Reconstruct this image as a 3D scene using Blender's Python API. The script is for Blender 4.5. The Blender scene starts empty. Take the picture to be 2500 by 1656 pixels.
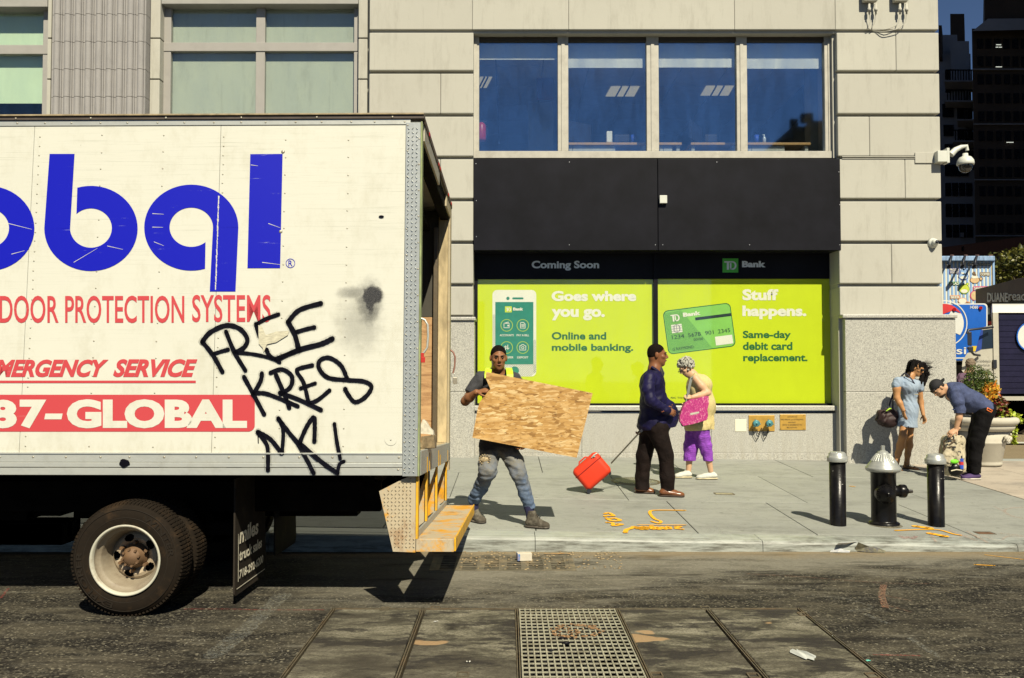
import bpy, bmesh, math, random
import numpy as np
from mathutils import Vector, Matrix, Euler
R = math.radians
SC = bpy.context.scene
random.seed(7)

# ------------------------------------------------------------------ camera
CAM_H, FPX, PITCH = 1.68, 2100.0, math.atan(0.0315)
cam_d = bpy.data.cameras.new('camera'); cam = bpy.data.objects.new('camera', cam_d)
SC.collection.objects.link(cam); SC.camera = cam
cam.location = (0, 0, CAM_H); cam.rotation_euler = (math.pi/2 + PITCH, 0, 0)
cam_d.sensor_width = 36; cam_d.lens = FPX*36/2500
cam_d.shift_x = 10/2500; cam_d.shift_y = 26/2500
cam_d.clip_start = 0.1; cam_d.clip_end = 1500

# ------------------------------------------------------------------ light
SUN_H = Vector((-0.29, 0.957, 0)).normalized(); SUN_EL = R(47)
SC.world = bpy.data.worlds.new('World'); SC.world.use_nodes = True
nt = SC.world.node_tree; nt.nodes.clear()
sky = nt.nodes.new('ShaderNodeTexSky'); sky.sky_type = 'NISHITA'; sky.sun_disc = False
sky.sun_elevation = SUN_EL; sky.sun_rotation = math.atan2(-SUN_H.x, -SUN_H.y)
sky.air_density = 0.75; sky.dust_density = 0.0; sky.ozone_density = 4.0; sky.altitude = 1500
bg = nt.nodes.new('ShaderNodeBackground'); bg.inputs[1].default_value = 0.05
wo = nt.nodes.new('ShaderNodeOutputWorld')
nt.links.new(sky.outputs[0], bg.inputs[0]); nt.links.new(bg.outputs[0], wo.inputs[0])
sun_d = bpy.data.lights.new('sun', 'SUN'); sun = bpy.data.objects.new('sun', sun_d)
SC.collection.objects.link(sun)
sun_d.energy = 5.0; sun_d.angle = R(0.5); sun_d.color = (1.0, 0.915, 0.72)
ldir = Vector((SUN_H.x*math.cos(SUN_EL), SUN_H.y*math.cos(SUN_EL), -math.sin(SUN_EL)))
sun.rotation_euler = ldir.to_track_quat('-Z', 'Y').to_euler(); sun.location = (10, -20, 30)
SC.view_settings.view_transform = 'Standard'; SC.view_settings.look = 'None'
SC.view_settings.exposure = 0.55; SC.view_settings.gamma = 1.0
SC.view_settings.use_curve_mapping = False
try:
    SC.cycles.max_bounces = 6; SC.cycles.diffuse_bounces = 1; SC.cycles.transparent_max_bounces = 12
except Exception: pass

# ------------------------------------------------------------------ camera geometry helpers
CP, SP = math.cos(PITCH), math.sin(PITCH)
CAMP = Vector((0, 0, CAM_H))
def ray(px, py):
    a = (px-1240)/FPX; b = (854-py)/FPX
    return Vector((a, CP - b*SP, SP + b*CP))
def at(px, py, Y):                       # point seen at that pixel at depth Y
    d = ray(px, py); return CAMP + d*(Y/d.y)
def hit(px, py, o, n):                   # point seen at that pixel on a plane
    d = ray(px, py); t = (o-CAMP).dot(n)/d.dot(n); return CAMP + d*t
KERB_Y0, KERB_Y1, KERB_Z, SLOPE, WALL_Y = 8.32, 8.62, 0.125, 0.040, 14.0
TILT = .0155
def walk_z(y, x=1.0): return KERB_Z + SLOPE*(y-KERB_Y0) - TILT*(x-1)
WN = Vector((TILT, -SLOPE, 1)).normalized()
def on_walk(px, py, up=0): return hit(px, py, Vector((1, KERB_Y0, KERB_Z+up)), WN)
def on_road(px, py, z=0): return hit(px, py, Vector((0, 0, z)), Vector((0, 0, 1)))
def fx(px, Y=WALL_Y): return at(px, 854, Y).x
def fz(py, Y=WALL_Y): return at(1240, py, Y).z

# ------------------------------------------------------------------ object helpers
def link(o, parent=None):
    SC.collection.objects.link(o)
    if parent is not None: o.parent = parent
    return o
def tag(o, label=None, cat=None, group=None, kind=None):
    if label: o['label'] = label
    if cat: o['category'] = cat
    if group: o['group'] = group
    if kind: o['kind'] = kind
    return o
def empty(name, loc=(0,0,0), label=None, cat=None, group=None, rot=None, kind=None, parent=None):
    o = bpy.data.objects.new(name, None); o.location = loc
    o.empty_display_size = 0.1
    if rot is not None: o.rotation_euler = rot
    link(o, parent); tag(o, label, cat, group, kind); return o
def obj(name, data, mat=None, parent=None, local=False, smooth=False, bevel=0, seg=2):
    """mesh given in world coordinates; re-expressed in the parent's frame unless local"""
    if isinstance(data, MB): me = data.mesh(name)
    else: me = data
    if mat is not None and not me.materials: me.materials.append(mat)
    if smooth:
        me.polygons.foreach_set('use_smooth', [True]*len(me.polygons))
    o = bpy.data.objects.new(name, me); SC.collection.objects.link(o)
    if parent is not None:
        if not local:
            me.transform(world_of(parent).inverted())
        o.parent = parent
    if bevel:
        b = o.modifiers.new('bevel', 'BEVEL'); b.width = bevel; b.segments = seg; b.limit_method = 'ANGLE'; b.angle_limit = R(35)
    return o
def world_of(o):
    m = Matrix.LocRotScale(o.location, o.rotation_euler, o.scale)
    if o.parent is not None: m = world_of(o.parent) @ m
    return m
def copy_tree(o, parent=None):
    c = o.copy(); SC.collection.objects.link(c)
    if parent is not None: c.parent = parent
    for ch in [x for x in SC.collection.objects if x.parent == o]: copy_tree(ch, c)
    return c

class MB:
    def __init__(s): s.v = []; s.f = []; s.mi = []; s.mats = []; s.sm = []
    def add(s, vs, fs, m=0, smooth=False):
        n = len(s.v); s.v += [tuple(p) for p in vs]
        for f in fs: s.f.append(tuple(i+n for i in f)); s.mi.append(m); s.sm.append(smooth)
        return s
    def box(s, x0, x1, y0, y1, z0, z1, m=0, M=None):
        v = [Vector((x, y, z)) for z in (z0, z1) for y in (y0, y1) for x in (x0, x1)]
        if M is not None: v = [M @ p for p in v]
        return s.add(v, [(0,2,3,1),(4,5,7,6),(0,1,5,4),(2,6,7,3),(0,4,6,2),(1,3,7,5)], m)
    def hexa(s, b, t, m=0):              # 4 bottom pts (ccw from above), 4 top pts
        return s.add(list(b)+list(t), [(3,2,1,0),(4,5,6,7),(0,1,5,4),(1,2,6,5),(2,3,7,6),(3,0,4,7)], m)
    def prism(s, poly, d, m=0, smooth=False):   # polygon of Vectors pushed along d
        n = len(poly); d = Vector(d); a = [Vector(p) for p in poly]; b = [p+d for p in a]
        s.add(a+b, [tuple(range(n))[::-1], tuple(range(n, 2*n))], m)
        s.add(a+b, [(i, (i+1)%n, (i+1)%n+n, i+n) for i in range(n)], m, smooth); return s
    def poly(s, pts, m=0): return s.add(pts, [tuple(range(len(pts)))], m)
    def tube(s, pts, r, n=8, m=0, cap=True, smooth=True):
        pts = [Vector(p) for p in pts]; rs = r if isinstance(r, (list, tuple)) else [r]*len(pts)
        rings = []; ref = None
        for i, p in enumerate(pts):
            t = (pts[min(i+1, len(pts)-1)] - pts[max(i-1, 0)])
            if t.length < 1e-9: t = Vector((0,0,1))
            t.normalize()
            if ref is None: ref = t.orthogonal().normalized()
            ref = (ref - t*ref.dot(t)); ref = ref.normalized() if ref.length > 1e-6 else t.orthogonal().normalized()
            u = t.cross(ref)
            rings.append([p + (ref*math.cos(2*math.pi*k/n) + u*math.sin(2*math.pi*k/n))*rs[i] for k in range(n)])
        v = [q for ring in rings for q in ring]; f = []
        for i in range(len(pts)-1):
            for k in range(n): f.append((i*n+k, i*n+(k+1)%n, (i+1)*n+(k+1)%n, (i+1)*n+k))
        s.add(v, f, m, smooth)
        if cap:
            s.add(rings[0], [tuple(range(n))[::-1]], m); s.add(rings[-1], [tuple(range(n))], m)
        return s
    def cyl(s, a, b, r, n=16, m=0, r2=None, smooth=True):
        return s.tube([a, b], [r, r if r2 is None else r2], n, m, True, smooth)
    def lathe(s, prof, o=(0,0,0), axis='Z', n=32, m=0, smooth=True, M=None):   # profile (radius, height)
        o = Vector(o); v = []
        for (r, h) in prof:
            for k in range(n):
                a = 2*math.pi*k/n; c, d = r*math.cos(a), r*math.sin(a)
                p = Vector((c, d, h)) if axis == 'Z' else (Vector((c, h, d)) if axis == 'Y' else Vector((h, c, d)))
                v.append((M @ p) if M is not None else p + o)
        f = []
        for i in range(len(prof)-1):
            for k in range(n):
                q = (i*n+k, i*n+(k+1)%n, (i+1)*n+(k+1)%n, (i+1)*n+k)
                f.append(q if axis != 'Y' else q[::-1])
        s.add(v, f, m, smooth)
        return s
    def sphere(s, c, r, n=12, m=0, sc=(1,1,1)):
        c = Vector(c); v = []; rings = n//2
        for i in range(rings+1):
            ph = math.pi*i/rings
            for k in range(n):
                a = 2*math.pi*k/n
                v.append(c + Vector((r*sc[0]*math.sin(ph)*math.cos(a), r*sc[1]*math.sin(ph)*math.sin(a), r*sc[2]*math.cos(ph))))
        f = [(i*n+k, (i+1)*n+k, (i+1)*n+(k+1)%n, i*n+(k+1)%n) for i in range(rings) for k in range(n)]
        return s.add(v, f, m, True)
    def mesh(s, name):
        me = bpy.data.meshes.new(name); me.from_pydata(s.v, [], s.f)
        for m in s.mats: me.materials.append(m)
        if s.mats: me.polygons.foreach_set('material_index', s.mi)
        me.polygons.foreach_set('use_smooth', s.sm); me.update()
        return me

# ------------------------------------------------------------------ materials
def C(r, g=None, b=None):
    if g is None: g = b = r
    f = lambda c: (c/255/12.92) if c/255 <= .04045 else ((c/255+.055)/1.055)**2.4
    return (f(r), f(g), f(b), 1)
def L(r, g=None, b=None):
    if g is None: g = b = r
    return (r, g, b, 1)
class NG:
    def __init__(s, name):
        s.m = bpy.data.materials.new(name); s.m.use_nodes = True; s.t = s.m.node_tree; s.t.nodes.clear()
        s.out = s.n('OutputMaterial'); s._pos = None
    def n(s, typ, **kw):
        nd = s.t.nodes.new('ShaderNode'+typ)
        for k, v in kw.items(): setattr(nd, k, v)
        return nd
    def l(s, a, b): s.t.links.new(a, b)
    def pos(s, sc=(1,1,1), obj=False, rot=(0,0,0), off=(0,0,0)):
        if obj: src = s.n('TexCoord').outputs['Object']
        else: src = s.n('NewGeometry').outputs['Position']
        mp = s.n('Mapping'); s.l(src, mp.inputs[0])
        mp.inputs['Scale'].default_value = sc; mp.inputs['Rotation'].default_value = rot; mp.inputs['Location'].default_value = off
        return mp.outputs[0]
    def noise(s, v, scale=5, detail=4, rough=.55, dist=0):
        nd = s.n('TexNoise'); s.l(v, nd.inputs['Vector'])
        nd.inputs['Scale'].default_value = scale; nd.inputs['Detail'].default_value = detail
        nd.inputs['Roughness'].default_value = rough; nd.inputs['Distortion'].default_value = dist
        return nd.outputs['Fac']
    def voro(s, v, scale=5, feature='F1', out='Distance', rnd=1):
        nd = s.n('TexVoronoi', feature=feature); s.l(v, nd.inputs['Vector']); nd.inputs['Scale'].default_value = scale
        nd.inputs['Randomness'].default_value = rnd
        return nd.outputs[out]
    def ramp(s, fac, stops, interp='LINEAR'):
        nd = s.n('ValToRGB'); s.l(fac, nd.inputs[0]); cr = nd.color_ramp; cr.interpolation = interp
        while len(cr.elements) < len(stops): cr.elements.new(.5)
        for e, (p, c) in zip(cr.elements, stops):
            e.position = p; e.color = c if isinstance(c, tuple) else (c, c, c, 1)
        return nd.outputs[0]
    def mix(s, fac, a, b, mode='MIX'):
        nd = s.n('Mix', data_type='RGBA', blend_type=mode)
        for i, x in ((0, fac), (6, a), (7, b)):
            if hasattr(x, 'is_linked'): s.l(x, nd.inputs[i])
            else: nd.inputs[i].default_value = x
        return nd.outputs[2]
    def math(s, op, a, b=0, clamp=False):
        nd = s.n('Math', operation=op, use_clamp=clamp)
        for i, x in ((0, a), (1, b)):
            if hasattr(x, 'is_linked'): s.l(x, nd.inputs[i])
            else: nd.inputs[i].default_value = x
        return nd.outputs[0]
    def bsdf(s, col, rough=.6, metal=0, spec=.5, bump=None, bstr=.3, bdist=.01, normal=None, coat=0, sheen=0, emis=None, estr=0, alpha=None):
        p = s.n('BsdfPrincipled')
        def st(k, x):
            if hasattr(x, 'is_linked'): s.l(x, p.inputs[k])
            else: p.inputs[k].default_value = x
        st('Base Color', col); st('Roughness', rough); st('Metallic', metal); st('Specular IOR Level', spec)
        if coat: st('Coat Weight', coat); st('Coat Roughness', .1)
        if sheen: st('Sheen Weight', sheen)
        if emis is not None: st('Emission Color', emis); st('Emission Strength', estr)
        if alpha is not None: st('Alpha', alpha)
        if bump is not None:
            b = s.n('Bump'); b.inputs['Strength'].default_value = bstr; b.inputs['Distance'].default_value = bdist
            s.l(bump, b.inputs['Height']); s.l(b.outputs[0], p.inputs['Normal'])
        s.l(p.outputs[0], s.out.inputs[0]); return s.m
MC = {}
def simple(name, col, rough=.6, metal=0, var=.12, scale=6, bstr=.15, bscale=60, spec=.4, stretch=(1,1,1), coat=0, obj=False, sheen=0, dirt=None, dirt_amt=.5, dirt_scale=3, fold=0):
    """plain surface with tonal variation, fine relief and optional dirt patches"""
    if name in MC: return MC[name]
    g = NG(name); v = g.pos(stretch, obj)
    n1 = g.noise(v, scale, 5, .6)
    lo = tuple(max(0, c*(1-var)) for c in col[:3])+(1,); hi = tuple(min(1, c*(1+var)) for c in col[:3])+(1,)
    c = g.ramp(n1, [(.3, lo), (.7, hi)])
    if dirt is not None:
        n2 = g.noise(v, dirt_scale, 8, .7); m = g.ramp(n2, [(.5, 0.0), (.72, dirt_amt)])
        c = g.mix(m, c, dirt)
    n3 = g.noise(v, bscale, 3, .6)
    if fold:
        w = g.noise(g.pos((1,1,.8), obj), 9, 5, .6, 1.2); n3 = g.math('ADD', n3, g.math('MULTIPLY', w, 6*fold)); bstr = .75
    MC[name] = g.bsdf(c, rough, metal, spec, n3, bstr, .004, coat=coat, sheen=sheen)
    return MC[name]

# ------------------------------------------------------------------ lettering
def text_mesh(s, size=1.0, bold=0.0, sx=1.0, shear=0.0, align='CENTER', space=1.0, word=1.0):
    cu = bpy.data.curves.new('t', 'FONT'); cu.body = s; cu.size = size; cu.offset = bold*size; cu.shear = shear
    cu.align_x = align; cu.align_y = 'BOTTOM_BASELINE' if False else 'TOP_BASELINE'; cu.space_character = space; cu.space_word = word
    cu.resolution_u = 4
    o = bpy.data.objects.new('t', cu); SC.collection.objects.link(o)
    dg = bpy.context.evaluated_depsgraph_get()
    me = bpy.data.meshes.new_from_object(o.evaluated_get(dg))
    vs = [Vector((v.co.x*sx, v.co.y)) for v in me.vertices]; fs = [tuple(p.vertices) for p in me.polygons]
    bpy.data.objects.remove(o); bpy.data.curves.remove(cu); bpy.data.meshes.remove(me)
    return vs, fs
def lay_text(mb, s, box, frame, m=0, bold=0.0, shear=0.0, space=1.0, word=1.0):
    """fit text s into box=(u0,v0,u1,v1) (v up) and lay it with frame(u,v)->Vector"""
    vs, fs = text_mesh(s, 1.0, bold, 1.0, shear, 'LEFT', space, word)
    if not vs: return
    x0 = min(v.x for v in vs); x1 = max(v.x for v in vs); y0 = min(v.y for v in vs); y1 = max(v.y for v in vs)
    u0, v0, u1, v1 = box
    out = [frame(u0+(v.x-x0)/(x1-x0)*(u1-u0), v0+(v.y-y0)/(y1-y0)*(v1-v0)) for v in vs]
    mb.add(out, fs, m)
def stroke(mb, pts, w, frame, m=0, seed=None, smooth_n=6, closed=False, taper=False):
    """round-ended brush stroke through 2-D points"""
    P2 = [Vector(p) for p in pts]
    if smooth_n and len(P2) > 2:
        Q = []; n = len(P2)
        for i in range(n-1):
            p0 = P2[max(i-1, 0)]; p1 = P2[i]; p2 = P2[i+1]; p3 = P2[min(i+2, n-1)]
            for k in range(smooth_n):
                t = k/smooth_n
                Q.append(.5*((2*p1)+(p2-p0)*t+(2*p0-5*p1+4*p2-p3)*t*t+(3*p1-p0-3*p2+p3)*t**3))
        Q.append(P2[-1]); P2 = Q
    rnd = random.Random(seed) if seed is not None else None
    n = len(P2); ws = []
    for i in range(n):
        k = 1.0
        if taper: k = .35+.65*math.sin(math.pi*min(max(i/(n-1), .04), .96))
        if rnd: k *= 1+.18*(rnd.random()-.5)
        ws.append(w/2*k)
    L_, R_ = [], []
    for i in range(n):
        t = (P2[min(i+1, n-1)]-P2[max(i-1, 0)])
        if t.length < 1e-9: t = Vector((1, 0))
        t.normalize(); nn = Vector((-t.y, t.x))
        L_.append(P2[i]+nn*ws[i]); R_.append(P2[i]-nn*ws[i])
    v = [frame(p.x, p.y) for p in L_]+[frame(p.x, p.y) for p in R_]
    f = [(i, i+n, i+1+n, i+1) for i in range(n-1)]
    mb.add(v, f, m)
    for c, wd in ((P2[0], ws[0]), (P2[-1], ws[-1])):
        ring = [frame(c.x+wd*math.cos(a*math.pi/6), c.y+wd*math.sin(a*math.pi/6)) for a in range(12)]
        nrm = (ring[4]-ring[0]).cross(ring[8]-ring[0])
        mb.add(ring, [tuple(range(12))], m)
def disc(mb, c, r, frame, m=0, n=28, r_in=0, ry=None, a0=0, a1=360):
    ry = r if ry is None else ry
    full = abs(a1-a0) >= 360; k = n if full else n+1
    an = [R(a0+(a1-a0)*i/n) for i in range(k)]
    if r_in <= 0:
        ring = [frame(c[0]+r*math.cos(a), c[1]+ry*math.sin(a)) for a in an]
        if not full: ring.append(frame(c[0], c[1]))
        mb.add(ring, [tuple(range(len(ring)))], m)
    else:
        ri = r_in; o = [frame(c[0]+r*math.cos(a), c[1]+ry*math.sin(a)) for a in an]
        i_ = [frame(c[0]+ri*math.cos(a), c[1]+ri*ry/r*math.sin(a)) for a in an]
        mb.add(o+i_, [(j, (j+1)%k, (j+1)%k+k, j+k) for j in range(k if full else k-1)], m)
def rrect(u0, v0, u1, v1, r, n=6):
    pts = []
    for cx, cy, a in ((u1-r, v1-r, 0), (u0+r, v1-r, 90), (u0+r, v0+r, 180), (u1-r, v0+r, 270)):
        for k in range(n+1):
            t = R(a+90*k/n); pts.append((cx+r*math.cos(t), cy+r*math.sin(t)))
    return pts
def flat(mb, pts, frame, m=0): mb.add([frame(*p) for p in pts], [tuple(range(len(pts)))], m)
def hatch(mb, poly, step, w, frame, m=0, slope=1.0):
    """diagonal lines clipped to a convex polygon"""
    xs = [p[0] for p in poly]; ys = [p[1] for p in poly]; n = len(poly)
    c = min(ys)-slope*max(xs)
    cmax = max(ys)-slope*min(xs) if slope > 0 else max(ys)-slope*max(xs)
    if slope < 0: c = min(ys)-slope*min(xs)
    while c < cmax:
        hits = []
        for i in range(n):
            (x1, y1), (x2, y2) = poly[i], poly[(i+1)%n]
            f1 = y1-slope*x1-c; f2 = y2-slope*x2-c
            if f1*f2 < 0:
                t = f1/(f1-f2); hits.append((x1+(x2-x1)*t, y1+(y2-y1)*t))
        if len(hits) == 2:
            a, b = Vector(hits[0]), Vector(hits[1])
            if (b-a).length > w:
                d = (b-a).normalized(); q = Vector((-d.y, d.x))*w/2
                mb.add([frame(*(a+q)), frame(*(a-q)), frame(*(b-q)), frame(*(b+q))], [(0,1,2,3)], m)
        c += step*math.sqrt(1+slope*slope)
def facing(frame_mb): return frame_mb
# ================================================================== materials of the place
def m_asphalt():
    g = NG('asphalt'); v = g.pos(); vs = g.pos((1,2.6,1))
    vo = g.n('TexVoronoi'); g.l(v, vo.inputs['Vector']); vo.inputs['Scale'].default_value = 75; sc = g.n('SeparateColor'); g.l(vo.outputs['Color'], sc.inputs[0])
    grain = g.ramp(sc.outputs[0], [(0, L(.010,.009,.008)), (.45, L(.026,.024,.020)), (.78, L(.06,.056,.045)), (.93, L(.13,.118,.085)), (1, L(.25,.228,.165))])
    f2 = g.noise(v, 30, 4, .75); c = g.mix(g.ramp(f2, [(.42, .7), (.58, 0.0)]), grain, L(.012,.011,.009))
    xyz = g.n('SeparateXYZ'); g.l(g.n('NewGeometry').outputs['Position'], xyz.inputs[0]); X, Y = xyz.outputs[0], xyz.outputs[1]
    mid = g.noise(vs, 1.5, 8, .72, .5)
    worn = g.ramp(mid, [(.44, 0.0), (.66, .5)]); c = g.mix(worn, c, L(.145,.128,.09))
    # pale cement dust trodden into the lane beside the kerb
    m = g.math('ADD', g.math('MULTIPLY', g.math('SUBTRACT', Y, 6.35), .55), g.math('MULTIPLY', g.math('SUBTRACT', 2.6, X), .12))
    m = g.math('ADD', m, g.math('MULTIPLY', g.math('SUBTRACT', g.noise(g.pos((.8,2.2,1), off=(3,3,0)), 1.3, 8, .75, .6), .5), 2.2))
    side = g.ramp(g.math('MULTIPLY', g.math('ADD', X, 2.0), .7), [(0, 0.0), (1, 1.0)]); dust = g.math('MULTIPLY', g.ramp(m, [(.3, 0.0), (.9, .75)]), side)
    c = g.mix(dust, c, g.mix(g.noise(v, 24, 4, .8), L(.12,.113,.09), L(.33,.31,.245)))
    st = g.noise(g.pos((.7,5,1)), 2.4, 9, .8, .4); c = g.mix(g.ramp(st, [(.56, 0.0), (.68, .5)]), c, L(.22,.21,.17))
    dk = g.noise(g.pos((.5,2.5,1), off=(1,8,0)), 1.2, 7, .75, .4); c = g.mix(g.ramp(dk, [(.54, 0.0), (.64, .7)]), c, L(.016,.014,.012))
    sp = g.voro(v, 21); spots = g.ramp(sp, [(.06, .9), (.11, 0.0)])
    c = g.mix(g.math('MULTIPLY', spots, g.ramp(g.noise(v, 2.2, 3), [(.48, 0.0), (.58, 1.0)])), c, L(.42,.40,.33))
    e = g.math('ADD', Y, g.math('MULTIPLY', g.math('SUBTRACT', g.noise(v, 3.5, 6, .7), .5), .55))
    c = g.mix(g.ramp(g.math('MULTIPLY', g.math('SUBTRACT', e, 7.75), 1.5), [(.3, 0.0), (.85, .7)]), c, L(.25,.19,.105))
    return g.bsdf(c, .92, 0, .1, g.math('ADD', sc.outputs[0], g.math('MULTIPLY', mid, .6)), .8, .010)
def m_slabconc():
    g = NG('worn_concrete'); v = g.pos(); vs = g.pos((.9,2.0,1))
    n = g.noise(vs, 2.3, 9, .78, .5); f = g.noise(v, 55, 3, .75)
    c = g.ramp(n, [(.36, L(.020,.018,.014)), (.45, L(.065,.06,.043)), (.53, L(.17,.158,.112)), (.64, L(.27,.25,.185)), (.8, L(.18,.18,.145))])
    c = g.mix(g.ramp(f, [(.35, .65), (.6, 0.0)]), c, L(.05,.045,.035))
    n4 = g.noise(g.pos((.6,1.2,1), off=(2,2,0)), 1.1, 6, .7, .6); c = g.mix(g.ramp(n4, [(.46, 0.0), (.56, .7)]), c, L(.055,.048,.036))
    n2 = g.noise(g.pos((1.2,3,1), off=(5,2,0)), 1.7, 7, .7)
    c = g.mix(g.ramp(n2, [(.52, 0.0), (.57, .85)]), c, L(.028,.025,.022))
    n3 = g.noise(g.pos((1,1.6,1), off=(9,4,0)), 1.5, 3, .5)
    c = g.mix(g.ramp(n3, [(.635, 0.0), (.65, .8)]), c, L(.36,.24,.125))
    return g.bsdf(c, .85, 0, .15, g.math('ADD', f, n), .9, .008)
def m_walk(name, a, b, dark):
    g = NG(name); v = g.pos(); oi = g.n('ObjectInfo').outputs['Random']
    n = g.noise(v, 1.3, 6, .6); f = g.noise(g.pos((1,3,1)), 60, 3, .65)
    c = g.mix(n, a, b)
    c = g.mix(g.math('MULTIPLY', oi, .22), c, dark)
    st = g.noise(g.pos((1,2.2,1)), 2.6, 9, .75)
    c = g.mix(g.ramp(st, [(.50, 0.0), (.68, .55)]), c, dark)
    big = g.noise(g.pos((.7,1.5,1), off=(2,7,0)), 1.1, 8, .75); c = g.mix(g.ramp(big, [(.52, 0.0), (.62, .4)]), c, L(.13,.13,.115))
    cr = g.noise(g.pos((1,1,1), off=(1,2,0)), 1.4, 6, .7); cr2 = g.math('ABSOLUTE', g.math('SUBTRACT', cr, .5)); c = g.mix(g.ramp(cr2, [(.0015, .5), (.004, 0.0)]), c, L(.06,.06,.05))
    wsp = g.voro(g.pos((1,2.2,1), off=(4,1,0)), 7.5); c = g.mix(g.ramp(wsp, [(.03, .5), (.05, 0.0)]), c, L(.5,.5,.45))
    sp = g.voro(g.pos((1,1.4,1)), 3.3); c = g.mix(g.ramp(sp, [(.06, .65), (.085, 0.0)]), c, L(.075,.073,.065))
    c = g.mix(g.ramp(f, [(.3, .25), (.6, 0.0)]), c, dark)
    return g.bsdf(c, .75, 0, .35, g.math('ADD', f, n), .25, .004)
def m_kerb():
    g = NG('kerb_stone'); v = g.pos()
    n = g.noise(g.pos((1,1,1)), 2.2, 6, .65); c = g.mix(n, L(.27,.30,.28), L(.40,.41,.36))
    z = g.n('SeparateXYZ'); g.l(g.n('NewGeometry').outputs['Position'], z.inputs[0])
    n2 = g.noise(g.pos((.8,1,8)), 4, 8, .75)
    lowm = g.ramp(z.outputs[2], [(.0, 1.0), (.09, .95), (.135, .35), (.16, 0.0)])
    c = g.mix(g.math('MULTIPLY', lowm, g.ramp(n2, [(.42, 0.05), (.62, .85)])), c, L(.06,.055,.04))
    return g.bsdf(c, .5, 0, .5, g.noise(v, 40, 4), .25, .004)
def m_stone():
    g = NG('cream_painted_stone'); v = g.pos(); oi = g.n('ObjectInfo').outputs['Random']
    n = g.noise(v, .9, 6, .6); f = g.noise(v, 45, 4, .6)
    c = g.mix(n, L(.40,.39,.335), L(.475,.462,.395))
    c = g.mix(g.math('MULTIPLY', oi, .35), c, L(.36,.345,.30))
    d = g.noise(g.pos((1.5,1,.35)), 3.2, 8, .75); c = g.mix(g.ramp(d, [(.52, 0.0), (.75, .5)]), c, L(.27,.255,.21))
    d2 = g.noise(g.pos((6,1,.35), off=(3,0,0)), 1.6, 8, .8); c = g.mix(g.ramp(d2, [(.57, 0.0), (.72, .4)]), c, L(.24,.23,.19))
    return g.bsdf(c, .8, 0, .25, g.math('ADD', g.math('MULTIPLY', f, .5), g.noise(v, 7, 5, .6)), .35, .006)
def m_granite():
    g = NG('speckled_granite'); v = g.pos()
    a = g.noise(v, 85, 2, .8); b = g.noise(v, 1.1, 4)
    c = g.ramp(a, [(.34, L(.16,.15,.14)), (.44, L(.34,.335,.30)), (.6, L(.50,.49,.43)), (.72, L(.62,.6,.52))])
    c = g.mix(g.ramp(b, [(.3, .2), (.7, 0.0)]), c, L(.33,.32,.29))
    z = g.n('SeparateXYZ'); g.l(g.n('NewGeometry').outputs['Position'], z.inputs[0])
    st = g.noise(g.pos((9,1,.6)), 2.2, 6, .7)
    low = g.ramp(z.outputs[2], [(.38, 1.0), (1.0, .12)])
    c = g.mix(g.math('MULTIPLY', g.ramp(st, [(.45, 0.0), (.75, .5)]), low), c, L(.27,.24,.17))
    return g.bsdf(c, .35, 0, .5, a, .08, .002)
def m_greycol():
    g = NG('grey_terracotta'); v = g.pos()
    c = g.mix(g.noise(v, 3, 6, .65), L(.25,.24,.235), L(.34,.325,.31))
    d = g.noise(g.pos((5,1,.8)), 3, 7, .7); c = g.mix(g.ramp(d, [(.52, 0.0), (.75, .45)]), c, L(.15,.145,.14))
    return g.bsdf(c, .8, 0, .3, g.noise(v, 60, 4, .7), .5, .004)
def m_glass(name, tint, refl, fac):
    g = NG(name); t = g.n('BsdfTransparent'); t.inputs[0].default_value = tint
    gl = g.n('BsdfGlossy'); gl.inputs[0].default_value = refl; gl.inputs['Roughness'].default_value = .03
    nz = g.noise(g.pos(), 1.5, 3); b = g.n('Bump'); b.inputs['Strength'].default_value = .05; g.l(nz, b.inputs['Height']); g.l(b.outputs[0], gl.inputs['Normal'])
    mx = g.n('MixShader'); fm = g.math('MULTIPLY', g.math('ADD', g.ramp(g.noise(g.pos((1.6,1,.5)), 2.2, 7, .75, .5), [(.35, .75), (.7, 1.35)]), 0), fac); g.l(fm, mx.inputs[0])
    g.l(t.outputs[0], mx.inputs[1]); g.l(gl.outputs[0], mx.inputs[2]); g.l(mx.outputs[0], g.out.inputs[0]); return g.m
ASPHALT = m_asphalt(); CONC = m_slabconc(); STONE = m_stone(); GRAN = m_granite(); GREYC = m_greycol(); KERBM = m_kerb()
WALKM = m_walk('grey_sidewalk_concrete', L(.25,.26,.235), L(.32,.325,.285), L(.15,.155,.14))
PLAZM = m_walk('tan_plaza_paving', L(.40,.35,.28), L(.46,.41,.33), L(.26,.21,.165))
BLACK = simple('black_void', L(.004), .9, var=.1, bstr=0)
DARKJ = simple('joint_filler', L(.06,.055,.045), .9, var=.3, scale=20)
GLASS = m_glass('window_glass', L(.93,.97,.95), L(.85,.95,1), .07)
BLUEG = m_glass('sky_tinted_glass', L(.95,.97,.98), L(.62,.82,1), .25)  # clear panes; the sky's blue is painted into the reflection colour
FRAMEW = simple('off_white_window_frame', L(.42,.40,.34), .5, var=.1, bstr=.1, dirt=L(.2,.18,.14), dirt_amt=.4, dirt_scale=5)
FRAMEG = simple('grey_window_frame', L(.31,.295,.27), .5, var=.07, bstr=.08, dirt=L(.2,.19,.17), dirt_amt=.3)
BLINDM = simple('pale_green_blind', L(.56,.63,.47), .85, var=.05, bstr=.2, bscale=90, stretch=(1,1,.2), scale=3)
BLACKP = simple('black_painted_metal', L(.006,.006,.009), .5, var=.4, scale=2, bstr=.06, bscale=8, spec=.14)
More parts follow.
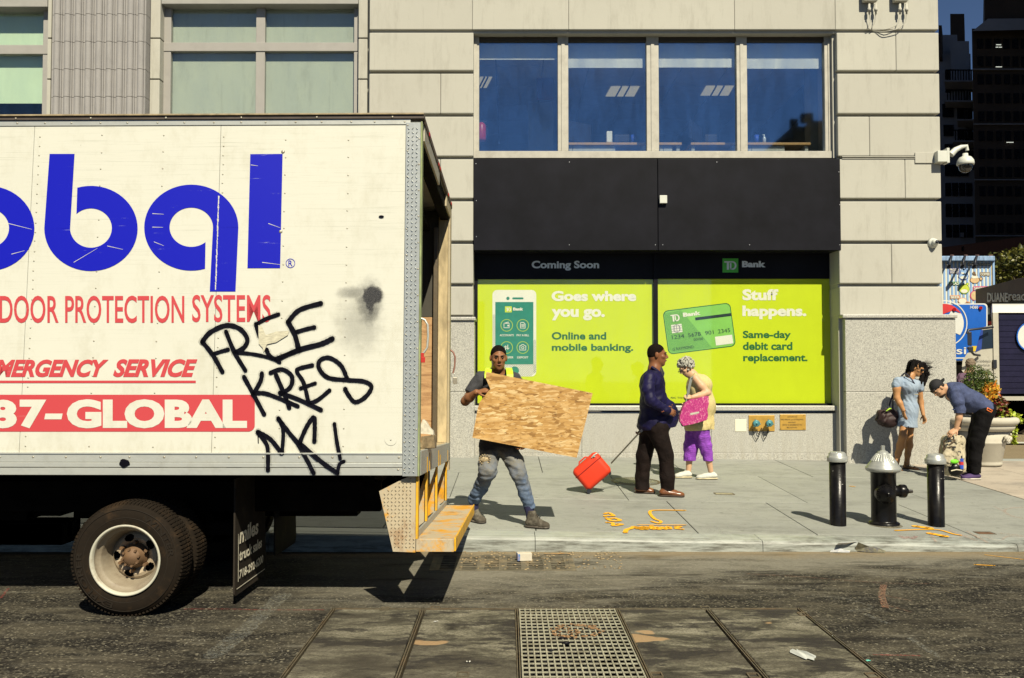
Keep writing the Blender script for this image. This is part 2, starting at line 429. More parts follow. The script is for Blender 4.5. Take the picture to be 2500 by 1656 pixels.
# ================================================================== ground
def holed_sheet(mb, x0, x1, y0, y1, z, holes):
    xs = sorted({x0, x1, *[h[0] for h in holes], *[h[1] for h in holes]}); ys = sorted({y0, y1, *[h[2] for h in holes], *[h[3] for h in holes]})
    for i in range(len(xs)-1):
        for j in range(len(ys)-1):
            cx, cy = (xs[i]+xs[i+1])/2, (ys[j]+ys[j+1])/2
            if any(h[0] < cx < h[1] and h[2] < cy < h[3] for h in holes): continue
            mb.add([(xs[i],ys[j],z),(xs[i+1],ys[j],z),(xs[i+1],ys[j+1],z),(xs[i],ys[j+1],z)], [(0,1,2,3)])
VX0, VX1, VY0, VY1 = -1.275, 2.12, 4.80, 6.30
DX0, DX1, DY0, DY1 = on_road(1050, 1385).x, on_road(1405, 1385).x, 7.50, 8.17
mb = MB(); holed_sheet(mb, -260, 260, -260, KERB_Y0, 0, [(VX0, VX1, VY0, VY1), (DX0, DX1, DY0, DY1)])
road = tag(obj('road', mb, ASPHALT), 'dark worn asphalt street', kind='structure')
mb = MB(); mb.add([(7.2,14.62,.20),(400,14.62,.20),(400,600,.20),(7.2,600,.20)], [(0,1,2,3)])
tag(obj('avenue_road', mb, ASPHALT), 'asphalt of the cross street beyond the corner', kind='structure')
mb = MB(); mb.add([(-400,-260,-.9),(400,-260,-.9),(400,600,-.9),(-400,600,-.9)], [(0,1,2,3)])
tag(obj('ground', mb, DARKJ), 'ground under the streets', kind='structure')

# sidewalk: base plus separate concrete flags
def walk_box(mb, x0, x1, y0, y1, top=0.0, th=.05):
    b = [(x,y,walk_z(y,x)+top-th) for x, y in ((x0,y0),(x1,y0),(x1,y1),(x0,y1))]
    t = [(p[0],p[1],p[2]+th) for p in b]; mb.hexa(b, t)
sw = empty('sidewalk', (0, KERB_Y1, 0)); tag(sw, 'pale grey concrete sidewalk in front of the building', kind='structure')
mb = MB(); walk_box(mb, -22, 6.49, KERB_Y1-.02, 14.6, -.022, .12); obj('base', mb, DARKJ, sw)
rows = [(KERB_Y1+.022, 10.38, [-22,-19,-16.4,-13.4,-10.4,-7.4,-5.9,-4.4,-2.75,-1.25,.28,1.9,3.09,4.68,6.48]),
        (10.38, 12.45, [-22,-19,-16,-13,-10,-7,-4.9,-2.8,-.7,1.45,3.6,5.2,6.48]),
        (12.45, 14.55, [-22,-18,-15,-12,-9,-6.6,-4.2,-1.8,.5,2.6,4.4,6.48])]
for (y0, y1, xs) in rows:
    for a, b in zip(xs, xs[1:]):
        mb = MB(); j = .0045; walk_box(mb, a+j, b-j, y0+j, y1-j, random.uniform(-.002, .002), .03)
        obj('paving_slab', mb, WALKM, sw, bevel=.004, seg=1)
pz = empty('plaza_paving', (6.5, KERB_Y1, 0)); tag(pz, 'tan paving of the corner by the planter', kind='structure')
mb = MB(); walk_box(mb, 6.49, 40, KERB_Y1-.02, 14.6, -.022, .16); obj('base', mb, DARKJ, pz)
xs = [6.495]+[6.5+1.25*i for i in range(1, 14)]; ys = [KERB_Y1+.006, 9.9, 11.15, 12.4, 13.5, 14.58]
for a, b in zip(xs, xs[1:]):
    for c, d in zip(ys, ys[1:]):
        mb = MB(); j = .004; walk_box(mb, a+j, b-j, c+j, d-j, random.uniform(-.002, .002), .03)
        obj('paving_slab', mb, PLAZM, pz, bevel=.004, seg=1)
kb = empty('kerb', (0, KERB_Y0, 0)); tag(kb, 'pale steel-faced kerb along the sidewalk', kind='structure')
xs = [-22,-19,-16,-13,-10,-7.4,-4.9,-2.3,.262,2.45,4.9,7.4,10,13,16,20,30]
for a, b in zip(xs, xs[1:]):
    mb = MB(); y0, y1 = KERB_Y0, KERB_Y1-.004
    prof = [(y1, -.1), (y0-.012, -.1), (y0, KERB_Z-.03), (y0+.008, KERB_Z-.012), (y0+.026, KERB_Z), (y0+.11, KERB_Z+.003), (y0+.118, KERB_Z-.004), (y0+.13, walk_z(y0+.13)-.002), (y1, walk_z(y1)-.002)]
    mb.prism([Vector((a+.003, y, z-TILT*(a-1))) for y, z in prof], (b-a-.006, 0, -TILT*(b-a))); obj('kerb_stone', mb, KERBM, kb)
# avenue kerb behind the plaza
mb = MB(); mb.box(7.35, 40, 14.585, 14.75, -.3, walk_z(14.58, 7.4)+.003); tag(obj('far_kerb', mb, KERBM), kind='structure')

# ================================================================== utility vault cover + street grating
IRON = simple('rusty_cast_iron', L(.12,.10,.065), .6, .35, var=.35, scale=14, bstr=.5, bscale=70, dirt=L(.16,.09,.04), dirt_amt=.6)
IRONL = simple('bare_grating_steel', L(.36,.345,.26), .5, .3, var=.3, scale=20, bstr=.4, bscale=80, dirt=L(.11,.085,.05), dirt_amt=.8, dirt_scale=6)
vc = empty('vault_cover', (.4, 5.5, 0), 'long utility vault cover of worn concrete panels in the roadway', 'vault cover')
mb = MB(); mb.box(VX0, VX1, VY0, VY1, -.8, -.78)
obj('pit_floor', mb, simple('pit_dirt', L(.05,.045,.035), .95, var=.4), vc)
mb = MB()
mb.box(VX0-.03, VX0, VY0, VY1, -.8, -.005); mb.box(VX1, VX1+.03, VY0, VY1, -.8, -.005); mb.box(VX0-.03, VX1+.03, VY1, VY1+.03, -.8, -.005); mb.box(VX0-.03, VX1+.03, VY0-.03, VY0, -.8, -.005)
mb.box(.03, .07, VY0, VY1, -.8, -.06); mb.box(.785, .825, VY0, VY1, -.8, -.06)
obj('pit_wall', mb, BLACK, vc)
cells = [(-1.25, -.635), (-.60, .055), (.80, 1.425), (1.46, 2.095)]
for (a, b) in cells:
    for (c, d) in ((VY0+.015, 5.345), (5.352, VY1-.02)):
        mb = MB(); mb.box(a+.005, b-.005, c+.003, d-.003, -.09, random.uniform(-.004, .002)); obj('cover_panel', mb, CONC, vc, bevel=.005, seg=1)
for x in (VX0+.012, -.6175, .0625, .7925, 1.4425, VX1-.012):
    for s in (-1, 1):
        mb = MB(); mb.box(x+s*.0075-.0035, x+s*.0075+.0035, VY0, VY1, -.1, .003); obj('frame_strip', mb, IRON, vc)
mb = MB(); mb.box(VX0, VX1, VY1-.014, VY1, -.1, .003); obj('frame_strip', mb, IRON, vc)
for (px, py) in ((940, 1487), (1062, 1485), (1722, 1485), (1960, 1500), (1400, 1650), (1603, 1648), (1840, 1650), (2130, 1650), (1130, 1648)):
    p = on_road(px, py)
    if .05 < p.x < .8: continue
    mb = MB()
    for s in (-1, 1): mb.box(p.x-.03, p.x+.03, p.y+s*.035-.004, p.y+s*.035+.004, -.02, .006); mb.box(p.x+s*.03-.004, p.x+s*.03+.004, p.y-.035, p.y+.035, -.02, .005)
    obj('lifting_socket', mb, IRON, vc)
gr = empty('street_grating', (.43, 5.5, 0), 'rectangular steel bar grating set between the concrete vault panels', 'grating')
gx0, gx1, gy0, gy1 = .085, .77, VY0+.01, 6.285
n = 18
for i in range(n+1):
    x = gx0+(gx1-gx0)*i/n; mb = MB(); mb.box(x-.0045, x+.0045, gy0, gy1, -.012, .002+.001*(i%2)); obj('long_bar', mb, IRONL, gr)
for i in range(21):
    y = gy0+(gy1-gy0)*i/20; mb = MB(); mb.box(gx0, gx1, y-.008, y+.008, -.006, -.001); obj('cross_bar', mb, IRONL, gr)
# fragments of rust-coloured muck on the grating
g_ = random.Random(3); mb = MB()
mb2 = MB()
for k in range(130):
    a = g_.uniform(0, 2*math.pi); rr = g_.uniform(.75, 1.05) if k % 3 else g_.uniform(0, 1)
    p = on_road(1405+62*rr*math.cos(a)+g_.uniform(-4, 4), 1543+17*rr*math.sin(a)); s = g_.uniform(.003, .009)
    mb.sphere((p.x, p.y, .004+s*.3), s, 6, 0, (1.6, 1, .5))
tag(obj('wet_debris', mb, simple('orange_muck', L(.26,.15,.07), .8, var=.6, scale=60)), 'orange brown mucky debris lying on the street grating', kind='stuff')
for (px, py, r, lb) in ((1382, 1572, .022, 'largest black scrap, below the orange muck on the grating'), (1345, 1590, .014, 'smallest black scrap on the grating, lowest of the three'), (1372, 1560, .016, 'black scrap touching the lower edge of the orange muck')):
    mb2 = MB(); p = on_road(px, py); mb2.sphere((p.x, p.y, .006), r, 7, 0, (1.4, 1, .5)); tag(obj('black_scrap', mb2, BLACKP), lb, 'scrap', 'black scraps on the street grating')

# ------------------------------------------------------------------ kerb-side drain
dr = empty('storm_drain', (0, 7.8, 0), 'slotted cast iron storm drain in the gutter, partly silted', 'drain')
mb = MB(); mb.box(DX0, DX1, DY0, DY1, -.6, -.58); mb.box(DX0-.02, DX0, DY0, DY1, -.6, -.02); mb.box(DX1, DX1+.02, DY0, DY1, -.6, -.02); mb.box(DX0, DX1, DY1, DY1+.02, -.6, -.02); mb.box(DX0, DX1, DY0-.02, DY0, -.6, -.02)
obj('pit_wall', mb, BLACK, dr)
DRM = simple('silted_iron', L(.13,.115,.08), .75, .1, var=.4, scale=8, bstr=.5, bscale=60, dirt=L(.26,.19,.10), dirt_amt=.8, dirt_scale=4)
mb = MB()
for (a, b, c, d) in ((DX0, DX1, DY0, DY0+.05), (DX0, DX1, DY1-.05, DY1), (DX0, DX0+.05, DY0+.05, DY1-.05), (DX1-.05, DX1, DY0+.05, DY1-.05)): mb.box(a, b, c, d, -.06, .004)
obj('frame', mb, DRM, dr)
nx = 6; w = (DX1-DX0-.1)/nx
for i in range(nx):
    a = DX0+.05+w*i; mb = MB()
    for k in range(9):
        y = DY0+.055+(DY1-DY0-.11)*k/8; mb.box(a+.035, a+w-.0352, y-.012, y+.012, -.006, 0)
    mb.box(a, a+.035, DY0+.05, DY1-.05, -.006, .001); mb.box(a+w-.035, a+w, DY0+.05, DY1-.05, -.006, .001)
    obj('slot_grid', mb, DRM, dr)
p = on_road(1258, 1400)
mb = MB()
for k in range(260):
    q = on_road(g_.uniform(1120, 1520), g_.uniform(1345, 1392)); s = g_.uniform(.003, .011)
    mb.sphere((q.x, q.y, .004), s, 5, 0, (1.8, 1.2, .5))
tag(obj('gutter_grit', mb, simple('gutter_silt', L(.33,.25,.14), .9, var=.4, scale=30)), 'sandy grit washed along the gutter', kind='stuff')

# ================================================================== the corner building
bd = empty('stone_corner_building', (1, 14, .35), 'cream stone corner building with lime green bank window posters', 'building')
X_L, X_R = fx(898), fx(2304)
def blk(name, x0, x1, y0, y1, Yf, Yb, m, parent=bd, bev=.01, gap=0.0):
    mb = MB(); z0, z1 = sorted((fz(y0, Yf), fz(y1, Yf))); a, b = fx(x0, Yf), fx(x1, Yf)
    mb.box(a+gap, b-gap, Yf, Yb, z0+gap, z1-gap)
    return obj(name, mb, m, parent, bevel=bev, seg=2)
def wbox(name, x0, x1, z0, z1, y0, y1, m, parent=bd, bev=0):
    mb = MB(); mb.box(x0, x1, y0, y1, z0, z1); return obj(name, mb, m, parent, bevel=bev)
cz = [fz(y) for y in (76, 176, 281, 385, 488, 592, 696, 770)]
J = .026
# left pilaster and right pilaster courses
splitsL = [None, 1074, 985, 1074, 985, None, 1074]; splitsR = [2198, None, 2130, 2216, None, 2180, None]
for k in range(7):
    z1, z0 = cz[k]-J, cz[k+1]+J
    if k == 6: z0 = cz[7]+.002
    for (xa, xb, sp) in ((898, 1155, splitsL[k]), (2052, 2304, splitsR[k])):
        ed = [fx(xa)]+([fx(sp)] if sp else [])+[fx(xb)]
        for a, b in zip(ed, ed[1:]):
            mb = MB(); mb.box(a+(.0015 if a != ed[0] else 0), b-(.0015 if b != ed[-1] else 0), WALL_Y, WALL_Y+.8 if xb < 2000 or True else 0, z0, z1)
            obj('stone_block', mb, STONE, bd, bevel=.014, seg=2)
zt = cz[0]+J
for (a, b) in ((898, 1152), (1152, 1390), (1390, 1800), (1800, 2049), (2049, 2304)):
    mb = MB(); mb.box(fx(a)+.0015, fx(b)-.0015, WALL_Y, WALL_Y+.6, zt, zt+1.35); obj('stone_block', mb, STONE, bd, bevel=.01, seg=2)
for (a, b) in ((898, 1270), (1270, 1700), (1700, 2304)):
    mb = MB(); mb.box(fx(a), fx(b), WALL_Y, WALL_Y+.6, zt+1.4, zt+4.5); obj('stone_block', mb, STONE, bd, bevel=.01, seg=2)
# backing of the joints and core of the building
wbox('wall_core', X_L+.03, fx(1154), .3, 12, WALL_Y+.09, WALL_Y+.9, STONE)
wbox('wall_core', fx(2053), X_R-.04, .3, 12, WALL_Y+.09, WALL_Y+.9, STONE)
wbox('wall_core', X_L+.03, X_R-.04, cz[0]-.02, 12, WALL_Y+.05, WALL_Y+.55, STONE)
wbox('side_wall', X_R-.44, X_R-.03, .3, 24, WALL_Y+.905, 40, STONE)
wbox('upper_wall', -16, X_R-.03, 12.03, 24, WALL_Y+.05, 15.0, STONE)
# granite base of both pilasters
for (a, b, capa, capb) in ((898, 1158, 895, 1168), (2064, 2334, 2030, 2336)):
    Yg = WALL_Y-.055
    xa, xb = fx(a, Yg), fx(b, Yg)
    zc = fz(776 if a < 1000 else 770, Yg)
    zj = fz(957, Yg)
    wbox('granite_slab', xa, xb, zj+.003, zc-.05, Yg, WALL_Y+.78, GRAN, bev=.006)
    wbox('granite_slab', xa, xb, walk_z(WALL_Y)-.45, zj-.003, Yg, WALL_Y+.78, GRAN, bev=.006)
    wbox('granite_cap', xa-.02 if a < 1000 else xa-.05, xb+.02, zc-.045, zc+.012, Yg-.035, WALL_Y+.80, GRAN, bev=.012)
# ---- fascia panels
YF = WALL_Y-.01
for (a, b) in ((1156, 1608), (1609, 2057)):
    zb, zt_ = fz(611, YF), fz(388, YF); mb = MB(); mb.box(fx(a, YF), fx(b, YF)-.004, YF, YF+.12, zb, zt_); obj('black_fascia_panel', mb, BLACKP, bd, bevel=.003)
mb = MB()
for (px, py) in [(1163,490),(1163,578),(1600,598),(1618,598),(2050,598),(2050,500),(2048,420),(1162,400),(1390,598),(1830,598),(1390,396),(1750,396)]:
    p = at(px, py, YF); mb.cyl((p.x, YF-.004, p.z), (p.x, YF+.002, p.z), .007, 8)
    obj('screw', mb, simple('zinc_screw', L(.5), .4, .8), bd); mb = MB()
# core behind the fascia: soffit of the display recess
YW = WALL_Y+.43
wbox('soffit', fx(1156), fx(2057), fz(611)+.004, fz(386)-.01, WALL_Y+.13, YW+.3, BLACKP)
# ---- display window recess
def wf(name, x0, x1, y0, y1, Yf, th, m, parent=bd, bev=0):
    mb = MB(); mb.box(fx(x0, Yf), fx(x1, Yf), Yf, Yf+th, fz(y1, Yf), fz(y0, Yf)); return obj(name, mb, m, parent, bevel=bev)
dw = empty('display_window', (2, YW, 2), parent=None); dw.parent = bd; dw.location = Vector((2, YW, 2))-bd.location
wf('header_panel', 1164, 1598, 600, 682, YW, .1, BLACKP, dw); wf('header_panel', 1606, 2034, 600, 681, YW, .1, BLACKP, dw)
wf('mullion', 1597, 1607, 600, 990, YW-.05, .1, BLACKP, dw); wf('mullion', 1156, 1166, 600, 990, YW-.03, .1, BLACKP, dw); wf('mullion', 2031, 2040, 600, 990, YW-.03, .1, BLACKP, dw)
wf('bottom_rail', 1156, 2040, 985, 992, YW-.04, .2, BLACKP, dw)
wf('backing', 1150, 2050, 600, 1000, YW+.13, .05, BLACK, dw)
# sill and bulkhead wall below
YB = WALL_Y+.26
wf('window_sill', 1150, 2044, 991, 1003, YB-.05, .5, GRAN, bd, .01)
zs = fz(1004.5, YB)
xe = [fx(1150, YB), fx(1420, YB), fx(1735, YB), fx(2040, YB)]
for a, b in zip(xe, xe[1:]):
    wbox('granite_slab', a+.002, b-.002, fz(1107, YB)+.004, zs-.028, YB, YB+.3, GRAN, bev=.004)
    wbox('plinth_slab', a+.002, b-.002, .0, fz(1107, YB), YB-.006, YB+.3, GRAN, bev=.004)
# ---- office windows above
YO = WALL_Y+.2
ow = empty('office_window', (2, YO, 6)); ow.parent = bd; ow.location = Vector((2, YO, 6))-bd.location
wf('head_rail', 1150, 2045, 84, 101, YO, .12, simple('brown_window_head', L(.05,.04,.03), .7), ow)
wf('sill_rail', 1150, 2045, 369, 386, YO-.06, .25, FRAMEW, ow, .004)
for (a, b) in ((1150, 1169), (1363, 1389), (1582, 1612), (1804, 1830), (2021, 2047)):
    wf('mullion', a, b, 84, 369, YO-.02, .12, FRAMEW, ow, .006)
    wf('mullion_bead', (a+b)/2-4, (a+b)/2+4, 100, 369, YO-.034, .03, FRAMEW, ow, .003)
for (a, b) in ((1169, 1363), (1389, 1582), (1612, 1804), (1830, 2021)):
    p = wf('window_pane', a, b, 101, 369, YO+.04, .008, BLUEG, ow)
BLW = simple('white_roller_blind', L(.82,.82,.72), .8, var=.04, bstr=.05)
for (a, b, c) in ((1165, 1363, 146), (1389, 1578, 166), (1612, 1800, 165), (1830, 2016, 168)):
    wf('roller_blind', a, b, 95, c, YO+.13, .006, BLW, ow)
wf('window_jamb', 2040, 2053, 76, 386, YO-.1, .5, STONE, ow)
# office interior
room = empty('office_room', (3, 17, 5.2)); room.parent = bd; room.location = Vector((3, 17, 5.2))-bd.location
zc_ = fz(101, YO)+.12; z_f = 4.55
INT = simple('office_wall', L(.34,.34,.33), .8); CEIL = simple('ceiling_tile', L(.62,.62,.6), .9)
wbox('back_wall', X_L, X_R-.6, z_f, zc_, 21, 21.1, INT, room); wbox('floor', X_L, X_R-.6, z_f-.1, z_f, YO+.3, 21, INT, room)
wbox('side_wall', X_L-.1, X_L, z_f, zc_, YO+.5, 21, INT, room); wbox('side_wall', X_R-.6, X_R-.5, z_f, zc_, YO+.5, 21, INT, room)
wbox('roof_slab', X_L, X_R-.45, zc_+.06, zc_+.1, YO+.3, 21, BLACK, room)
for ix in range(9):
    for iy in range(6):
        x = X_L+.35+ix*.86; y = YO+.35+iy*1.12
        wbox('ceiling_tile', x, x+.845, zc_, zc_+.03, y, y+1.105, CEIL, room)
wbox('partition', fx(1290, 16.4), fx(1352, 16.4), z_f, fz(250, 16.4), 16.4, 16.5, simple('cubicle_grey', L(.36,.38,.38), .8), room)
wbox('window_column', fx(1985, 15.1), fx(2030, 15.1), z_f, zc_, 15.1, 15.4, simple('grey_column', L(.30,.31,.26), .8), room)
lm = NG('lit_troffer'); lm.bsdf(L(.8,.75,.55), .5, emis=L(1,.86,.5), estr=.3)
for (a, b, c, d) in ((1478, 1562, 211, 236), (1710, 1792, 210, 234), (1158, 1202, 188, 215)):
    zc2 = zc_-.01
    q = [hit(px, py, Vector((0,0,zc2)), Vector((0,0,1))) for px, py in ((a, d), (b-14, d), (b, c), (a+14, c))]
    f = MB(); f.poly(q); ob = obj('ceiling_light', f, lm.m, room)
    f = MB()
    for t in (.36, .64):
        m0 = q[0].lerp(q[1], t); m1 = q[3].lerp(q[2], t); f.tube([m0, m1], .02, 4)
    obj('light_louver', f, simple('louver_grey', L(.2), .5), room)
def thing_box(name, label, cat, x0, x1, y0, y1, Y, th, m, bev=.01):
    mb = MB(); mb.box(fx(x0, Y), fx(x1, Y), Y, Y+th, fz(y1, Y), fz(y0, Y)); return tag(obj(name, mb, m, bevel=bev), label, cat)
DESKW = simple('orange_desk_edge', L(.55,.33,.12), .5, var=.1); PALE = simple('pale_laminate', L(.5,.52,.46), .6, var=.06)
DKPL = simple('dark_plastic', L(.02,.022,.03), .4)
for i, (a, b, lab) in enumerate(((1388, 1583, 'office desk with orange edge behind the second pane'), (1612, 1668, 'short desk return behind the left end of the third pane'), (1690, 1806, 'desk with white legs behind the third pane'), (1830, 1985, 'orange edged desk behind the rightmost pane'))):
    YD = YO+.35; e = empty('office_desk', (fx((a+b)/2, YD), YD, 4.55), lab, 'desk', 'desks behind the office windows')
    mb = MB(); mb.box(fx(a, YD), fx(b, YD), YD, YD+.7, fz(354, YD), fz(348, YD)); obj('desk_top', mb, DESKW, e, bevel=.006)
    for xx in (a+3, b-12):
        mb = MB(); mb.box(fx(xx, YD), fx(xx+8, YD), YD+.05, YD+.65, 4.55, fz(354.5, YD)); obj('leg', mb, PALE, e)
    if i != 2:
        mb = MB(); mb.box(fx(a+12, YD), fx(a+.6*(b-a), YD), YD+.05, YD+.6, 4.6, fz(355, YD)); obj('drawer_unit', mb, PALE, e, bevel=.005)
YD = YO+.42
thing_box('paper_stand', 'upright white box on the desk behind the second pane', 'box', 1483, 1497, 320, 347.5, YD, .1, BLW)
def monitor(px, py0, py1, w, lab, tilt):
    zb = fz(347.5, YD); e = empty('monitor', (fx(px, YD+.2), YD+.2, zb), lab, 'monitor', rot=(0, 0, tilt))
    h = fz(py0, YD)-zb
    mb = MB(); mb.box(-w/2, w/2, -.02, .02, .06, h); obj('screen', mb, DKPL, e, True, bevel=.006)
    mb = MB(); mb.box(-.02, .02, .021, .05, .01, h*.6); mb.box(-.1, .1, -.06, .08, 0, .012); obj('stand', mb, DKPL, e, True)
monitor(1416, 292, 347, .5, 'dark monitor seen behind the second pane, left side', R(35)); monitor(1520, 322, 347, .26, 'small dark monitor beside the white box behind the second pane', 0)
monitor(1702, 296, 347, .6, 'dark tilted monitor behind the third pane', R(60)); monitor(1742, 322, 347, .25, 'small dark screen behind the third pane beside the tilted monitor', 0)
BLUEP = simple('blue_plastic', L(.03,.08,.45), .35)
for (px, lab) in ((1550, 'blue cup on the desk behind the second pane'), (1856, 'blue cup on the desk behind the rightmost pane')):
    x = fx(px, YD); zb = fz(347.5, YD); mb = MB(); mb.lathe([(0, 0), (.03, 0), (.042, .15), (.04, .15), (.03, .01), (0, .01)], (x, YD+.1, zb), n=16); tag(obj('cup', mb, BLUEP), lab, 'cup', 'blue cups on the office desks')
x = fx(1875, YD); zb = fz(347.5, YD); mb = MB(); mb.lathe([(0, 0), (.028, 0), (.03, .1), (.012, .125), (.01, .15), (0, .15)], (x, YD+.1, zb), n=14); mb.box(x-.03, x+.008, YD+.093, YD+.107, zb+.15, zb+.162)
tag(obj('pump_bottle', mb, simple('clear_soap', L(.6,.68,.68), .2)), 'clear pump bottle on the desk behind the rightmost pane', 'bottle')
e = empty('fire_extinguisher', (fx(1175, 14.9), 14.9, fz(345, 14.9)), 'red fire extinguisher in the left corner of the leftmost office pane', 'extinguisher')
RED = simple('red_gloss', L(.5,.02,.03), .35)
mb = MB(); mb.lathe([(0, 0), (.075, 0), (.08, .03), (.08, .27), (.05, .31), (.025, .33), (0, .33)], n=18); obj('cylinder_body', mb, RED, e, True)
mb = MB(); mb.box(-.02, .09, -.012, .012, .33, .36); mb.tube([(.03,0,.33),(.1,0,.25),(.09,0,.1)], .01, 6); obj('valve', mb, DKPL, e, True)
thing_box('wall_notice', 'grey and red notice board behind the leftmost office pane', 'notice', 1311, 1352, 170, 243, 16.3, .04, simple('notice_red', L(.30,.12,.10), .7))

# ---- left bays with blinds
YL = WALL_Y+.17
for k in range(8):
    y1 = 15+100*k-120; y0 = y1+97
    for (a, b, Yf) in ((871, 893, YL), (357, 381, YL), (103, 112, YL+.02)):
        wf('stone_block', a, b, y1, y0, Yf, .3, STONE, bd, .008)
wbox('wall_core', fx(98, YL), X_L+.02, .3, 12, YL+.28, YL+.34, STONE)
wbox('wall_core', -18, fx(108, YL), .3, 3.6, YL+.1, YL+.34, GRAN)
wbox('wall_core', fx(395, YL), X_L, .3, 2.6, YL-.02, YL+.1, GRAN)
wbox('back_gap', fx(893, YL), X_L+.05, .3, 12, YL+.05, YL+.2, STONE)
GREYL = simple('grey_lintel', L(.30,.29,.265), .75, var=.08, scale=4, bstr=.4, bscale=40)
wf('lintel', 383, 870, -160, 10, YL+.02, .4, GREYL, bd, .01); wf('lintel', -900, 101, -160, 17, YL+.02, .4, GREYL, bd, .01)
wbox('wall_above', -18, X_L, fz(-150, YL), 12, YL+.05, YL+.4, STONE)
def bay(x0, x1, xm, tr0, tr1, top, bot, blinds, lab):
    e = empty('blind_window', (fx((x0+x1)/2, YL), YL+.1, 5)); e.parent = bd; e.location = Vector((fx((x0+x1)/2, YL), YL+.1, 5))-bd.location
    Yf = YL+.17
    wf('frame_post', x0, x0+20, top, bot, Yf, .09, FRAMEG, e, .005); wf('frame_post', x1-12, x1, top, bot, Yf, .09, FRAMEG, e, .005)
    wf('frame_post', xm-11, xm+11, top, bot, Yf+.003, .09, FRAMEG, e, .005)
    wf('frame_rail', x0, x1, tr0, tr1, Yf-.012, .1, FRAMEG, e, .005); wf('frame_rail', x0, x1, top, top+8, Yf+.01, .09, FRAMEG, e); wf('frame_rail', x0, x1, bot-15, bot, Yf+.01, .1, FRAMEG, e)
    for (a, b) in ((x0+18, xm-10), (xm+10, x1-10)):
        wf('window_pane', a, b, top+5, tr0+3, Yf+.045, .006, GLASS, e); wf('window_pane', a, b, tr1-3, bot-12, Yf+.045, .006, GLASS, e)
    for (a, b, c, d) in blinds: wf('blind', a, b, c, d, Yf+.15, .008, BLINDM, e)
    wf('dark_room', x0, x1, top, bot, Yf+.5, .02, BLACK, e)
bay(388, 872, 629, 104, 125, 12, 760, ((395, 626, 15, 112), (632, 872, 15, 112), (395, 626, 112, 700), (632, 872, 112, 690)), '')
bay(-420, 104, -160, 110, 132, 18, 760, ((-400, -170, 20, 112), (-150, 100, 20, 112), (-400, -170, 128, 300), (-150, 100, 128, 253)), '')
# fluted grey column made of drums
def flute_drum(z0, z1):
    mb = MB(); pts = []; xa, xb = fx(112), fx(345); n = 9; w = (xb-xa)/n
    for i in range(n):
        x = xa+i*w; rw = w*.62
        pts.append((x, WALL_Y+.035)); pts.append((x+w*.16, WALL_Y+.035))
        for k in range(9):
            a = math.pi*k/8; pts.append((x+w*.2+rw/2-math.cos(a)*rw/2, WALL_Y+.03-math.sin(a)*.055))
        pts.append((x+w*.86, WALL_Y+.035)); pts.append((x+w*.88, WALL_Y+.012)); pts.append((x+w*.97, WALL_Y+.012))
    pts.append((xb, WALL_Y+.035))
    v = [(x, y, z) for z in (z0, z1) for x, y in pts]; m = len(pts)
    mb.add(v, [(i, i+1, i+1+m, i+m) for i in range(m-1)]); Yb = WALL_Y+.5
    mb.add([(xb, WALL_Y+.035, z0), (xb, Yb, z0), (xb, Yb, z1), (xb, WALL_Y+.035, z1), (xa, WALL_Y+.035, z0), (xa, Yb, z0), (xa, Yb, z1), (xa, WALL_Y+.035, z1)], [(0,1,2,3), (4,7,6,5)])
    mb.add([(x, y, z1) for x, y in pts]+[(xb, Yb, z1), (xa, Yb, z1)], [tuple(range(m+2))])
    mb.add([(x, y, z0) for x, y in pts]+[(xb, Yb, z0), (xa, Yb, z0)], [tuple(range(m+2))[::-1]]); return mb
zh = fz(35)-fz(102); z = fz(35)+2*zh
col = empty('fluted_column', (fx(230), WALL_Y, .4)); col.parent = bd; col.location = Vector((fx(230), WALL_Y, .4))-bd.location
while z > 1.4: obj('column_drum', flute_drum(z-zh+.004, z-.004), GREYC, col); z -= zh
wbox('column_core', fx(113), fx(344), .3, 9, WALL_Y+.06, WALL_Y+.4, GREYC, col)

# ---- things fixed to the facade
WHP = simple('white_plastic', L(.55,.56,.5), .4, var=.05, bstr=.05)
def wb(name, label, cat, x0, x1, y0, y1, Y0, th, m, bev=.004): return thing_box(name, label, cat, x0, x1, y0, y1, Y0-th, th, m, bev)
wb('junction_box', 'small white square box on the black fascia', 'junction box', 1613, 1631, 477, 496, YF, .06, WHP)
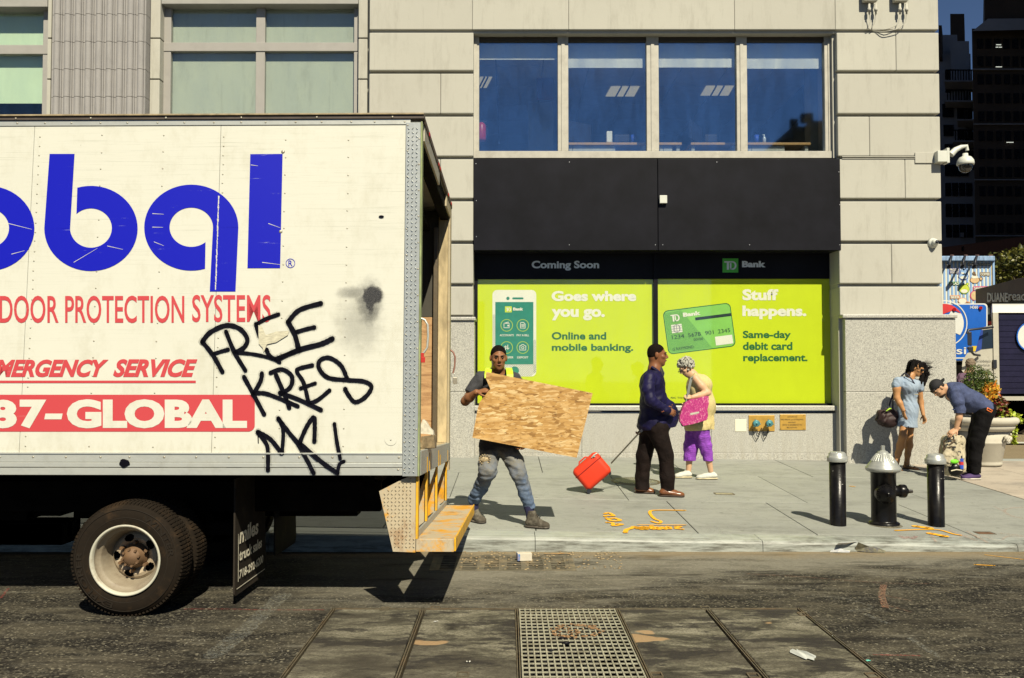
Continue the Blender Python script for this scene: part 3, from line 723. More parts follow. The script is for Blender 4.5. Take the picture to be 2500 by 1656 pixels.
# two cream radio boxes with cable loops
for i, (px, lab) in enumerate(((2130, 'cream cable box high on the wall, left of two'), (2205, 'cream cable box high on the wall, right of two'))):
    e = empty('cable_box', (fx(px), WALL_Y, fz(8)), lab, 'cable box', 'cream cable boxes on the corner pilaster')
    mb = MB(); mb.box(fx(px-17), fx(px+17), WALL_Y-.13, WALL_Y-.03, fz(10), fz(-60)); obj('housing', mb, STONE, e, bevel=.012)
    mb = MB(); mb.box(fx(px-8), fx(px+8), WALL_Y-.03, WALL_Y, fz(0), fz(-50)); obj('bracket', mb, WHP, e)
    for s in (-8, 8):
        mb = MB(); p = at(px+s, 10, WALL_Y-.08); mb.lathe([(0, .0), (.018, 0), (.018, -.07), (.026, -.07), (.026, -.12), (.014, -.12), (.014, -.17), (0, -.17)], p, n=12); obj('connector', mb, STONE, e)
for i, (pts, lab) in enumerate(((((2122,34),(2126,52),(2118,68),(2127,74)), 'short grey cable hanging from the left cable box into the joint'),
      (((2138,36),(2136,54),(2128,68),(2130,76)), 'second short cable under the left cable box'),
      (((2197,44),(2190,62),(2165,72),(2130,73)), 'cable looping from the right cable box to the joint'),
      (((2213,38),(2212,52),(2196,70),(2160,78),(2132,76)), 'longer cable sagging below the right cable box'))):
    mb = MB(); P3 = [at(x, y, WALL_Y-(.07 if k < len(pts)-1 else .0)) for k, (x, y) in enumerate(pts)]
    S = []
    for k in range(len(P3)-1):
        for t in range(4): S.append(P3[k].lerp(P3[k+1], t/4))
    S.append(P3[-1]); S = [S[0]]+[(S[j-1]+S[j]*2+S[j+1])/4 for j in range(1, len(S)-1)]+[S[-1]]
    mb.tube(S, .007, 6); tag(obj('cable', mb, STONE), lab, 'cable', 'cables under the cream boxes')
mb = MB(); mb.tube([at(2056, 383, WALL_Y-.01), at(2240, 383, WALL_Y-.01)], .008, 6); mb.tube([at(2056, 387.5, WALL_Y-.008), at(2240, 387, WALL_Y-.008)], .006, 6)
tag(obj('conduit', mb, STONE), 'thin conduit along the joint to the dome camera bracket', 'conduit')
# big dome camera on a bracket
e = empty('dome_camera', (fx(2300), WALL_Y-.1, fz(388)), 'white dome camera hanging from a bracket past the building corner', 'camera', 'security cameras on the corner pilaster')
yc = WALL_Y-.06
mb = MB(); mb.box(fx(2240), fx(2292), WALL_Y-.02, WALL_Y+.02, fz(399), fz(373)); obj('mounting_plate', mb, STONE, e, bevel=.004)
mb = MB(); mb.box(fx(2291, yc), fx(2314, yc), WALL_Y-.14, WALL_Y+.06, fz(398, yc), fz(371, yc)); obj('bracket_box', mb, WHP, e, bevel=.006)
mb = MB(); mb.box(fx(2314.5, yc), fx(2321, yc), WALL_Y-.13, WALL_Y+.03, fz(400, yc), fz(364, yc)); obj('flange', mb, WHP, e, bevel=.004)
mb = MB(); arm = [(2321,378), (2333,366), (2347,359), (2360,357), (2361,368)]; mb.tube([at(x, y, yc) for x, y in arm], [.055, .045, .035, .03, .03], 10); obj('arm', mb, WHP, e)
c = at(2357, 398, yc); mb = MB(); mb.lathe([(0, .155), (.04, .155), (.045, .11), (.09, .09), (.125, .04), (.132, -.0), (.132, -.03), (.125, -.035), (0, -.035)], c, n=32); obj('dome_housing', mb, WHP, e)
mb = MB(); mb.lathe([(.108, -.036), (.106, -.07), (.09, -.115), (.06, -.145), (.03, -.158), (0, -.16)], c, n=32); obj('dome_lens', mb, simple('smoked_dome', L(.008,.008,.008), .06, spec=.8, bstr=0), e)
# small turret camera
e = empty('turret_camera', (fx(2281), WALL_Y, fz(594)), 'small white round camera fixed on the wall joint near the corner', 'camera', 'security cameras on the corner pilaster')
c = Vector((fx(2281), WALL_Y, fz(594)))
mb = MB(); mb.lathe([(0, -.06), (.05, -.055), (.075, -.03), (.088, 0), (0, 0)], c, 'Y', 28); obj('base', mb, WHP, e)
mb = MB(); mb.sphere(c+Vector((.01, -.055, .005)), .058, 20); obj('eyeball', mb, WHP, e)
mb = MB(); mb.lathe([(0, -.012), (.028, -.01), (.03, .004), (0, .004)], c+Vector((.018, -.108, .006)), 'Y', 18); obj('lens', mb, DKPL, e)
# fire department connection, plaque and blank plate on the bulkhead
BRASS = simple('brass_plate', L(.50,.30,.06), .45, .35, var=.15, scale=12, bstr=.1); TEAL = simple('verdigris_cap', L(.06,.20,.22), .5, .3, var=.2)
wb('blank_plate', 'blank cream square plate on the granite wall', 'plate', 1793, 1821, 1024, 1054, YB, .008, simple('cream_plate', L(.66,.64,.5), .5, var=.03))
e = empty('fire_hose_connection', (fx(1857, YB), YB, fz(1035, YB)), 'brass standpipe plate with two teal hose caps and chains', 'hose connection')
mb = MB(); mb.box(fx(1826, YB), fx(1889, YB), YB-.012, YB, fz(1053, YB), fz(1014, YB)); obj('back_plate', mb, BRASS, e, bevel=.003)
chn = []
for px in (1845, 1877):
    c = Vector((fx(px, YB-.12), YB, fz(1034, YB-.12)))
    mb = MB(); mb.lathe([(.035, -.012), (.035, -.10), (.048, -.10), (.056, -.115), (.056, -.135), (.045, -.14), (.03, -.143), (.012, -.143), (.012, -.165), (0, -.165)], c, 'Y', 24); o_ = obj('hose_cap', mb, TEAL, e)
    mb = MB()
    for k in range(3):
        a = R(90+120*k+20); mb.cyl(c+Vector((.056*math.cos(a), -.125, .056*math.sin(a))), c+Vector((.072*math.cos(a), -.125, .072*math.sin(a))), .008, 8)
    obj('lug', mb, TEAL, o_)
for pts in (((1838,1050),(1840,1062),(1847,1074),(1853,1066),(1858,1046)), ((1848,1048),(1850,1058),(1854,1062),(1857,1048)), ((1859,1046),(1862,1062),(1866,1073),(1872,1064),(1877,1050)), ((1860,1046),(1866,1060),(1873,1058),(1876,1048))):
    P3 = [at(x, y, YB-.03) for x, y in pts]; mb = MB()
    for k in range(len(P3)-1):
        for t in range(4):
            q = P3[k].lerp(P3[k+1], t/4); mb.sphere(q, .008, 6, 0, (1, 1, 1.3))
    obj('chain', mb, simple('chain_dark', L(.05,.05,.04), .4, .6), e)
e = empty('brass_plaque', (fx(1933, YB), YB, fz(1032, YB)), 'engraved brass plaque to the right of the hose connection', 'plaque')
mb = MB(); mb.box(fx(1902, YB), fx(1965, YB), YB-.012, YB, fz(1050, YB), fz(1012, YB)); obj('plate', mb, BRASS, e, bevel=.003)
mb = MB(); F = lambda u, v: at(u, v, YB-.014)
for (s, b) in (('AUTOMATIC', (1922, 1019.5, 1946, 1016.5)), ('FIRE SPRINK and STANDPIPE', (1906, 1026.5, 1961, 1023)), ('SERVING', (1924, 1033, 1942, 1030)), ('100 W 33 BASEMENT TO', (1910, 1039.5, 1958, 1036)), ('BROADWAY', (1921, 1046, 1946, 1042.5))): lay_text(mb, s, b, F, 0, .01)
obj('lettering', mb, simple('engraving', L(.12,.075,.02), .6), e)
mb = MB()
for (px, py) in ((1904.5,1014.5), (1962.5,1014.5), (1904.5,1047.5), (1962.5,1047.5)): p = at(px, py, YB-.012); mb.cyl(p, p+Vector((0,-.006,0)), .006, 8)
obj('screw', mb, DKPL, e)
# ================================================================== box truck
PSI, THE = .014, R(3.0)
O_ = Vector((at(1024, 1161, 6.05).x, 6.05, at(1024, 1161, 6.05).z))
truck = empty('box_truck', O_, 'white graffiti-tagged box truck with open rear and yellow step bumper', 'box truck', rot=(-THE, 0, -PSI))
MT = world_of(truck); EX, EY, EZ = (MT.to_3x3() @ Vector(a) for a in ((1,0,0), (0,1,0), (0,0,1)))
MTI = MT.inverted()
def TSW(px, py, off=0): return hit(px, py, O_ - EY*off, EY)         # world point on the side plane
def TL(px, py, off=0): return MTI @ TSW(px, py, off)                # same in truck coordinates
def SF(off):
    return lambda u, v: TSW(u, v, off)
def tb(name, x0, x1, y0, y1, z0, z1, m, bev=0, par=truck):
    mb = MB(); mb.box(x0, x1, y0, y1, z0, z1); o = obj(name, mb, m, par, True, bevel=bev)
    if par is not truck: pass
    return o
def m_truckpaint():
    g = NG('scratched_white_truck_paint'); v = g.pos(obj=True)
    sx = g.noise(g.pos((.35,1,26), True), 3.2, 9, .8); lines = g.ramp(sx, [(.55, 0.0), (.64, .6)])
    sx2 = g.noise(g.pos((.22,1,55), True, off=(3,0,1)), 3, 9, .82, .15); l2 = g.ramp(sx2, [(.58, 0.0), (.64, .75)])
    zz = g.n('SeparateXYZ'); g.l(v, zz.inputs[0])
    zone = g.ramp(g.math('MULTIPLY', zz.outputs[2], .4), [(.2, .3), (.55, .6), (.9, 1.0)])
    c = g.mix(g.noise(v, .8, 5), L(.56,.555,.48), L(.64,.635,.55))
    c = g.mix(g.math('MULTIPLY', g.math('MAXIMUM', lines, l2), zone), c, L(.33,.34,.27))
    d = g.noise(g.pos((1.2,1,.7), True), 3, 9, .8); c = g.mix(g.ramp(d, [(.50, 0.0), (.72, .5)]), c, L(.43,.41,.31))
    ns = g.noise(g.pos((1,1,.5), True), 34, 4, .8); c = g.mix(g.ramp(ns, [(.70, 0.0), (.74, .8)]), c, L(.08,.075,.06))
    e = g.math('SUBTRACT', .36, zz.outputs[2]); c = g.mix(g.ramp(g.math('ADD', g.math('MULTIPLY', e, 2.5), g.math('SUBTRACT', g.noise(g.pos((3,1,1), True), 6, 8, .8), .5)), [(.35, 0.0), (.9, .6)]), c, L(.36,.32,.2))
    return g.bsdf(c, .38, 0, .4, g.math('ADD', g.noise(v, 2.5, 3), g.math('MULTIPLY', sx, .2)), .12, .01)
def m_vinyl(name, col, rough=.35, scr=L(.45,.47,.5), amt=.5):
    g = NG(name); n = g.noise(g.pos((.5,1,14), True), 3, 9, .8, .1)
    c = g.mix(g.ramp(n, [(.63, 0.0), (.67, amt)]), col, scr)
    return g.bsdf(c, rough, 0, .4, g.noise(g.pos(obj=True), 3, 3), .08, .01)
def m_steel(name, a, b, rough=.42, metal=.55, rust=.3, rc=L(.22,.12,.05), spec=.5):
    g = NG(name); v = g.pos(obj=True)
    c = g.mix(g.noise(g.pos((1,1,3), True), 5, 7, .7), a, b)
    c = g.mix(g.ramp(g.noise(g.pos((1,1,1), True, off=(7,1,2)), 7, 8, .75), [(.52, 0.0), (.7, rust)]), c, rc)
    return g.bsdf(c, rough, metal, spec, g.noise(v, 30, 5), .25, .004)
PAINT = m_truckpaint(); BLUEV = m_vinyl('blue_vinyl', L(.002,.004,.40), .45, amt=.8); REDV = m_vinyl('faded_red_vinyl', L(.50,.055,.062), .45, L(.5,.35,.3), .6)
BLKS = simple('black_spray_paint', L(.004,.004,.008), .6, var=.3, scale=9, bstr=0, spec=.06)
STEEL = m_steel('aluminium_rail', L(.40,.42,.40), L(.54,.54,.48), .4, .35, .25, L(.25,.23,.17))
PLATE = m_steel('diamond_plate_steel', L(.34,.37,.37), L(.52,.53,.49), .35, .5, .2, L(.28,.26,.2))
RIV = m_steel('rivet_metal', L(.28,.27,.22), L(.45,.42,.34), .45, .4, .5)
def m_yellow():
    g = NG('worn_yellow_paint'); v = g.pos(obj=True)
    c = g.mix(g.noise(v, 9, 5), L(.55,.25,.008), L(.70,.34,.012))
    n = g.noise(g.pos((1,1,1), True), 4.2, 8, .72); c = g.mix(g.ramp(n, [(.42, 0.0), (.52, .9)]), c, L(.42,.38,.28))
    n = g.noise(g.pos((1,1,.6), True, off=(4,4,4)), 5, 8, .75); c = g.mix(g.ramp(n, [(.54, 0.0), (.66, .75)]), c, L(.25,.12,.04))
    return g.bsdf(c, .6, .1, .4, n, .3, .005)
YEL = m_yellow()
YELB = simple('bright_yellow_edge_paint', L(.66,.36,.012), .55, var=.2, scale=10, bstr=.2, dirt=L(.3,.2,.08), dirt_amt=.7, dirt_scale=9)
def m_ply():
    g = NG('plywood_lining'); v = g.pos((.7,1,3.2), True)
    w = g.noise(v, 4, 7, .7, 1.2); c = g.ramp(w, [(.3, L(.20,.10,.045)), (.5, L(.42,.25,.12)), (.7, L(.52,.34,.17))])
    c = g.mix(g.ramp(g.noise(g.pos(obj=True), 9, 7, .8), [(.58, 0.0), (.68, .8)]), c, L(.12,.07,.04))
    return g.bsdf(c, .75, 0, .3, w, .2, .004)
PLY = m_ply(); WOODE = simple('pale_worn_timber', L(.44,.35,.2), .8, var=.35, scale=14, stretch=(1,1,.3), bstr=.4, obj=True)
DARKM = simple('greasy_underbody', L(.006,.005,.004), .9, var=.5, scale=5, bstr=.3, bscale=20, spec=.05)

LEN = 7.2
zt0 = TL(900, 305).z; zr0 = TL(900, 1109).z; ztop = TL(900, 279).z
xp = TL(988, 700).x                                            # front edge of the corner post
s1, s2 = TL(528, 700).x, TL(66, 700).x; pw = s1-s2
edges = [xp, s1, s2]
while edges[-1]-pw > -LEN: edges.append(edges[-1]-pw)
edges.append(-LEN)
for a, b in zip(edges, edges[1:]): tb('side_panel', b+.0015, a-.0015, 0, .03, zr0, zt0, PAINT, .001)
tb('seam_backing', -LEN, xp, .02, .05, zr0, zt0, BLACK)
# rails
tb('top_rail', -LEN, xp+.03, -.006, .05, zt0, TL(900, 292).z, STEEL, .002); tb('roof_cap', -LEN, .012, -.016, .05, TL(900, 292).z+.001, ztop-.012, simple('dark_roof_edge', L(.07,.055,.045), .6, .2, var=.3, obj=True), .002)
tb('roof_lip', -LEN, .012, -.028, .06, ztop-.012, ztop, simple('roof_lip_tan', L(.28,.22,.13), .6, var=.4, scale=12), .002)
zA, zB, zC = TL(500, 1129).z, TL(500, 1142).z, 0.0
tb('bottom_rail', -LEN, xp-.001, -.010, .05, zA+.001, zr0, STEEL, .002); tb('bottom_rail', -LEN, xp-.001, -.017, .05, zB+.002, zA-.001, STEEL, .004); tb('bottom_rail', -LEN, xp-.001, -.012, .05, zC, zB-.002, STEEL, .002)
tb('rail_edge', -LEN, xp-.001, -.016, .05, zr0-.002, zr0+.009, STEEL, .001)
tb('far_side_wall', -LEN, -.06, 2.52, 2.58, 0, ztop, PAINT); tb('front_wall', -LEN-.05, -LEN, 0, 2.58, 0, ztop, PAINT)
tb('roof', -LEN, -.01, .04, 2.58, ztop-.05, ztop-.014, simple('fibreglass_roof', L(.35,.34,.3), .6), 0)
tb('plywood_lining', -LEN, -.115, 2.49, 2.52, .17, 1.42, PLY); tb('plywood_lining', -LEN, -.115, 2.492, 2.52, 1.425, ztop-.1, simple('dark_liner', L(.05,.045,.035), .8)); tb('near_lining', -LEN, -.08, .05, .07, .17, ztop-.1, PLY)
for k in range(5): tb('floor_board', -LEN, -.02, .07+k*.484+.002, .07+(k+1)*.484-.002, .13, .17, WOODE, .003)
for k in range(9): tb('roof_bow', -.5-k*.7-.04, -.5-k*.7, .07, 2.49, ztop-.13, ztop-.051, DARKM)
# corner post with raised treads
tb('corner_post', xp, -.012, -.020, .055, -.006, zt0+.01, PLATE, .003); tb('post_edge', -.012, .0, -.012, .06, -.006, zt0+.02, simple('green_algae_edge', L(.22,.26,.12), .8, var=.5, scale=16, stretch=(1,1,.3), dirt=L(.3,.28,.2), dirt_amt=.9), .003)
def treads(x0, x1, z0, z1, yo, name='diamond_tread', par=truck, m=None, keep=None, sp=.030, ln=.011):
    mb = MB(); r = 0; z = z0+sp/2
    while z < z1-.01:
        x = x0+sp/2+(r % 2)*0; c = 0
        while x < x1-.006:
            if keep is None or keep(x, z):
                s = 1 if (r+c) % 2 else -1; a = R(45*s); dx, dz = math.cos(a)*ln, math.sin(a)*ln; nx_, nz = -math.sin(a)*.0032, math.cos(a)*.0032
                mb.add([(x-dx, yo, z-dz), (x+nx_, yo, z+nz), (x+dx, yo, z+dz), (x-nx_, yo, z-nz), (x-dx*.5, yo-.008, z-dz*.5), (x+dx*.5, yo-.008, z+dz*.5)], [(0,4,1), (1,4,5), (1,5,2), (2,5,3), (3,5,4), (3,4,0)])
            x += sp; c += 1
        z += sp; r += 1
    o = obj(name, mb, m or PLATE, par, True); tag(o, kind='stuff'); return o
treads(xp+.004, -.014, .01, zt0, -.0202)
# rivets
mb = MB()
def rivet(p, r=.0075): mb.sphere(p, r, 6, 0, (1, .5, 1))
for px, dz in ((80, .07), (234, .125), (387, .125), (536, .07), (690, .13), (845, .13), (-70, .13)):
    x = TL(px, 700).x; z = zr0+.05
    k = 0
    while z < zt0-.02:
        rivet((x+random.uniform(-.002, .002), 0, z+random.uniform(-.005, .005)), .0065); z += dz; k += 1
for px in (694, 684):
    pass
for (px, py) in ((691, 371), (685, 566)): q = TL(px, py); rivet((q.x, 0, q.z), .015)
for k in range(34): rivet((xp-.03-k*.2-random.uniform(-.03, .03), -.006, (zt0+TL(900,292).z)/2), .008)
for k in range(13): rivet((xp-.1-k*.55, -.017, ztop-.028), .009)
for k in range(30): rivet((xp-.03-k*.235+random.uniform(-.02, .02), -.010, (zA+zr0)/2+.006), .009)
rivet((xp-.03, -.012, .04), .009)
for z in np.arange(.04, zt0, .19): rivet((xp+.012, -.0205, z), .007); rivet((-.022, -.0205, z+.09), .007)
o = obj('rivets', mb, RIV, truck, True); tag(o, kind='stuff')

# ---- lettering
F1 = SF(.0025); Fp = F1
mb = MB()
def arcpts(cx, cy, rx, ry, a0, a1, n=48): return [(cx+rx*math.cos(R(a0+(a1-a0)*i/n)), cy-ry*math.sin(R(a0+(a1-a0)*i/n))) for i in range(n+1)]
def band(o, i): mb.add([F1(*p) for p in o]+[F1(*p) for p in i], [(k, k+1, k+1+len(o), k+len(o)) for k in range(len(o)-1)])
band(arcpts(-30, 558, 114, 104, 0, 360), arcpts(-30, 557, 52, 48, 0, 360))
band(arcpts(222, 558, 114, 104, 107, -180), arcpts(222, 557, 51, 48, 134, -180))
flat(mb, [(121,376), (182,376), (171,558), (108,558)], F1)
band(arcpts(467, 556, 115, 105, 0, 287), arcpts(467, 555, 53, 48, 0, 311))
flat(mb, [(520,555), (582,555), (575,712), (512,712)], F1); flat(mb, [(611,376.6), (690,376), (684,655), (604,655)], F1)
obj('blue_lettering', mb, BLUEV, truck)
mb = MB(); disc(mb, (709, 643), 11.5, F1, 0, 28, 10); lay_text(mb, 'R', (704, 650, 714, 636), F1, 0, .01); obj('registered_mark', mb, BLUEV, truck)
mb = MB()
for s, b in (('DOOR', (-1, 789, 143, 722)), ('PROTECTION', (159, 789, 450, 722)), ('SYSTEMS', (469, 787, 661, 720))): lay_text(mb, s, b, F1, 0, .012)
for s, b in (('EMERGENCY', (-38, 921, 265, 878)), ('SERVICE', (276, 921, 482, 877))): lay_text(mb, s, b, F1, 0, .045, .35)
flat(mb, [(-200, 929.5), (478, 929.5), (478, 935.5), (-200, 935.5)], F1)
pts = [(-300, 964), (612, 964)]+arcpts(606, 971, 16, 7, 90, 0, 5)+[(622, 1038)]+arcpts(606, 1038, 16, 16, 0, -90, 6)+[(-300, 1054)]
flat(mb, pts, F1); obj('red_lettering', mb, REDV, truck)
mb = MB(); F2 = SF(.0042)
for s, b in (('8', (-28, 1046, 41, 976)), ('7', (48, 1046, 113, 976)), ('GLOBAL', (163, 1046, 603, 975))): lay_text(mb, s, b, F2, 0, .055)
flat(mb, [(111,1010), (153,1010), (150,1024), (108,1024)], F2); obj('cream_lettering', mb, PAINT, truck)
# ---- graffiti
def FG(u, v): return TSW(u, v, .0065 if v < 1108 else .0185)
hm = MB()
def G(pts, w=31, seed=1, **k):
    stroke(hm, [(450+x/2.851, 650+y/2.851) for x, y in pts], w/2.851*1.75, lambda u, v: TSW(u, v, .0052 if v < 1106 else .0178), 0, seed+50, 6); stroke(mb, [(450+x/2.851, 650+y/2.851) for x, y in pts], w/2.851, FG, 0, seed, 7, **k)
mb = MB()
for i, (p, w) in enumerate([
  ([(125,525),(180,460),(290,412),(385,435),(438,505),(415,565),(352,602)],32), ([(125,525),(200,620),(265,735)],30), ([(205,610),(260,592),(305,580)],26),
  ([(290,455),(350,600),(425,725)],30), ([(352,600),(480,612),(600,640),(665,670)],24), ([(500,405),(560,370),(655,335)],26), ([(498,402),(510,450),(525,490)],28),
  ([(572,580),(595,625),(650,645),(760,595)],30), ([(722,388),(800,305),(950,258)],32), ([(722,388),(770,480),(797,585)],34), ([(780,458),(840,440),(905,425)],28), ([(640,650),(800,582),(950,542),(1030,505)],36),
  ([(415,770),(480,890),(555,1030)],30), ([(540,745),(530,800),(478,895)],30), ([(480,885),(560,885),(660,920),(790,975)],28),
  ([(600,742),(680,718),(748,765),(738,840),(670,890)],30), ([(637,755),(700,900),(730,985)],30), ([(665,880),(800,930),(950,1000)],30),
  ([(890,690),(800,712),(784,735),(830,810),(862,935)],28), ([(810,850),(860,832),(910,815)],24), ([(870,955),(930,930),(1010,865)],28),
  ([(1132,778),(1090,690),(1010,638),(945,655),(938,710),(1000,775),(1130,792),(1250,802),(1303,840),(1260,910),(1190,945),(1145,900),(1120,855)],29),
  ([(512,1155),(570,1235),(582,1300),(582,1420)],30), ([(515,1155),(600,1205),(675,1300)],30), ([(655,1060),(688,1140),(680,1300)],28), ([(655,1060),(730,1160),(800,1250),(900,1440)],30),
  ([(800,1235),(850,1120),(900,1052),(908,1110),(905,1220)],30), ([(805,1235),(950,1360),(1065,1440)],34), ([(1065,1440),(1080,1380),(1110,1360)],26), ([(1045,1098),(1060,1210),(1085,1340)],26)]):
    G(p, w, i+1)
    if i in (11, 21): obj('graffiti_word', mb, BLKS, truck); mb = MB()
stroke(mb, [(450+512/2.851, 650+1160/2.851), (450+515/2.851, 650+1228/2.851)], 2.6, FG)
HALO = []
obj('graffiti_word', mb, BLKS, truck); mb = MB()
q = [(304+13*math.cos(a)*(1+.1*math.sin(5*a)), 1131+10*math.sin(a)*(1+.12*math.cos(3*a))) for a in [i*math.pi/8 for i in range(16)]]; flat(mb, q, SF(.0215))
obj('paint_blot', mb, BLKS, truck); mb = MB()
q = [(931+6.5*math.cos(a), 529+3.2*math.sin(a)) for a in [i*math.pi/8 for i in range(16)]]; flat(mb, q, FG)
obj('vent_hole', mb, BLKS, truck)
g = NG('black_overspray'); HZ = g.bsdf(L(.01,.01,.015), .7, spec=.05, alpha=g.math('MULTIPLY', g.ramp(g.noise(g.pos(obj=True), 210, 2, .8), [(.45, 0.0), (.62, .55)]), g.ramp(g.noise(g.pos(obj=True), 12, 3, .6), [(.35, .15), (.65, .9)])))
obj('graffiti_overspray', hm, HZ, truck)
rr = random.Random(11); mb = MB(); y = 478
while y < 706:
    h_ = rr.uniform(5, 15); x = 539.5-(y-310)*.034; w0 = rr.uniform(.6, 2.2); w1 = rr.uniform(.6, 2.4); flat(mb, [(x-w0, y), (x+w1, y+1), (x+rr.uniform(.5,2), y+h_), (x-rr.uniform(.4,1.8), y+h_)], SF(.0036)); y += h_
obj('torn_vinyl_edge', mb, PAINT, truck)
for (x0, y0, x1, y1) in ((20,545,78,560), (28,620,60,612), (372,521,400,523), (372,554,398,555), (376,590,400,600), (612,402,630,405), (655,545,684,556), (180,640,238,606), (262,600,300,609), (640,640,684,646)): mb = MB(); flat(mb, [(x0, y0), (x1, y1), (x1, y1+.6), (x0, y0+1.5)], SF(.0037)); obj('scratch', mb, PAINT, truck)
mb = MB(); flat(mb, [(450+x/2.851, 650+y/2.851) for x, y in ((515,410),(540,420),(565,480),(640,455),(728,450),(720,480),(640,530),(575,545),(552,600),(545,570),(518,540))], SF(.0085))
obj('peeled_patch', mb, simple('peeled_glue', L(.50,.47,.35), .5, var=.25, scale=30, stretch=(1,1,3)), truck)
mb = MB(); disc(mb, (954, 1073), 15, SF(.003), 0, 30); disc(mb, (954, 1073), 1.8, SF(.006), 0, 8); obj('patch_disc', mb, PAINT, truck)
mb = MB(); disc(mb, (954, 1074), 2, SF(.005), 0, 10); obj('patch_screw', mb, BLKS, truck)
# sprayed cloud: real paint mist, opacity falls with distance from the nozzle point
g = NG('black_paint_mist'); gp = g.pos(obj=True)
def blob(px, py, rad, sx=1, sz=1):
    c = TL(px, py); mp = g.n('Mapping'); g.l(g.n('TexCoord').outputs['Object'], mp.inputs[0])
    mp.inputs['Location'].default_value = (-c.x*sx/rad, 0, -c.z*sz/rad); mp.inputs['Scale'].default_value = (sx/rad, 0, sz/rad)
    le = g.n('VectorMath', operation='LENGTH'); g.l(mp.outputs[0], le.inputs[0]); return le.outputs['Value']
nz = g.noise(gp, 9, 5, .7)
def fall(d, a, b, amt): 
    d2 = g.math('ADD', d, g.math('MULTIPLY', g.math('SUBTRACT', nz, .5), .9)); return g.ramp(d2, [(a, amt), (b, 0.0)], 'EASE')
al = g.math('MAXIMUM', fall(blob(908, 722, .13, 1, 1), .38, .75, .95), fall(blob(900, 745, .2, 1.4, .8), .25, .95, .55))
al = g.math('MAXIMUM', al, fall(blob(880, 790, .26, 1, .8), .2, .9, .22)); al = g.math('MAXIMUM', al, fall(blob(905, 738, .12, 1.6, .7), .3, .7, .9))
al = g.math('MAXIMUM', al, fall(blob(870, 715, .16, .8, 2.2), .2, .9, .4))
gr2 = g.noise(gp, 220, 2, .8); al2 = g.math('MULTIPLY', al, g.ramp(gr2, [(.3, .55), (.6, 1.0)]))
MIST = g.bsdf(L(.008,.008,.014), .6, alpha=al2)
mb = MB(); a, b = TL(800, 640), TL(983, 900); mb.add([(a.x, -.0035, a.z), (b.x, -.0035, a.z), (b.x, -.0035, b.z), (a.x, -.0035, b.z)], [(0,1,2,3)]); obj('spray_mist', mb, MIST, truck, True)

# ---- rear frame
SILLM = m_steel('rear_sill_steel', L(.30,.33,.33), L(.45,.45,.40), .5, .4, .5, L(.30,.25,.14))
tb('rear_sill', -.06, .004, .062, 2.585, -.005, .168, SILLM, .004)
for y in (.45, .62, 1.35, 1.5, 2.3): mb = MB(); mb.box(.0045, .0065, y, y+random.uniform(.03, .07), -.003, random.uniform(.08, .16)); obj('yellow_paint_run', mb, YELB, truck, True)
tb('far_post', -.115, -.02, 2.47, 2.585, .172, ztop-.03, WOODE, .004); tb('door_track', -.16, -.118, 2.43, 2.47, .172, ztop-.28, m_steel('dark_track', L(.10,.08,.06), L(.2,.16,.1), .4, .5, .5), .003)
tb('far_post_edge', -.018, .004, 2.46, 2.6, -.1, ztop-.03, m_steel('tan_edge', L(.34,.28,.18), L(.45,.38,.24), .6, .2, .6), .003)
tb('rear_header', -.10, -.014, .062, 2.46, ztop-.2, ztop-.052, DARKM, .004); tb('header_trim', -.013, .01, .062, 2.6, ztop-.05, ztop-.001, simple('header_brown', L(.08,.05,.035), .6), .002)
tb('header_angle', -.013, .004, .1, 1.28, ztop-.17, ztop-.055, m_steel('header_steel', L(.35,.34,.28), L(.5,.46,.36), .5, .4, .6), .002); tb('header_angle', -.013, .004, 2.0, 2.46, ztop-.17, ztop-.055, m_steel('header_tan', L(.4,.33,.2), L(.5,.44,.3), .5, .3, .5), .002)
for y in (.35, 1.12, 1.24, 2.1, 2.44):
    tb('marker_lamp', .0045, .016, y, y+.07, ztop-.045, ztop-.015, simple('red_lens', L(.35,.01,.01), .25), .003)
tb('roll_door', -1.9, -.2, .12, 2.42, ztop-.32, ztop-.26, DARKM)
mb = MB(); hp = [TL(1026, 776), TL(1036, 780), TL(1043, 792), TL(1044, 820), TL(1042, 848), TL(1034, 860), TL(1026, 866)]
mb.tube([(p.x+.0, .03, p.z) for p in hp], .008, 8); obj('grab_handle', mb, STEEL, truck, True)
mb = MB(); c = TL(1027, 868); mb.box(c.x-.012, c.x+.02, .02, .035, c.z-.03, c.z+.02); mb.box(c.x+.0, c.x+.03, .018, .022, c.z-.05, c.z-.01); obj('red_tag', mb, simple('red_plastic_tag', L(.4,.02,.015), .5), truck, True, bevel=.003)
YP = 6.05+2.5
hp = [(1100,855), (1107,861), (1111,872), (1110,895), (1106,912)]
mb = MB(); mb.tube([at(x, y, YP) for x, y in hp], .009, 8); obj('far_handle', mb, m_steel('red_rod', L(.25,.1,.08), L(.35,.2,.15), .5, .3, .5), truck)
lk = empty('padlock', at(1108, 925, YP), 'brass padlock hanging open from the far door handle of the truck', 'padlock')
mb = MB(); p = at(1111, 929, YP); mb.box(p.x-.022, p.x+.022, YP-.02, YP+.004, p.z-.035, p.z+.03); obj('lock_body', mb, m_steel('lock_grey', L(.35,.33,.27), L(.45,.42,.35)), lk, bevel=.004)
mb = MB(); mb.tube([at(1104, 922, YP), at(1102, 912, YP), at(1106, 908, YP), at(1110, 914, YP), at(1112, 921, YP)], .005, 6); obj('shackle', mb, STEEL, lk)
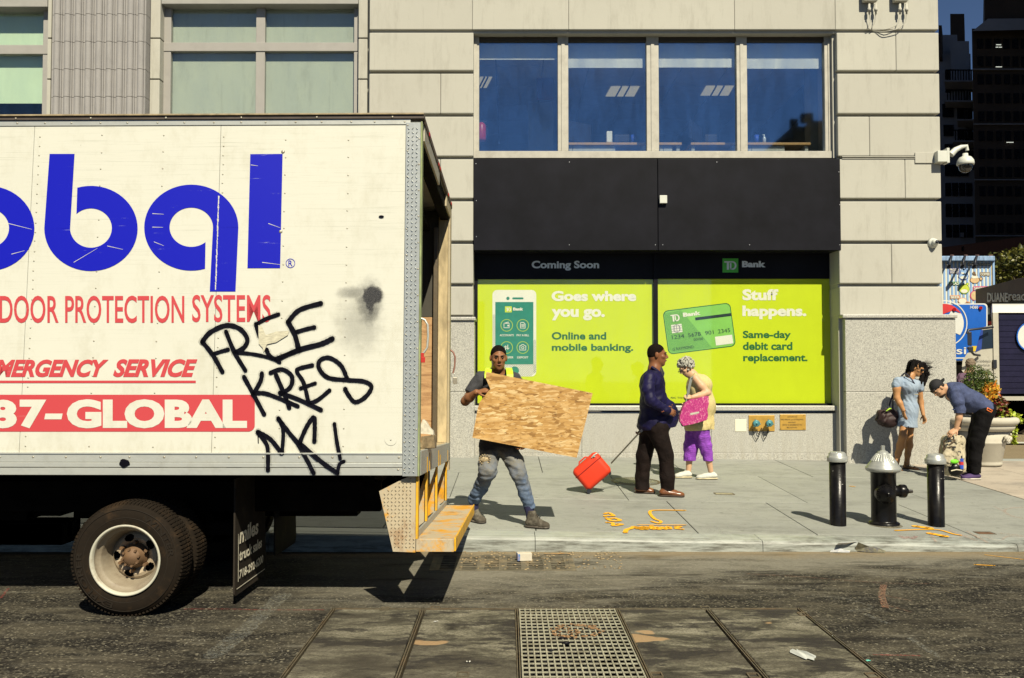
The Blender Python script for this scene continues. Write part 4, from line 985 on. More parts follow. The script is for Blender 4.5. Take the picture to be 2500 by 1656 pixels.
# ---- yellow bumper step
def BS(px, py): p = TL(px, py, -.03); return (p.x, p.z)
br = [BS(925.5, 1199.6), BS(981, 1171), BS(999, 1164), BS(1015, 1164), BS(1014, 1349), BS(959.4, 1347)]
mb = MB(); mb.prism([Vector((x, .03, z)) for x, z in br], (0, .012, 0)); obj('bumper_side_plate', mb, YEL, truck, True)
def inb(x, z):
    n = len(br); c = False
    for i in range(n):
        (x1, z1), (x2, z2) = br[i], br[(i+1)%n]
        if (z1 > z) != (z2 > z) and x < (x2-x1)*(z-z1)/(z2-z1)+x1: c = not c
    return c
bx = [p[0] for p in br]; bz = [p[1] for p in br]
treads(min(bx), max(bx), min(bz), max(bz), .0295, 'diamond_tread', truck, YEL, lambda x, z: inb(x-.012, z) and inb(x+.012, z) and inb(x, z+.015) and inb(x, z-.015), .026, .009)
xs_ = br[4][0]
zs_ = TL(1016, 1316, -.04).z; sd = .27
tb('bumper_flange', xs_, xs_+.016, .03, .10, zs_, -.008, YELB, .002)
tb('step_tread', xs_+.002, xs_+sd, .045, 2.50, zs_-.02, zs_, YEL, .004)
tb('step_lip', xs_+sd, xs_+sd+.012, .04, 2.505, zs_-.085, zs_+.006, YELB, .003); tb('step_end', xs_+.004, xs_+sd-.001, .032, .044, zs_-.088, zs_-.001, YEL, .002)
tb('step_backrib', xs_-.004, xs_+.010, .105, 2.50, zs_+.001, zs_+.05, SILLM, .002)
for y in (.65, 1.45, 2.42):
    tb('strut_flange', xs_-.004, xs_+.012, y, y+.075, zs_+.052, -.007, YELB, .002)
    mb = MB(); mb.prism([Vector((xs_-.005, y+.03, -.03)), Vector((xs_-.005, y+.03, zs_+.05)), Vector((xs_-.15, y+.03, zs_-.06)), Vector((xs_-.13, y+.03, zs_+.05))], (0, .01, 0)); obj('strut_gusset', mb, YEL, truck, True)
# ---- running gear
RUB = m_steel('tyre_rubber', L(.010,.008,.006), L(.022,.016,.011), .9, 0, .6, L(.055,.034,.018), .08); RIM = m_steel('cream_wheel_paint', L(.40,.39,.31), L(.54,.52,.42), .5, 0, .7, L(.22,.15,.09)); RUST = m_steel('rusty_hub', L(.10,.055,.03), L(.2,.12,.06), .7, .2, .6)
WX, WR = (312-1240)/2100*6.05, .398
def wheel(x, y0, side, dish=True, lab=None):
    e = empty('wheel', (x, y0, WR)); e.parent = truck; e.matrix_parent_inverse = Matrix.Identity(4)
    Mw = Matrix.Translation((x, y0, WR)) if side > 0 else Matrix.Translation((x, y0, WR)) @ Matrix.Rotation(math.pi, 4, 'Z')
    loc = MTI @ Mw; e.matrix_basis = loc
    w = .25
    tp = [(.245,.012),(.262,.004),(.30,.0),(.345,.004),(.372,.018),(.388,.04),(WR,.062)]
    prof = tp+[(WR+0, w-.062)]+[(r, w-y) for r, y in tp[::-1]]+[(.235, w-.03), (.235, .03), (.245, .012)]
    mb = MB(); mb.lathe(prof, (0,0,0), 'Y', 72); t = obj('tyre', mb, RUB, e, True)
    # tread ribs and shoulder lugs
    mb = MB()
    for k in range(90):
        a = 2*math.pi*k/90; ca, sa = math.cos(a), math.sin(a); da = .018
        for (y0_, y1_, sk) in ((.03, .075, 0), (.082, .12, .012), (.13, .168, .012), (.175, .22, 0)):
            r0 = WR-.012 if y0_ < .05 or y1_ > .2 else WR-.003; v = []
            for yy, rr in ((y0_, r0-.006 if y0_ < .05 else r0), (y1_, r0-.006 if y1_ > .2 else r0)):
                pass
            Ls = [(a-da, y0_), (a+da, y0_), (a+da+sk, y1_), (a-da+sk, y1_)]
            def rad(yy): return (WR-.008 if (yy < .05 or yy > .2) else WR) 
            b = [(math.cos(t_)*(rad(yy)-.01), yy, math.sin(t_)*(rad(yy)-.01)) for t_, yy in Ls]; tt = [(math.cos(t_)*(rad(yy)+.006), yy, math.sin(t_)*(rad(yy)+.006)) for t_, yy in Ls]
            mb.hexa(b, tt)
    s = obj('tread_blocks', mb, RUB, t, True); tag(s, kind='stuff')
    mb = MB()      # raised sidewall letters
    def ring(u, v): return Vector(((v)*math.sin(u), -.003, (v)*math.cos(u)))
    for s_, a0, a1 in (('EXPLORER', 3.4, 4.9), ('WINTER', .4, 1.5)):
        sg = 1
        vs, fs = text_mesh(s_, 1, .02, 1, 0, 'LEFT'); x0 = min(v.x for v in vs); x1 = max(v.x for v in vs); h = max(v.y for v in vs)
        pts = [ring(a0+(v.x-x0)/(x1-x0)*(a1-a0), .305+v.y/h*.038) for v in vs]; mb.add([(-p.x if False else p.x, p.y, p.z) for p in pts], fs)
    mb.lathe([(.352, .004), (.354, .0015), (.357, .004)], (0,0,0), 'Y', 64); mb.lathe([(.292, .0), (.294, -.002), (.297, 0)], (0,0,0), 'Y', 64)
    obj('sidewall_lettering', mb, simple('rubber_shine', L(.020,.016,.012), .6, bstr=0, spec=.1), t, True)
    if dish:
        mb = MB(); mb.lathe([(.232,.03),(.247,.004),(.249,-.006),(.242,-.01),(.232,-.004),(.227,.02)], (0,0,0), 'Y', 64); rm = obj('rim', mb, RIM, e, True)
        mb = MB(); mb.lathe([(.227,.02),(.222,.05),(.205,.062),(.198,.072),(.196,.09),(.19,.10),(.185,.14),(.17,.19)], (0,0,0), 'Y', 64); obj('rim_barrel', mb, m_steel('dusty_rim_barrel', L(.16,.12,.08), L(.34,.30,.22), .55, 0, .6, L(.09,.05,.03)), rm, True)
        # dished disc with hand holes: annular sectors around five oval openings
        mb = MB(); N = 100; r0, r1 = .085, .172; yy = .19
        for i in range(N):
            a = 2*math.pi*i/N; b = 2*math.pi*(i+1)/N; m_ = (a+b)/2; h = None
            for k in range(5):
                c = R(36+72*k); d = (m_-c+math.pi) % (2*math.pi)-math.pi
                if abs(d) < .26: h = d
            segs = [(r0, r1)] if h is None else [(r0, .132-.026*math.sqrt(max(0, 1-(h/.26)**2))), (.132+.026*math.sqrt(max(0, 1-(h/.26)**2)), r1)]
            for (p, q) in segs:
                def pt(r, an): 
                    return (r*math.cos(an), yy-.035*math.sin(math.pi*min(1, max(0, (r-r0)/(r1-r0)))), r*math.sin(an))
                ks = 4
                for j in range(ks):
                    ra, rb = p+(q-p)*j/ks, p+(q-p)*(j+1)/ks
                    mb.add([pt(ra, a), pt(ra, b), pt(rb, b), pt(rb, a)], [(0,1,2,3)], 0, False)
        obj('wheel_disc', mb, m_steel('dusty_wheel_disc', L(.30,.22,.14), L(.45,.38,.27), .6, 0, .7, L(.14,.07,.035)), rm, True)
        mb = MB(); mb.lathe([(.088,.19),(.086,.16),(.07,.15),(.066,.10),(.058,.092),(.05,.09),(.045,.08),(0,.078)], (0,0,0), 'Y', 32); hb = obj('hub', mb, RUST, e, True)
        for k in range(8):
            a = R(45*k+10); mb = MB(); mb.lathe([(0,.075),(.009,.075),(.009,.10),(0,.10)], (.058*math.cos(a), 0, .058*math.sin(a)), 'Y', 6, smooth=False); obj('hub_bolt', mb, RUST, hb, True)
        for k in range(6):
            a = R(60*k+25); mb = MB(); mb.lathe([(0,.12),(.013,.12),(.013,.18),(0,.18)], (.102*math.cos(a), 0, .102*math.sin(a)), 'Y', 6, smooth=False); obj('lug_nut', mb, RUST, e, True)
        mb = MB(); mb.lathe([(.23,.215),(.0,.215)], (0,0,0), 'Y', 32); obj('brake_drum', mb, BLACK, e, True)
    return e
wheel(WX, 6.05, 1); wheel(WX, 6.34, 1, False)
wheel(WX, 8.50, -1); wheel(WX, 8.21, -1, False)
wheel(-5.9-.5, 6.10, 1); wheel(-6.4, 8.5, -1)
def wb_(name, x0, x1, y0, y1, z0, z1, m=DARKM, bev=.01):
    mb = MB(); mb.box(x0, x1, y0, y1, z0, z1); return obj(name, mb, m, truck, bevel=bev)
mb = MB(); mb.cyl((WX, 6.25, WR), (WX, 8.3, WR), .07, 14); mb.sphere((WX, 7.3, WR), .2, 14); obj('rear_axle', mb, DARKM, truck)
wb_('chassis_rail', -7.4, -1.0, 6.80, 6.88, .62, .86); wb_('chassis_rail', -7.4, -1.0, 7.70, 7.78, .58, .82)
for x in (-1.1, -2.0, -3.4, -4.5, -5.6): wb_('cross_member', x-.05, x+.05, 6.8, 8.3, .80, .90)
wb_('leaf_spring', WX-.6, WX+.6, 6.66, 6.76, .46, .56); wb_('leaf_spring', WX-.6, WX+.6, 7.85, 7.95, .44, .54)
wb_('battery_box', -3.62, -3.22, 7.2, 7.6, .50, .8); wb_('fuel_tank', -5.3, -3.95, 7.1, 7.65, .50, .85); wb_('air_tank', -4.0, -3.72, 7.2, 7.5, .52, .8)
wb_('exhaust_muffler', -4.40, -3.70, 7.2, 7.5, .28, .465); wb_('hitch_frame', -2.2, -1.35, 7.75, 7.95, .43, .86); wb_('exhaust_muffler', -4.40, -3.70, 7.2, 7.5, .28, .465); wb_('hitch_frame', -1.32, -.72, 7.9, 7.98, .55, .86)
wb_('hanging_bracket', -3.42, -3.36, 7.2, 7.25, .30, .5); wb_('hanging_bracket', -4.4, -4.33, 7.3, 7.36, .34, .5)
# mud flaps
FLM = m_steel('black_rubber_flap', L(.020,.016,.013), L(.036,.03,.023), .85, 0, .5, L(.07,.053,.036), .1)
for i, (x, ya, yb, zb) in enumerate(((-1.995, 6.33, 7.08, .075), (-2.05, 7.62, 8.3, .10))):
    mb = MB(); nn = 6; vs = []
    fp = [(ya, .93), (ya, zb+.015), (ya+.02, zb), (yb-.05, zb), (yb, zb+.05), (yb, .93)]
    mb.prism([Vector((x+(.93-z)*.03*math.sin(3*(y-ya)), y, z)) for y, z in fp], (-.012, 0, 0)); fl = obj('mud_flap', mb, FLM, truck)
    if i == 0:
        mb = MB(); FF = lambda u, v: Vector((x+.0035+(.93-v)*.03*math.sin(3*(u-ya)), u, v))
        for s_, b in (('mileα' if False else 'miles', (6.41, .44, 6.86, .56)), ('truck sales', (6.41, .315, 6.95, .395)), ('718-292-6200', (6.41, .185, 6.98, .25))): lay_text(mb, s_, b, FF, 0, .03, .15)
        mb.add([FF(6.385, .17), FF(6.395, .17), FF(6.395, .52), FF(6.385, .52)], [(0,1,2,3)]); mb.add([FF(6.36, .12), FF(7.03, .12), FF(7.03, .126), FF(6.36, .126)], [(0,1,2,3)])
        obj('flap_lettering', mb, simple('white_flap_print', L(.75,.70,.55), .6, var=.3, scale=40), fl)
# simple cab ahead of the box, beyond the left edge of the frame
cabm = PAINT
mb = MB(); mb.prism([Vector((-LEN-.15, .15, -.35)), Vector((-LEN-.15, .15, 1.55)), Vector((-LEN-1.2, .15, 1.55)), Vector((-LEN-1.75, .15, .75)), Vector((-LEN-2.6, .15, .55)), Vector((-LEN-2.7, .15, -.35))], (0, 2.2, 0)); obj('cab', mb, cabm, truck, True, bevel=.04)
mb = MB(); mb.prism([Vector((-LEN-.5, .135, .75)), Vector((-LEN-.5, .135, 1.4)), Vector((-LEN-1.15, .135, 1.4)), Vector((-LEN-1.55, .135, .75))], (0, .012, 0)); obj('cab_window', mb, DKPL, truck, True)
# ---- loose load at the tail
def lo(px, py, d): return hit(px, py, O_ + EY*d, EY)
e = empty('concrete_block', lo(1048, 1088, .5), 'broken brown concrete block on the truck floor edge', 'block', rot=(-THE, 0, -PSI))
mb = MB(); p = MTI @ lo(1048, 1072, .6); hx = .052
vsb = [(p.x-hx, .52, .172), (p.x+hx, .52, .172), (p.x+hx, .66, .172), (p.x-hx, .66, .172)]; vst = [(p.x-hx-.005, .53, .262), (p.x+hx-.008, .515, .275), (p.x+hx, .66, .27), (p.x-hx+.01, .66, .258)]
mb.hexa([MT @ Vector(q) for q in vsb], [MT @ Vector(q) for q in vst]); obj('block_body', mb, simple('brown_concrete', L(.20,.15,.085), .9, var=.4, scale=30, bstr=.9, bscale=60), e, bevel=.006)
mb = MB(); rr = random.Random(5); pts = []
c0 = MTI @ lo(1043, 1040, .6)
prof = [(-.06,.0),(-.05,.06),(-.03,.11),(-.005,.09),(.02,.05),(.05,.02),(.06,-.01),(.01,-.005)]
mb.prism([MT @ Vector((c0.x+a*.95, .54+rr.uniform(-.01,.01), .285+b)) for a, b in prof], EY*.09)
tag(obj('rag', mb, simple('cream_rag', L(.52,.48,.38), .9, var=.25, scale=30, bstr=.8, bscale=30), bevel=.01, seg=3), 'crumpled cream rag on top of the concrete block', 'rag')
# ================================================================== bank posters behind the display glass
LIME = simple('lime_poster_vinyl', L(.50,.62,.006), .5, var=.03, scale=2, bstr=.03, bscale=20)
WHT = simple('white_print', L(.68,.70,.60), .5, var=.02, bstr=0); GRN = simple('green_print', L(.012,.13,.035), .5, var=.15, bstr=0); TEALP = simple('teal_screen_print', L(.012,.20,.13), .5, var=.12, scale=9, bstr=0)
LGRN = simple('light_green_print', L(.20,.50,.09), .5, var=.05, bstr=0); GREYT = simple('grey_header_print', L(.60,.66,.70), .5, var=.04, bstr=0); INK = simple('dark_ink', L(.01,.03,.03), .5, bstr=0)
def PF(Y): return lambda u, v: at(u, v, Y)
def zp(ox, oy, s, Y): return lambda u, v: at(ox+u/s, oy+v/s, Y)
def td(mb, fr, x0, y0, x1, y1, m=0):      # interlocking T and D monogram
    w, h = x1-x0, y1-y0; q = lambda a, b: (x0+a*w, y0+b*h)
    for p in ([(0,0),(.62,0),(.66,.16),(.0,.16)], [(.2,.16),(.38,.16),(.38,1),(.2,1)], [(.45,.22),(.58,.22),(.58,1),(.45,1)]): flat(mb, [q(*c) for c in p], fr, m)
    o = [(.62,.0)]+[(.68+.32*math.sin(R(t)), .5-.5*math.cos(R(t))) for t in range(0, 181, 15)]+[(.45,1)]
    i = [(.62,.16)]+[(.68+.17*math.sin(R(t)), .5-.34*math.cos(R(t))) for t in range(0, 181, 15)]+[(.45,.84)]
    mb.add([fr(*q(*c)) for c in o]+[fr(*q(*c)) for c in i], [(k, k+1, k+1+len(o), k+len(o)) for k in range(len(o)-1)], m)
YP0 = YW+.02
def ZP(n, A): return zp(A[0], A[1], 3.564, YP0-.0015*n)
AL, AR = (1140, 580), (1590, 580)
def pobj(name, mb, m, par): return obj(name, mb, m, par)
pl = empty('bank_poster', at(1380, 984, YP0), 'lime green window poster with a mobile phone, reading Goes where you go', 'poster', 'bank posters in the display window')
mb = MB(); mb.box(fx(1165, YP0), fx(1598, YP0), YP0, YP0+.02, fz(986, YP0), fz(682, YP0)); pobj('sheet', mb, LIME, pl)
f = [ZP(i, AL) for i in range(8)]
mb = MB(); flat(mb, rrect(222, 457, 603, 1210, 42), f[1]); pobj('phone_body', mb, WHT, pl)
mb = MB()
for pg in ([(223,670),(247,670),(247,1170),(223,1170)], [(578,890),(602,890),(602,1180),(578,1180)], [(235,1106),(600,1106),(600,1165),(560,1208),(262,1208),(235,1185)]): hatch(mb, pg, 11, 2.6, f[2], 0, -1)
pobj('phone_hatching', mb, INK, pl)
mb = MB(); flat(mb, [(247,562),(578,562),(578,1104),(247,1104)], f[3]); disc(mb, (357,530), 14, f[3]); flat(mb, rrect(395, 522, 492, 538, 7), f[3]); disc(mb, (415,1160), 38, f[3]); pobj('phone_screen', mb, TEALP, pl)
mb = MB()
for c in ((346,765),(486,765),(346,958),(486,958)): disc(mb, c, 53, f[4], 0, 36, 49)
flat(mb, [(331,600),(390,600),(390,652),(331,652)], f[4]); pobj('icon_ring', mb, LIME, pl)
mb = MB(); F_ = f[5]
td(mb, F_, 338, 612, 384, 643); lay_text(mb, 'Bank', (402, 636, 490, 610), F_, 0, .05)
for s, b in (('ACCOUNTS', (285,860,407,842)), ('PAY A BILL', (432,860,541,842)), ('TRANSFER', (288,1053,405,1035)), ('DEPOSIT', (437,1053,534,1035))): lay_text(mb, s, b, F_, 0, .02)
def ol(pts, w=6): stroke(mb, pts+[pts[0]], w, F_, 0, None, 0)
ol([(322,748),(368,748),(368,786),(322,786)]); stroke(mb, [(322,748),(362,736),(364,748)], 6, F_, 0, None, 0); flat(mb, [(352,760),(372,760),(372,774),(352,774)], F_)
ol([(466,740),(492,740),(506,754),(506,790),(466,790)]); [stroke(mb, [(473,y),(499,y)], 5, F_, 0, None, 0) for y in (758,768,778)]
stroke(mb, [(336,985),(336,945)], 6, F_, 0, None, 0); stroke(mb, [(325,955),(336,942),(347,955)], 6, F_, 0, None, 0); stroke(mb, [(355,935),(355,972)], 6, F_, 0, None, 0); stroke(mb, [(344,962),(355,975),(366,962)], 6, F_, 0, None, 0)
ol([(460,942),(472,942),(478,933),(494,933),(500,942),(512,942),(512,980),(460,980)]); disc(mb, (486,960), 13, F_, 0, 24, 8)
for s, b, bo in (('Goes where', (736,555,1473,465), .045), ('you go.', (736,722,1200,622), .045)): lay_text(mb, s, b, f[2], 0, bo)
pobj('white_lettering', mb, WHT, pl)
mb = MB()
for s, b in (('Online and', (738,889,1212,823)), ('mobile banking.', (738,1005,1447,925))): lay_text(mb, s, b, f[2], 0, .03)
pobj('green_lettering', mb, GRN, pl)
hs = [zp(AL[0], AL[1], 3.564, YW-.002), zp(AR[0], AR[1], 3.564, YW-.002), zp(AR[0], AR[1], 3.564, YW-.004)]
mb = MB(); lay_text(mb, 'Coming Soon', (563,288,1150,203), hs[0], 0, .035); pobj('header_lettering', mb, GREYT, dw)
mb = MB(); lay_text(mb, 'Bank', (790,260,995,205), hs[1], 0, .05); td(mb, hs[2], 636, 207, 742, 281); pobj('header_lettering', mb, GREYT, dw)
mb = MB(); flat(mb, [(620,183),(757,183),(757,305),(620,305)], hs[1]); pobj('logo_square', mb, simple('logo_green', L(.07,.42,.05), .5), dw)
# ---- right poster
pr = empty('bank_poster', at(1820, 984, YP0), 'lime green window poster with a bank card, reading Stuff happens', 'poster', 'bank posters in the display window')
mb = MB(); mb.box(fx(1606, YP0), fx(2032, YP0), YP0, YP0+.02, fz(985, YP0), fz(680, YP0)); pobj('sheet', mb, LIME, pr)
f = [ZP(i, AR) for i in range(8)]
TL_, TR_, BL_ = Vector((98,640)), Vector((686,566)), Vector((150,1020))
def cd(n): return lambda s, t: f[n](*(TL_+(TR_-TL_)*s+(BL_-TL_)*t))
def rr2(x0, y0, x1, y1, r, ar): 
    return [(a, b) for a, b in rrect(x0, y0, x1, y1, r, 6)] if False else [(x, y) for x, y in _rr(x0, y0, x1, y1, r, ar)]
def _rr(x0, y0, x1, y1, r, ar):
    for cx, cy, a in ((x1-r, y1-r*ar, 0), (x0+r, y1-r*ar, 90), (x0+r, y0+r*ar, 180), (x1-r, y0+r*ar, 270)):
        for k in range(7):
            t = R(a+15*k); yield (cx+r*math.cos(t), cy+r*ar*math.sin(t))
mb = MB(); flat(mb, list(_rr(0, 0, 1, 1, .075, 1.55)), cd(1)); pobj('card_border', mb, GRN, pr)
mb = MB(); flat(mb, list(_rr(.012, .02, .988, .98, .066, 1.55)), cd(2)); pobj('card_face', mb, LGRN, pr)
mb = MB(); hatch(mb, [(.02,.06),(.27,.03),(.65,.965),(.07,.965),(.02,.90)], .0115, .0035, cd(3), 0, -1.6); pobj('card_hatching', mb, GRN, pr)
mb = MB(); c3 = cd(4)
flat(mb, [(.46,.24),(.995,.24),(.995,.305),(.46,.305)], c3); dt = []
for s, b in (('1234', (.085,.665,.265,.575)), ('5678', (.325,.665,.51,.575)), ('901', (.575,.665,.70,.575)), ('2345', (.765,.665,.945,.575)), ('00/00', (.395,.765,.535,.705)), ('G RAYMOND', (.07,.925,.38,.86))): lay_text(mb, s, b, c3, 0, .0)
pobj('card_number', mb, INK, pr)
mb = MB(); td(mb, c3, .105, .115, .235, .27); lay_text(mb, 'Bank', (.29,.195,.55,.10), c3, 0, .05)
flat(mb, [(.71,.73),(.965,.73),(.965,.93),(.71,.93)], c3); flat(mb, [(.095,.34),(.25,.34),(.25,.53),(.095,.53)], cd(4))
pobj('card_white_print', mb, WHT, pr)
mb = MB(); disc(mb, (.172,.435), .055, cd(5), 0, 24, .05, .09)
for a, b in (((.1,.38),(.245,.38)), ((.1,.435),(.245,.435)), ((.1,.49),(.245,.49)), ((.172,.345),(.172,.525)), ((.14,.38),(.14,.49)), ((.21,.38),(.21,.49))): stroke(mb, [a, b], .006, cd(5), 0, None, 0)
pobj('card_chip', mb, simple('chip_ink', L(.05,.05,.12), .5), pr)
mb = MB()
for s, b in (('Stuff', (793,548,1105,450)), ('happens.', (793,712,1350,593))): lay_text(mb, s, b, f[2], 0, .045)
pobj('white_lettering', mb, WHT, pr)
mb = MB()
for s, b in (('Same-day', (797,895,1215,812)), ('debit card', (797,979,1228,910)), ('replacement.', (800,1097,1360,1012))): lay_text(mb, s, b, f[2], 0, .03)
pobj('green_lettering', mb, GRN, pr)
mb = MB(); lay_text(mb, 'FDIC', (170,1403,215,1388), f[2], 0, .01); lay_text(mb, 'TD Bank', (228,1401,285,1388), f[2], 0, 0); pobj('small_print', mb, INK, pr)
# clear glass in front of the posters
DG = m_glass('display_glass', L(.97,.97,.96), L(1,1,1), .03)
for (a, b) in ((1166, 1597), (1607, 2031)): wf('window_pane', a, b, 683, 985, YW-.03, .006, DG, dw)

# ================================================================== street furniture
BLKP = simple('glossy_black_street_paint', L(.005,.0045,.0045), .3, var=.5, scale=6, bstr=.6, bscale=16, spec=.25, dirt=L(.02,.018,.014), dirt_amt=.6, dirt_scale=8)
SILP = m_steel('silver_paint', L(.33,.35,.34), L(.50,.50,.44), .38, .45, .25, L(.25,.26,.2))
def bollard(px, pyb, top_py, Y_hint, lab, chips):
    b = on_walk(px, pyb-6); h = fz(top_py, b.y)-b.z; r = .083
    e = empty('bollard', b, lab, 'bollard', 'black bollards with silver caps beside the hydrant')
    mb = MB(); mb.lathe([(r+.004, -.02), (r, .0), (r, h-.08), (0, h-.08)], b, n=36); obj('post', mb, BLKP, e)
    mb = MB(); mb.lathe([(r+.001, h-.105), (r+.02, h-.105), (r+.022, h-.1), (r+.022, h-.06), (r+.017, h-.05), (r+.006, h-.046), (r+.004, h-.02), (r-.012, h-.004), (r-.03, h), (0, h)], b, n=40); obj('cap', mb, SILP, e)
    mb = MB()
    for (x, y, w_) in chips:
        a = math.asin(max(-1, min(1, (x-px)*b.y/FPX/r))); z = fz(y, b.y-r); q = Vector((b.x+math.sin(a)*(r+.001), b.y-math.cos(a)*(r+.001), z))
        mb.sphere(q, w_, 5, 0, (1.5, .3, .4))
    tag(obj('paint_chip', mb, simple('chip_white', L(.45,.44,.4), .7), e), kind='stuff')
bollard(2046, 1288, 1103, 0, 'black bollard with silver cap, left of the hydrant', [(2031,1151,.006), (2050,1183,.009), (2044,1178,.006), (2058,1165,.004), (2062,1230,.004)])
bollard(2286, 1290, 1108, 0, 'black bollard with silver cap, right of the hydrant', [(2294,1151,.006), (2300,1169,.006), (2290,1169,.008), (2298,1214,.008), (2284,1208,.005), (2303,1210,.004)])
hb_ = on_walk(2158, 1281); H_ = hb_; e = empty('fire_hydrant', H_, 'black fire hydrant with a fluted silver bonnet between two bollards', 'hydrant')
mb = MB(); mb.lathe([(.158, -.01), (.158, .022), (.15, .03), (.13, .036), (.126, .05), (.126, .545), (.133, .55), (.133, .565), (.0, .565)], H_, n=44); obj('barrel', mb, BLKP, e)
mb = MB(); mb.lathe([(.13, .558), (.160, .562), (.176, .575), (.180, .595), (.176, .608), (.163, .615), (.162, .628), (.146, .640), (.142, .648), (.125, .668), (.120, .676), (.07, .745), (.055, .76), (.045, .775), (.03, .778), (.026, .786), (0, .786)], H_, n=48); obj('bonnet', mb, SILP, e)
mb = MB()
for k in range(26):
    a = 2*math.pi*k/26; ca, sa = math.cos(a), math.sin(a); P_ = lambda r, z, o: H_+Vector((r*ca-o*sa, r*sa+o*ca, z))
    mb.tube([P_(.121, .674, 0), P_(.096, .713, 0), P_(.066, .752, 0)], [.006, .005, .003], 5)
tag(obj('flute_rib', mb, SILP, e), kind='stuff')
mb = MB(); mb.lathe([(.022, .78), (.022, .835), (0, .835)], H_, n=5, smooth=False); obj('operating_nut', mb, SILP, e)
mb = MB(); c = H_+Vector((.085, -.085, .665)); n_ = Vector((.55, -.65, .55)).normalized(); q = n_.to_track_quat('Y', 'Z').to_matrix().to_4x4(); q.translation = c
mb.lathe([(.045, -.01), (.045, .006), (.03, .012), (0, .012)], (0,0,0), 'Y', 20, M=q); obj('bonnet_boss', mb, SILP, e)
HC = H_+Vector((-.025, -.10, .0)); zc1 = at(1240, 1203, H_.y).z-H_.z
def nozzle(c, d, prof, name, par, n=32, sm=True):
    q = Vector(d).to_track_quat('Y', 'Z').to_matrix().to_4x4(); q.translation = c; mb = MB(); mb.lathe(prof, (0,0,0), 'Y', n, 0, sm, q); return obj(name, mb, BLKP, par)
nz1 = nozzle(H_+Vector((-.025, -.06, zc1)), (-.08, -1, 0), [(.098, 0), (.100, .07), (.098, .085), (.085, .09), (.083, .115), (.07, .12), (.068, .135), (.03, .14), (.03, .155), (0, .155)], 'pumper_cap', e)
nozzle(H_+Vector((-.045, -.21, zc1)), (-.08, -1, 0), [(.022, 0), (.02, .045), (0, .045)], 'cap_nut', nz1, 5, False)
mb = MB()
for k in range(28):
    a = 2*math.pi*k/28; c = H_+Vector((-.032+.093*math.cos(a), -.152, zc1+.093*math.sin(a))); mb.sphere(c, .007, 5)
tag(obj('cap_lugs', mb, BLKP, nz1), kind='stuff')
nz2 = nozzle(H_+Vector((.09, -.03, zc1+.022)), (1, -.12, 0), [(.058, 0), (.058, .055), (.066, .06), (.070, .075), (.070, .115), (.062, .13), (.03, .135), (.03, .15), (0, .15)], 'hose_cap', e)
nozzle(H_+Vector((.235, -.048, zc1+.022)), (1, -.12, 0), [(.021, 0), (.018, .05), (0, .05)], 'cap_nut', nz2, 5, False)
mb = MB(); mb.lathe([(.155, -.02), (.19, -.01), (.158, .006), (.15, .006)], H_, n=30); obj('base_grout', mb, simple('grout_dark', L(.11,.10,.07), .9, var=.5, scale=25), e)

# red suitcase on its wheels, tilted
def suitcase():
    c = at(1445, 1150, 10.82); Y = 10.82; k = Y/FPX
    ang = R(41); M = Matrix.Translation(c) @ Matrix.Rotation(R(-6), 4, 'Z') @ Matrix.Rotation(-ang, 4, 'Y')
    e = empty('suitcase', c, 'small bright red wheeled suitcase tilted on its wheels', 'suitcase'); e.matrix_basis = M
    REDS = simple('red_nylon_case', L(.62,.035,.008), .62, var=.07, scale=5, bstr=.25, bscale=12, obj=True)
    w, d, h = .40*.5, .22*.5, .325*.5
    mb = MB(); mb.box(-w, w, -d, d, -h, h); b = obj('case_body', mb, REDS, e, True, bevel=.058, seg=6); 
    for p in b.data.polygons: p.use_smooth = True
    mb = MB(); pts = [(-w+.0, -h*.0)]; z0 = .052
    for z_ in (h*.42,):
        loop = [(-w-.003, -d-.003, z_), (w+.003, -d-.003, z_), (w+.003, d+.003, z_), (-w-.003, d+.003, z_), (-w-.003, -d-.003, z_)]
        S = []
        for a, b_ in zip(loop, loop[1:]):
            a, b_ = Vector(a), Vector(b_)
            for t in range(6): S.append(a.lerp(b_, .08+.84*t/5))
        mb.tube(S+[S[0]], .0045, 6)
    obj('zip_piping', mb, simple('dark_red_zip', L(.22,.01,.008), .6), e, True)
    mb = MB(); mb.tube([(w-.09, -d-.004, h-.03), (w-.04, -d-.012, h-.02), (w-.0, -d+.01, h-.035)], .007, 6); mb.box(w-.06, w-.035, -d-.014, -d-.004, h-.045, h-.02); obj('zip_pull', mb, STEEL, e, True)
    mb = MB(); mb.tube([(-.07, 0, h), (-.05, 0, h+.022), (.05, 0, h+.022), (.07, 0, h)], .009, 6); obj('carry_handle', mb, REDS, e, True)
    for s in (-1, 1):
        mb = MB(); mb.cyl((-w+.015, s*.09-.012, -h+.005), (-w+.015, s*.09+.012, -h+.005), .028, 16); obj('wheel', mb, DKPL, e, True)
        mb = MB(); mb.box(w-.06, w-.03, s*.08-.012, s*.08+.012, -h-.014, -h+.005); obj('foot', mb, DKPL, e, True)
    # telescopic handle to the hand behind the jacket
    a = at(1492, 1131, Y); b_ = at(1565, 1051, Y)
    q0, q1 = M.inverted() @ a, M.inverted() @ b_
    mb = MB()
    for s in (-.04, .04): mb.tube([(q0.x, s, q0.z), (q1.x, s, q1.z)], .007, 6)
    obj('telescopic_rod', mb, m_steel('dark_rod', L(.03,.03,.03), L(.3,.28,.2), .35, .7, .2), e, True)
    mb = MB(); mb.box(-.02, .02, -.055, .055, -.015, .015, 0, Matrix.Translation((q1.x, 0, q1.z))); obj('handle_grip', mb, DKPL, e, True, bevel=.006)
suitcase()

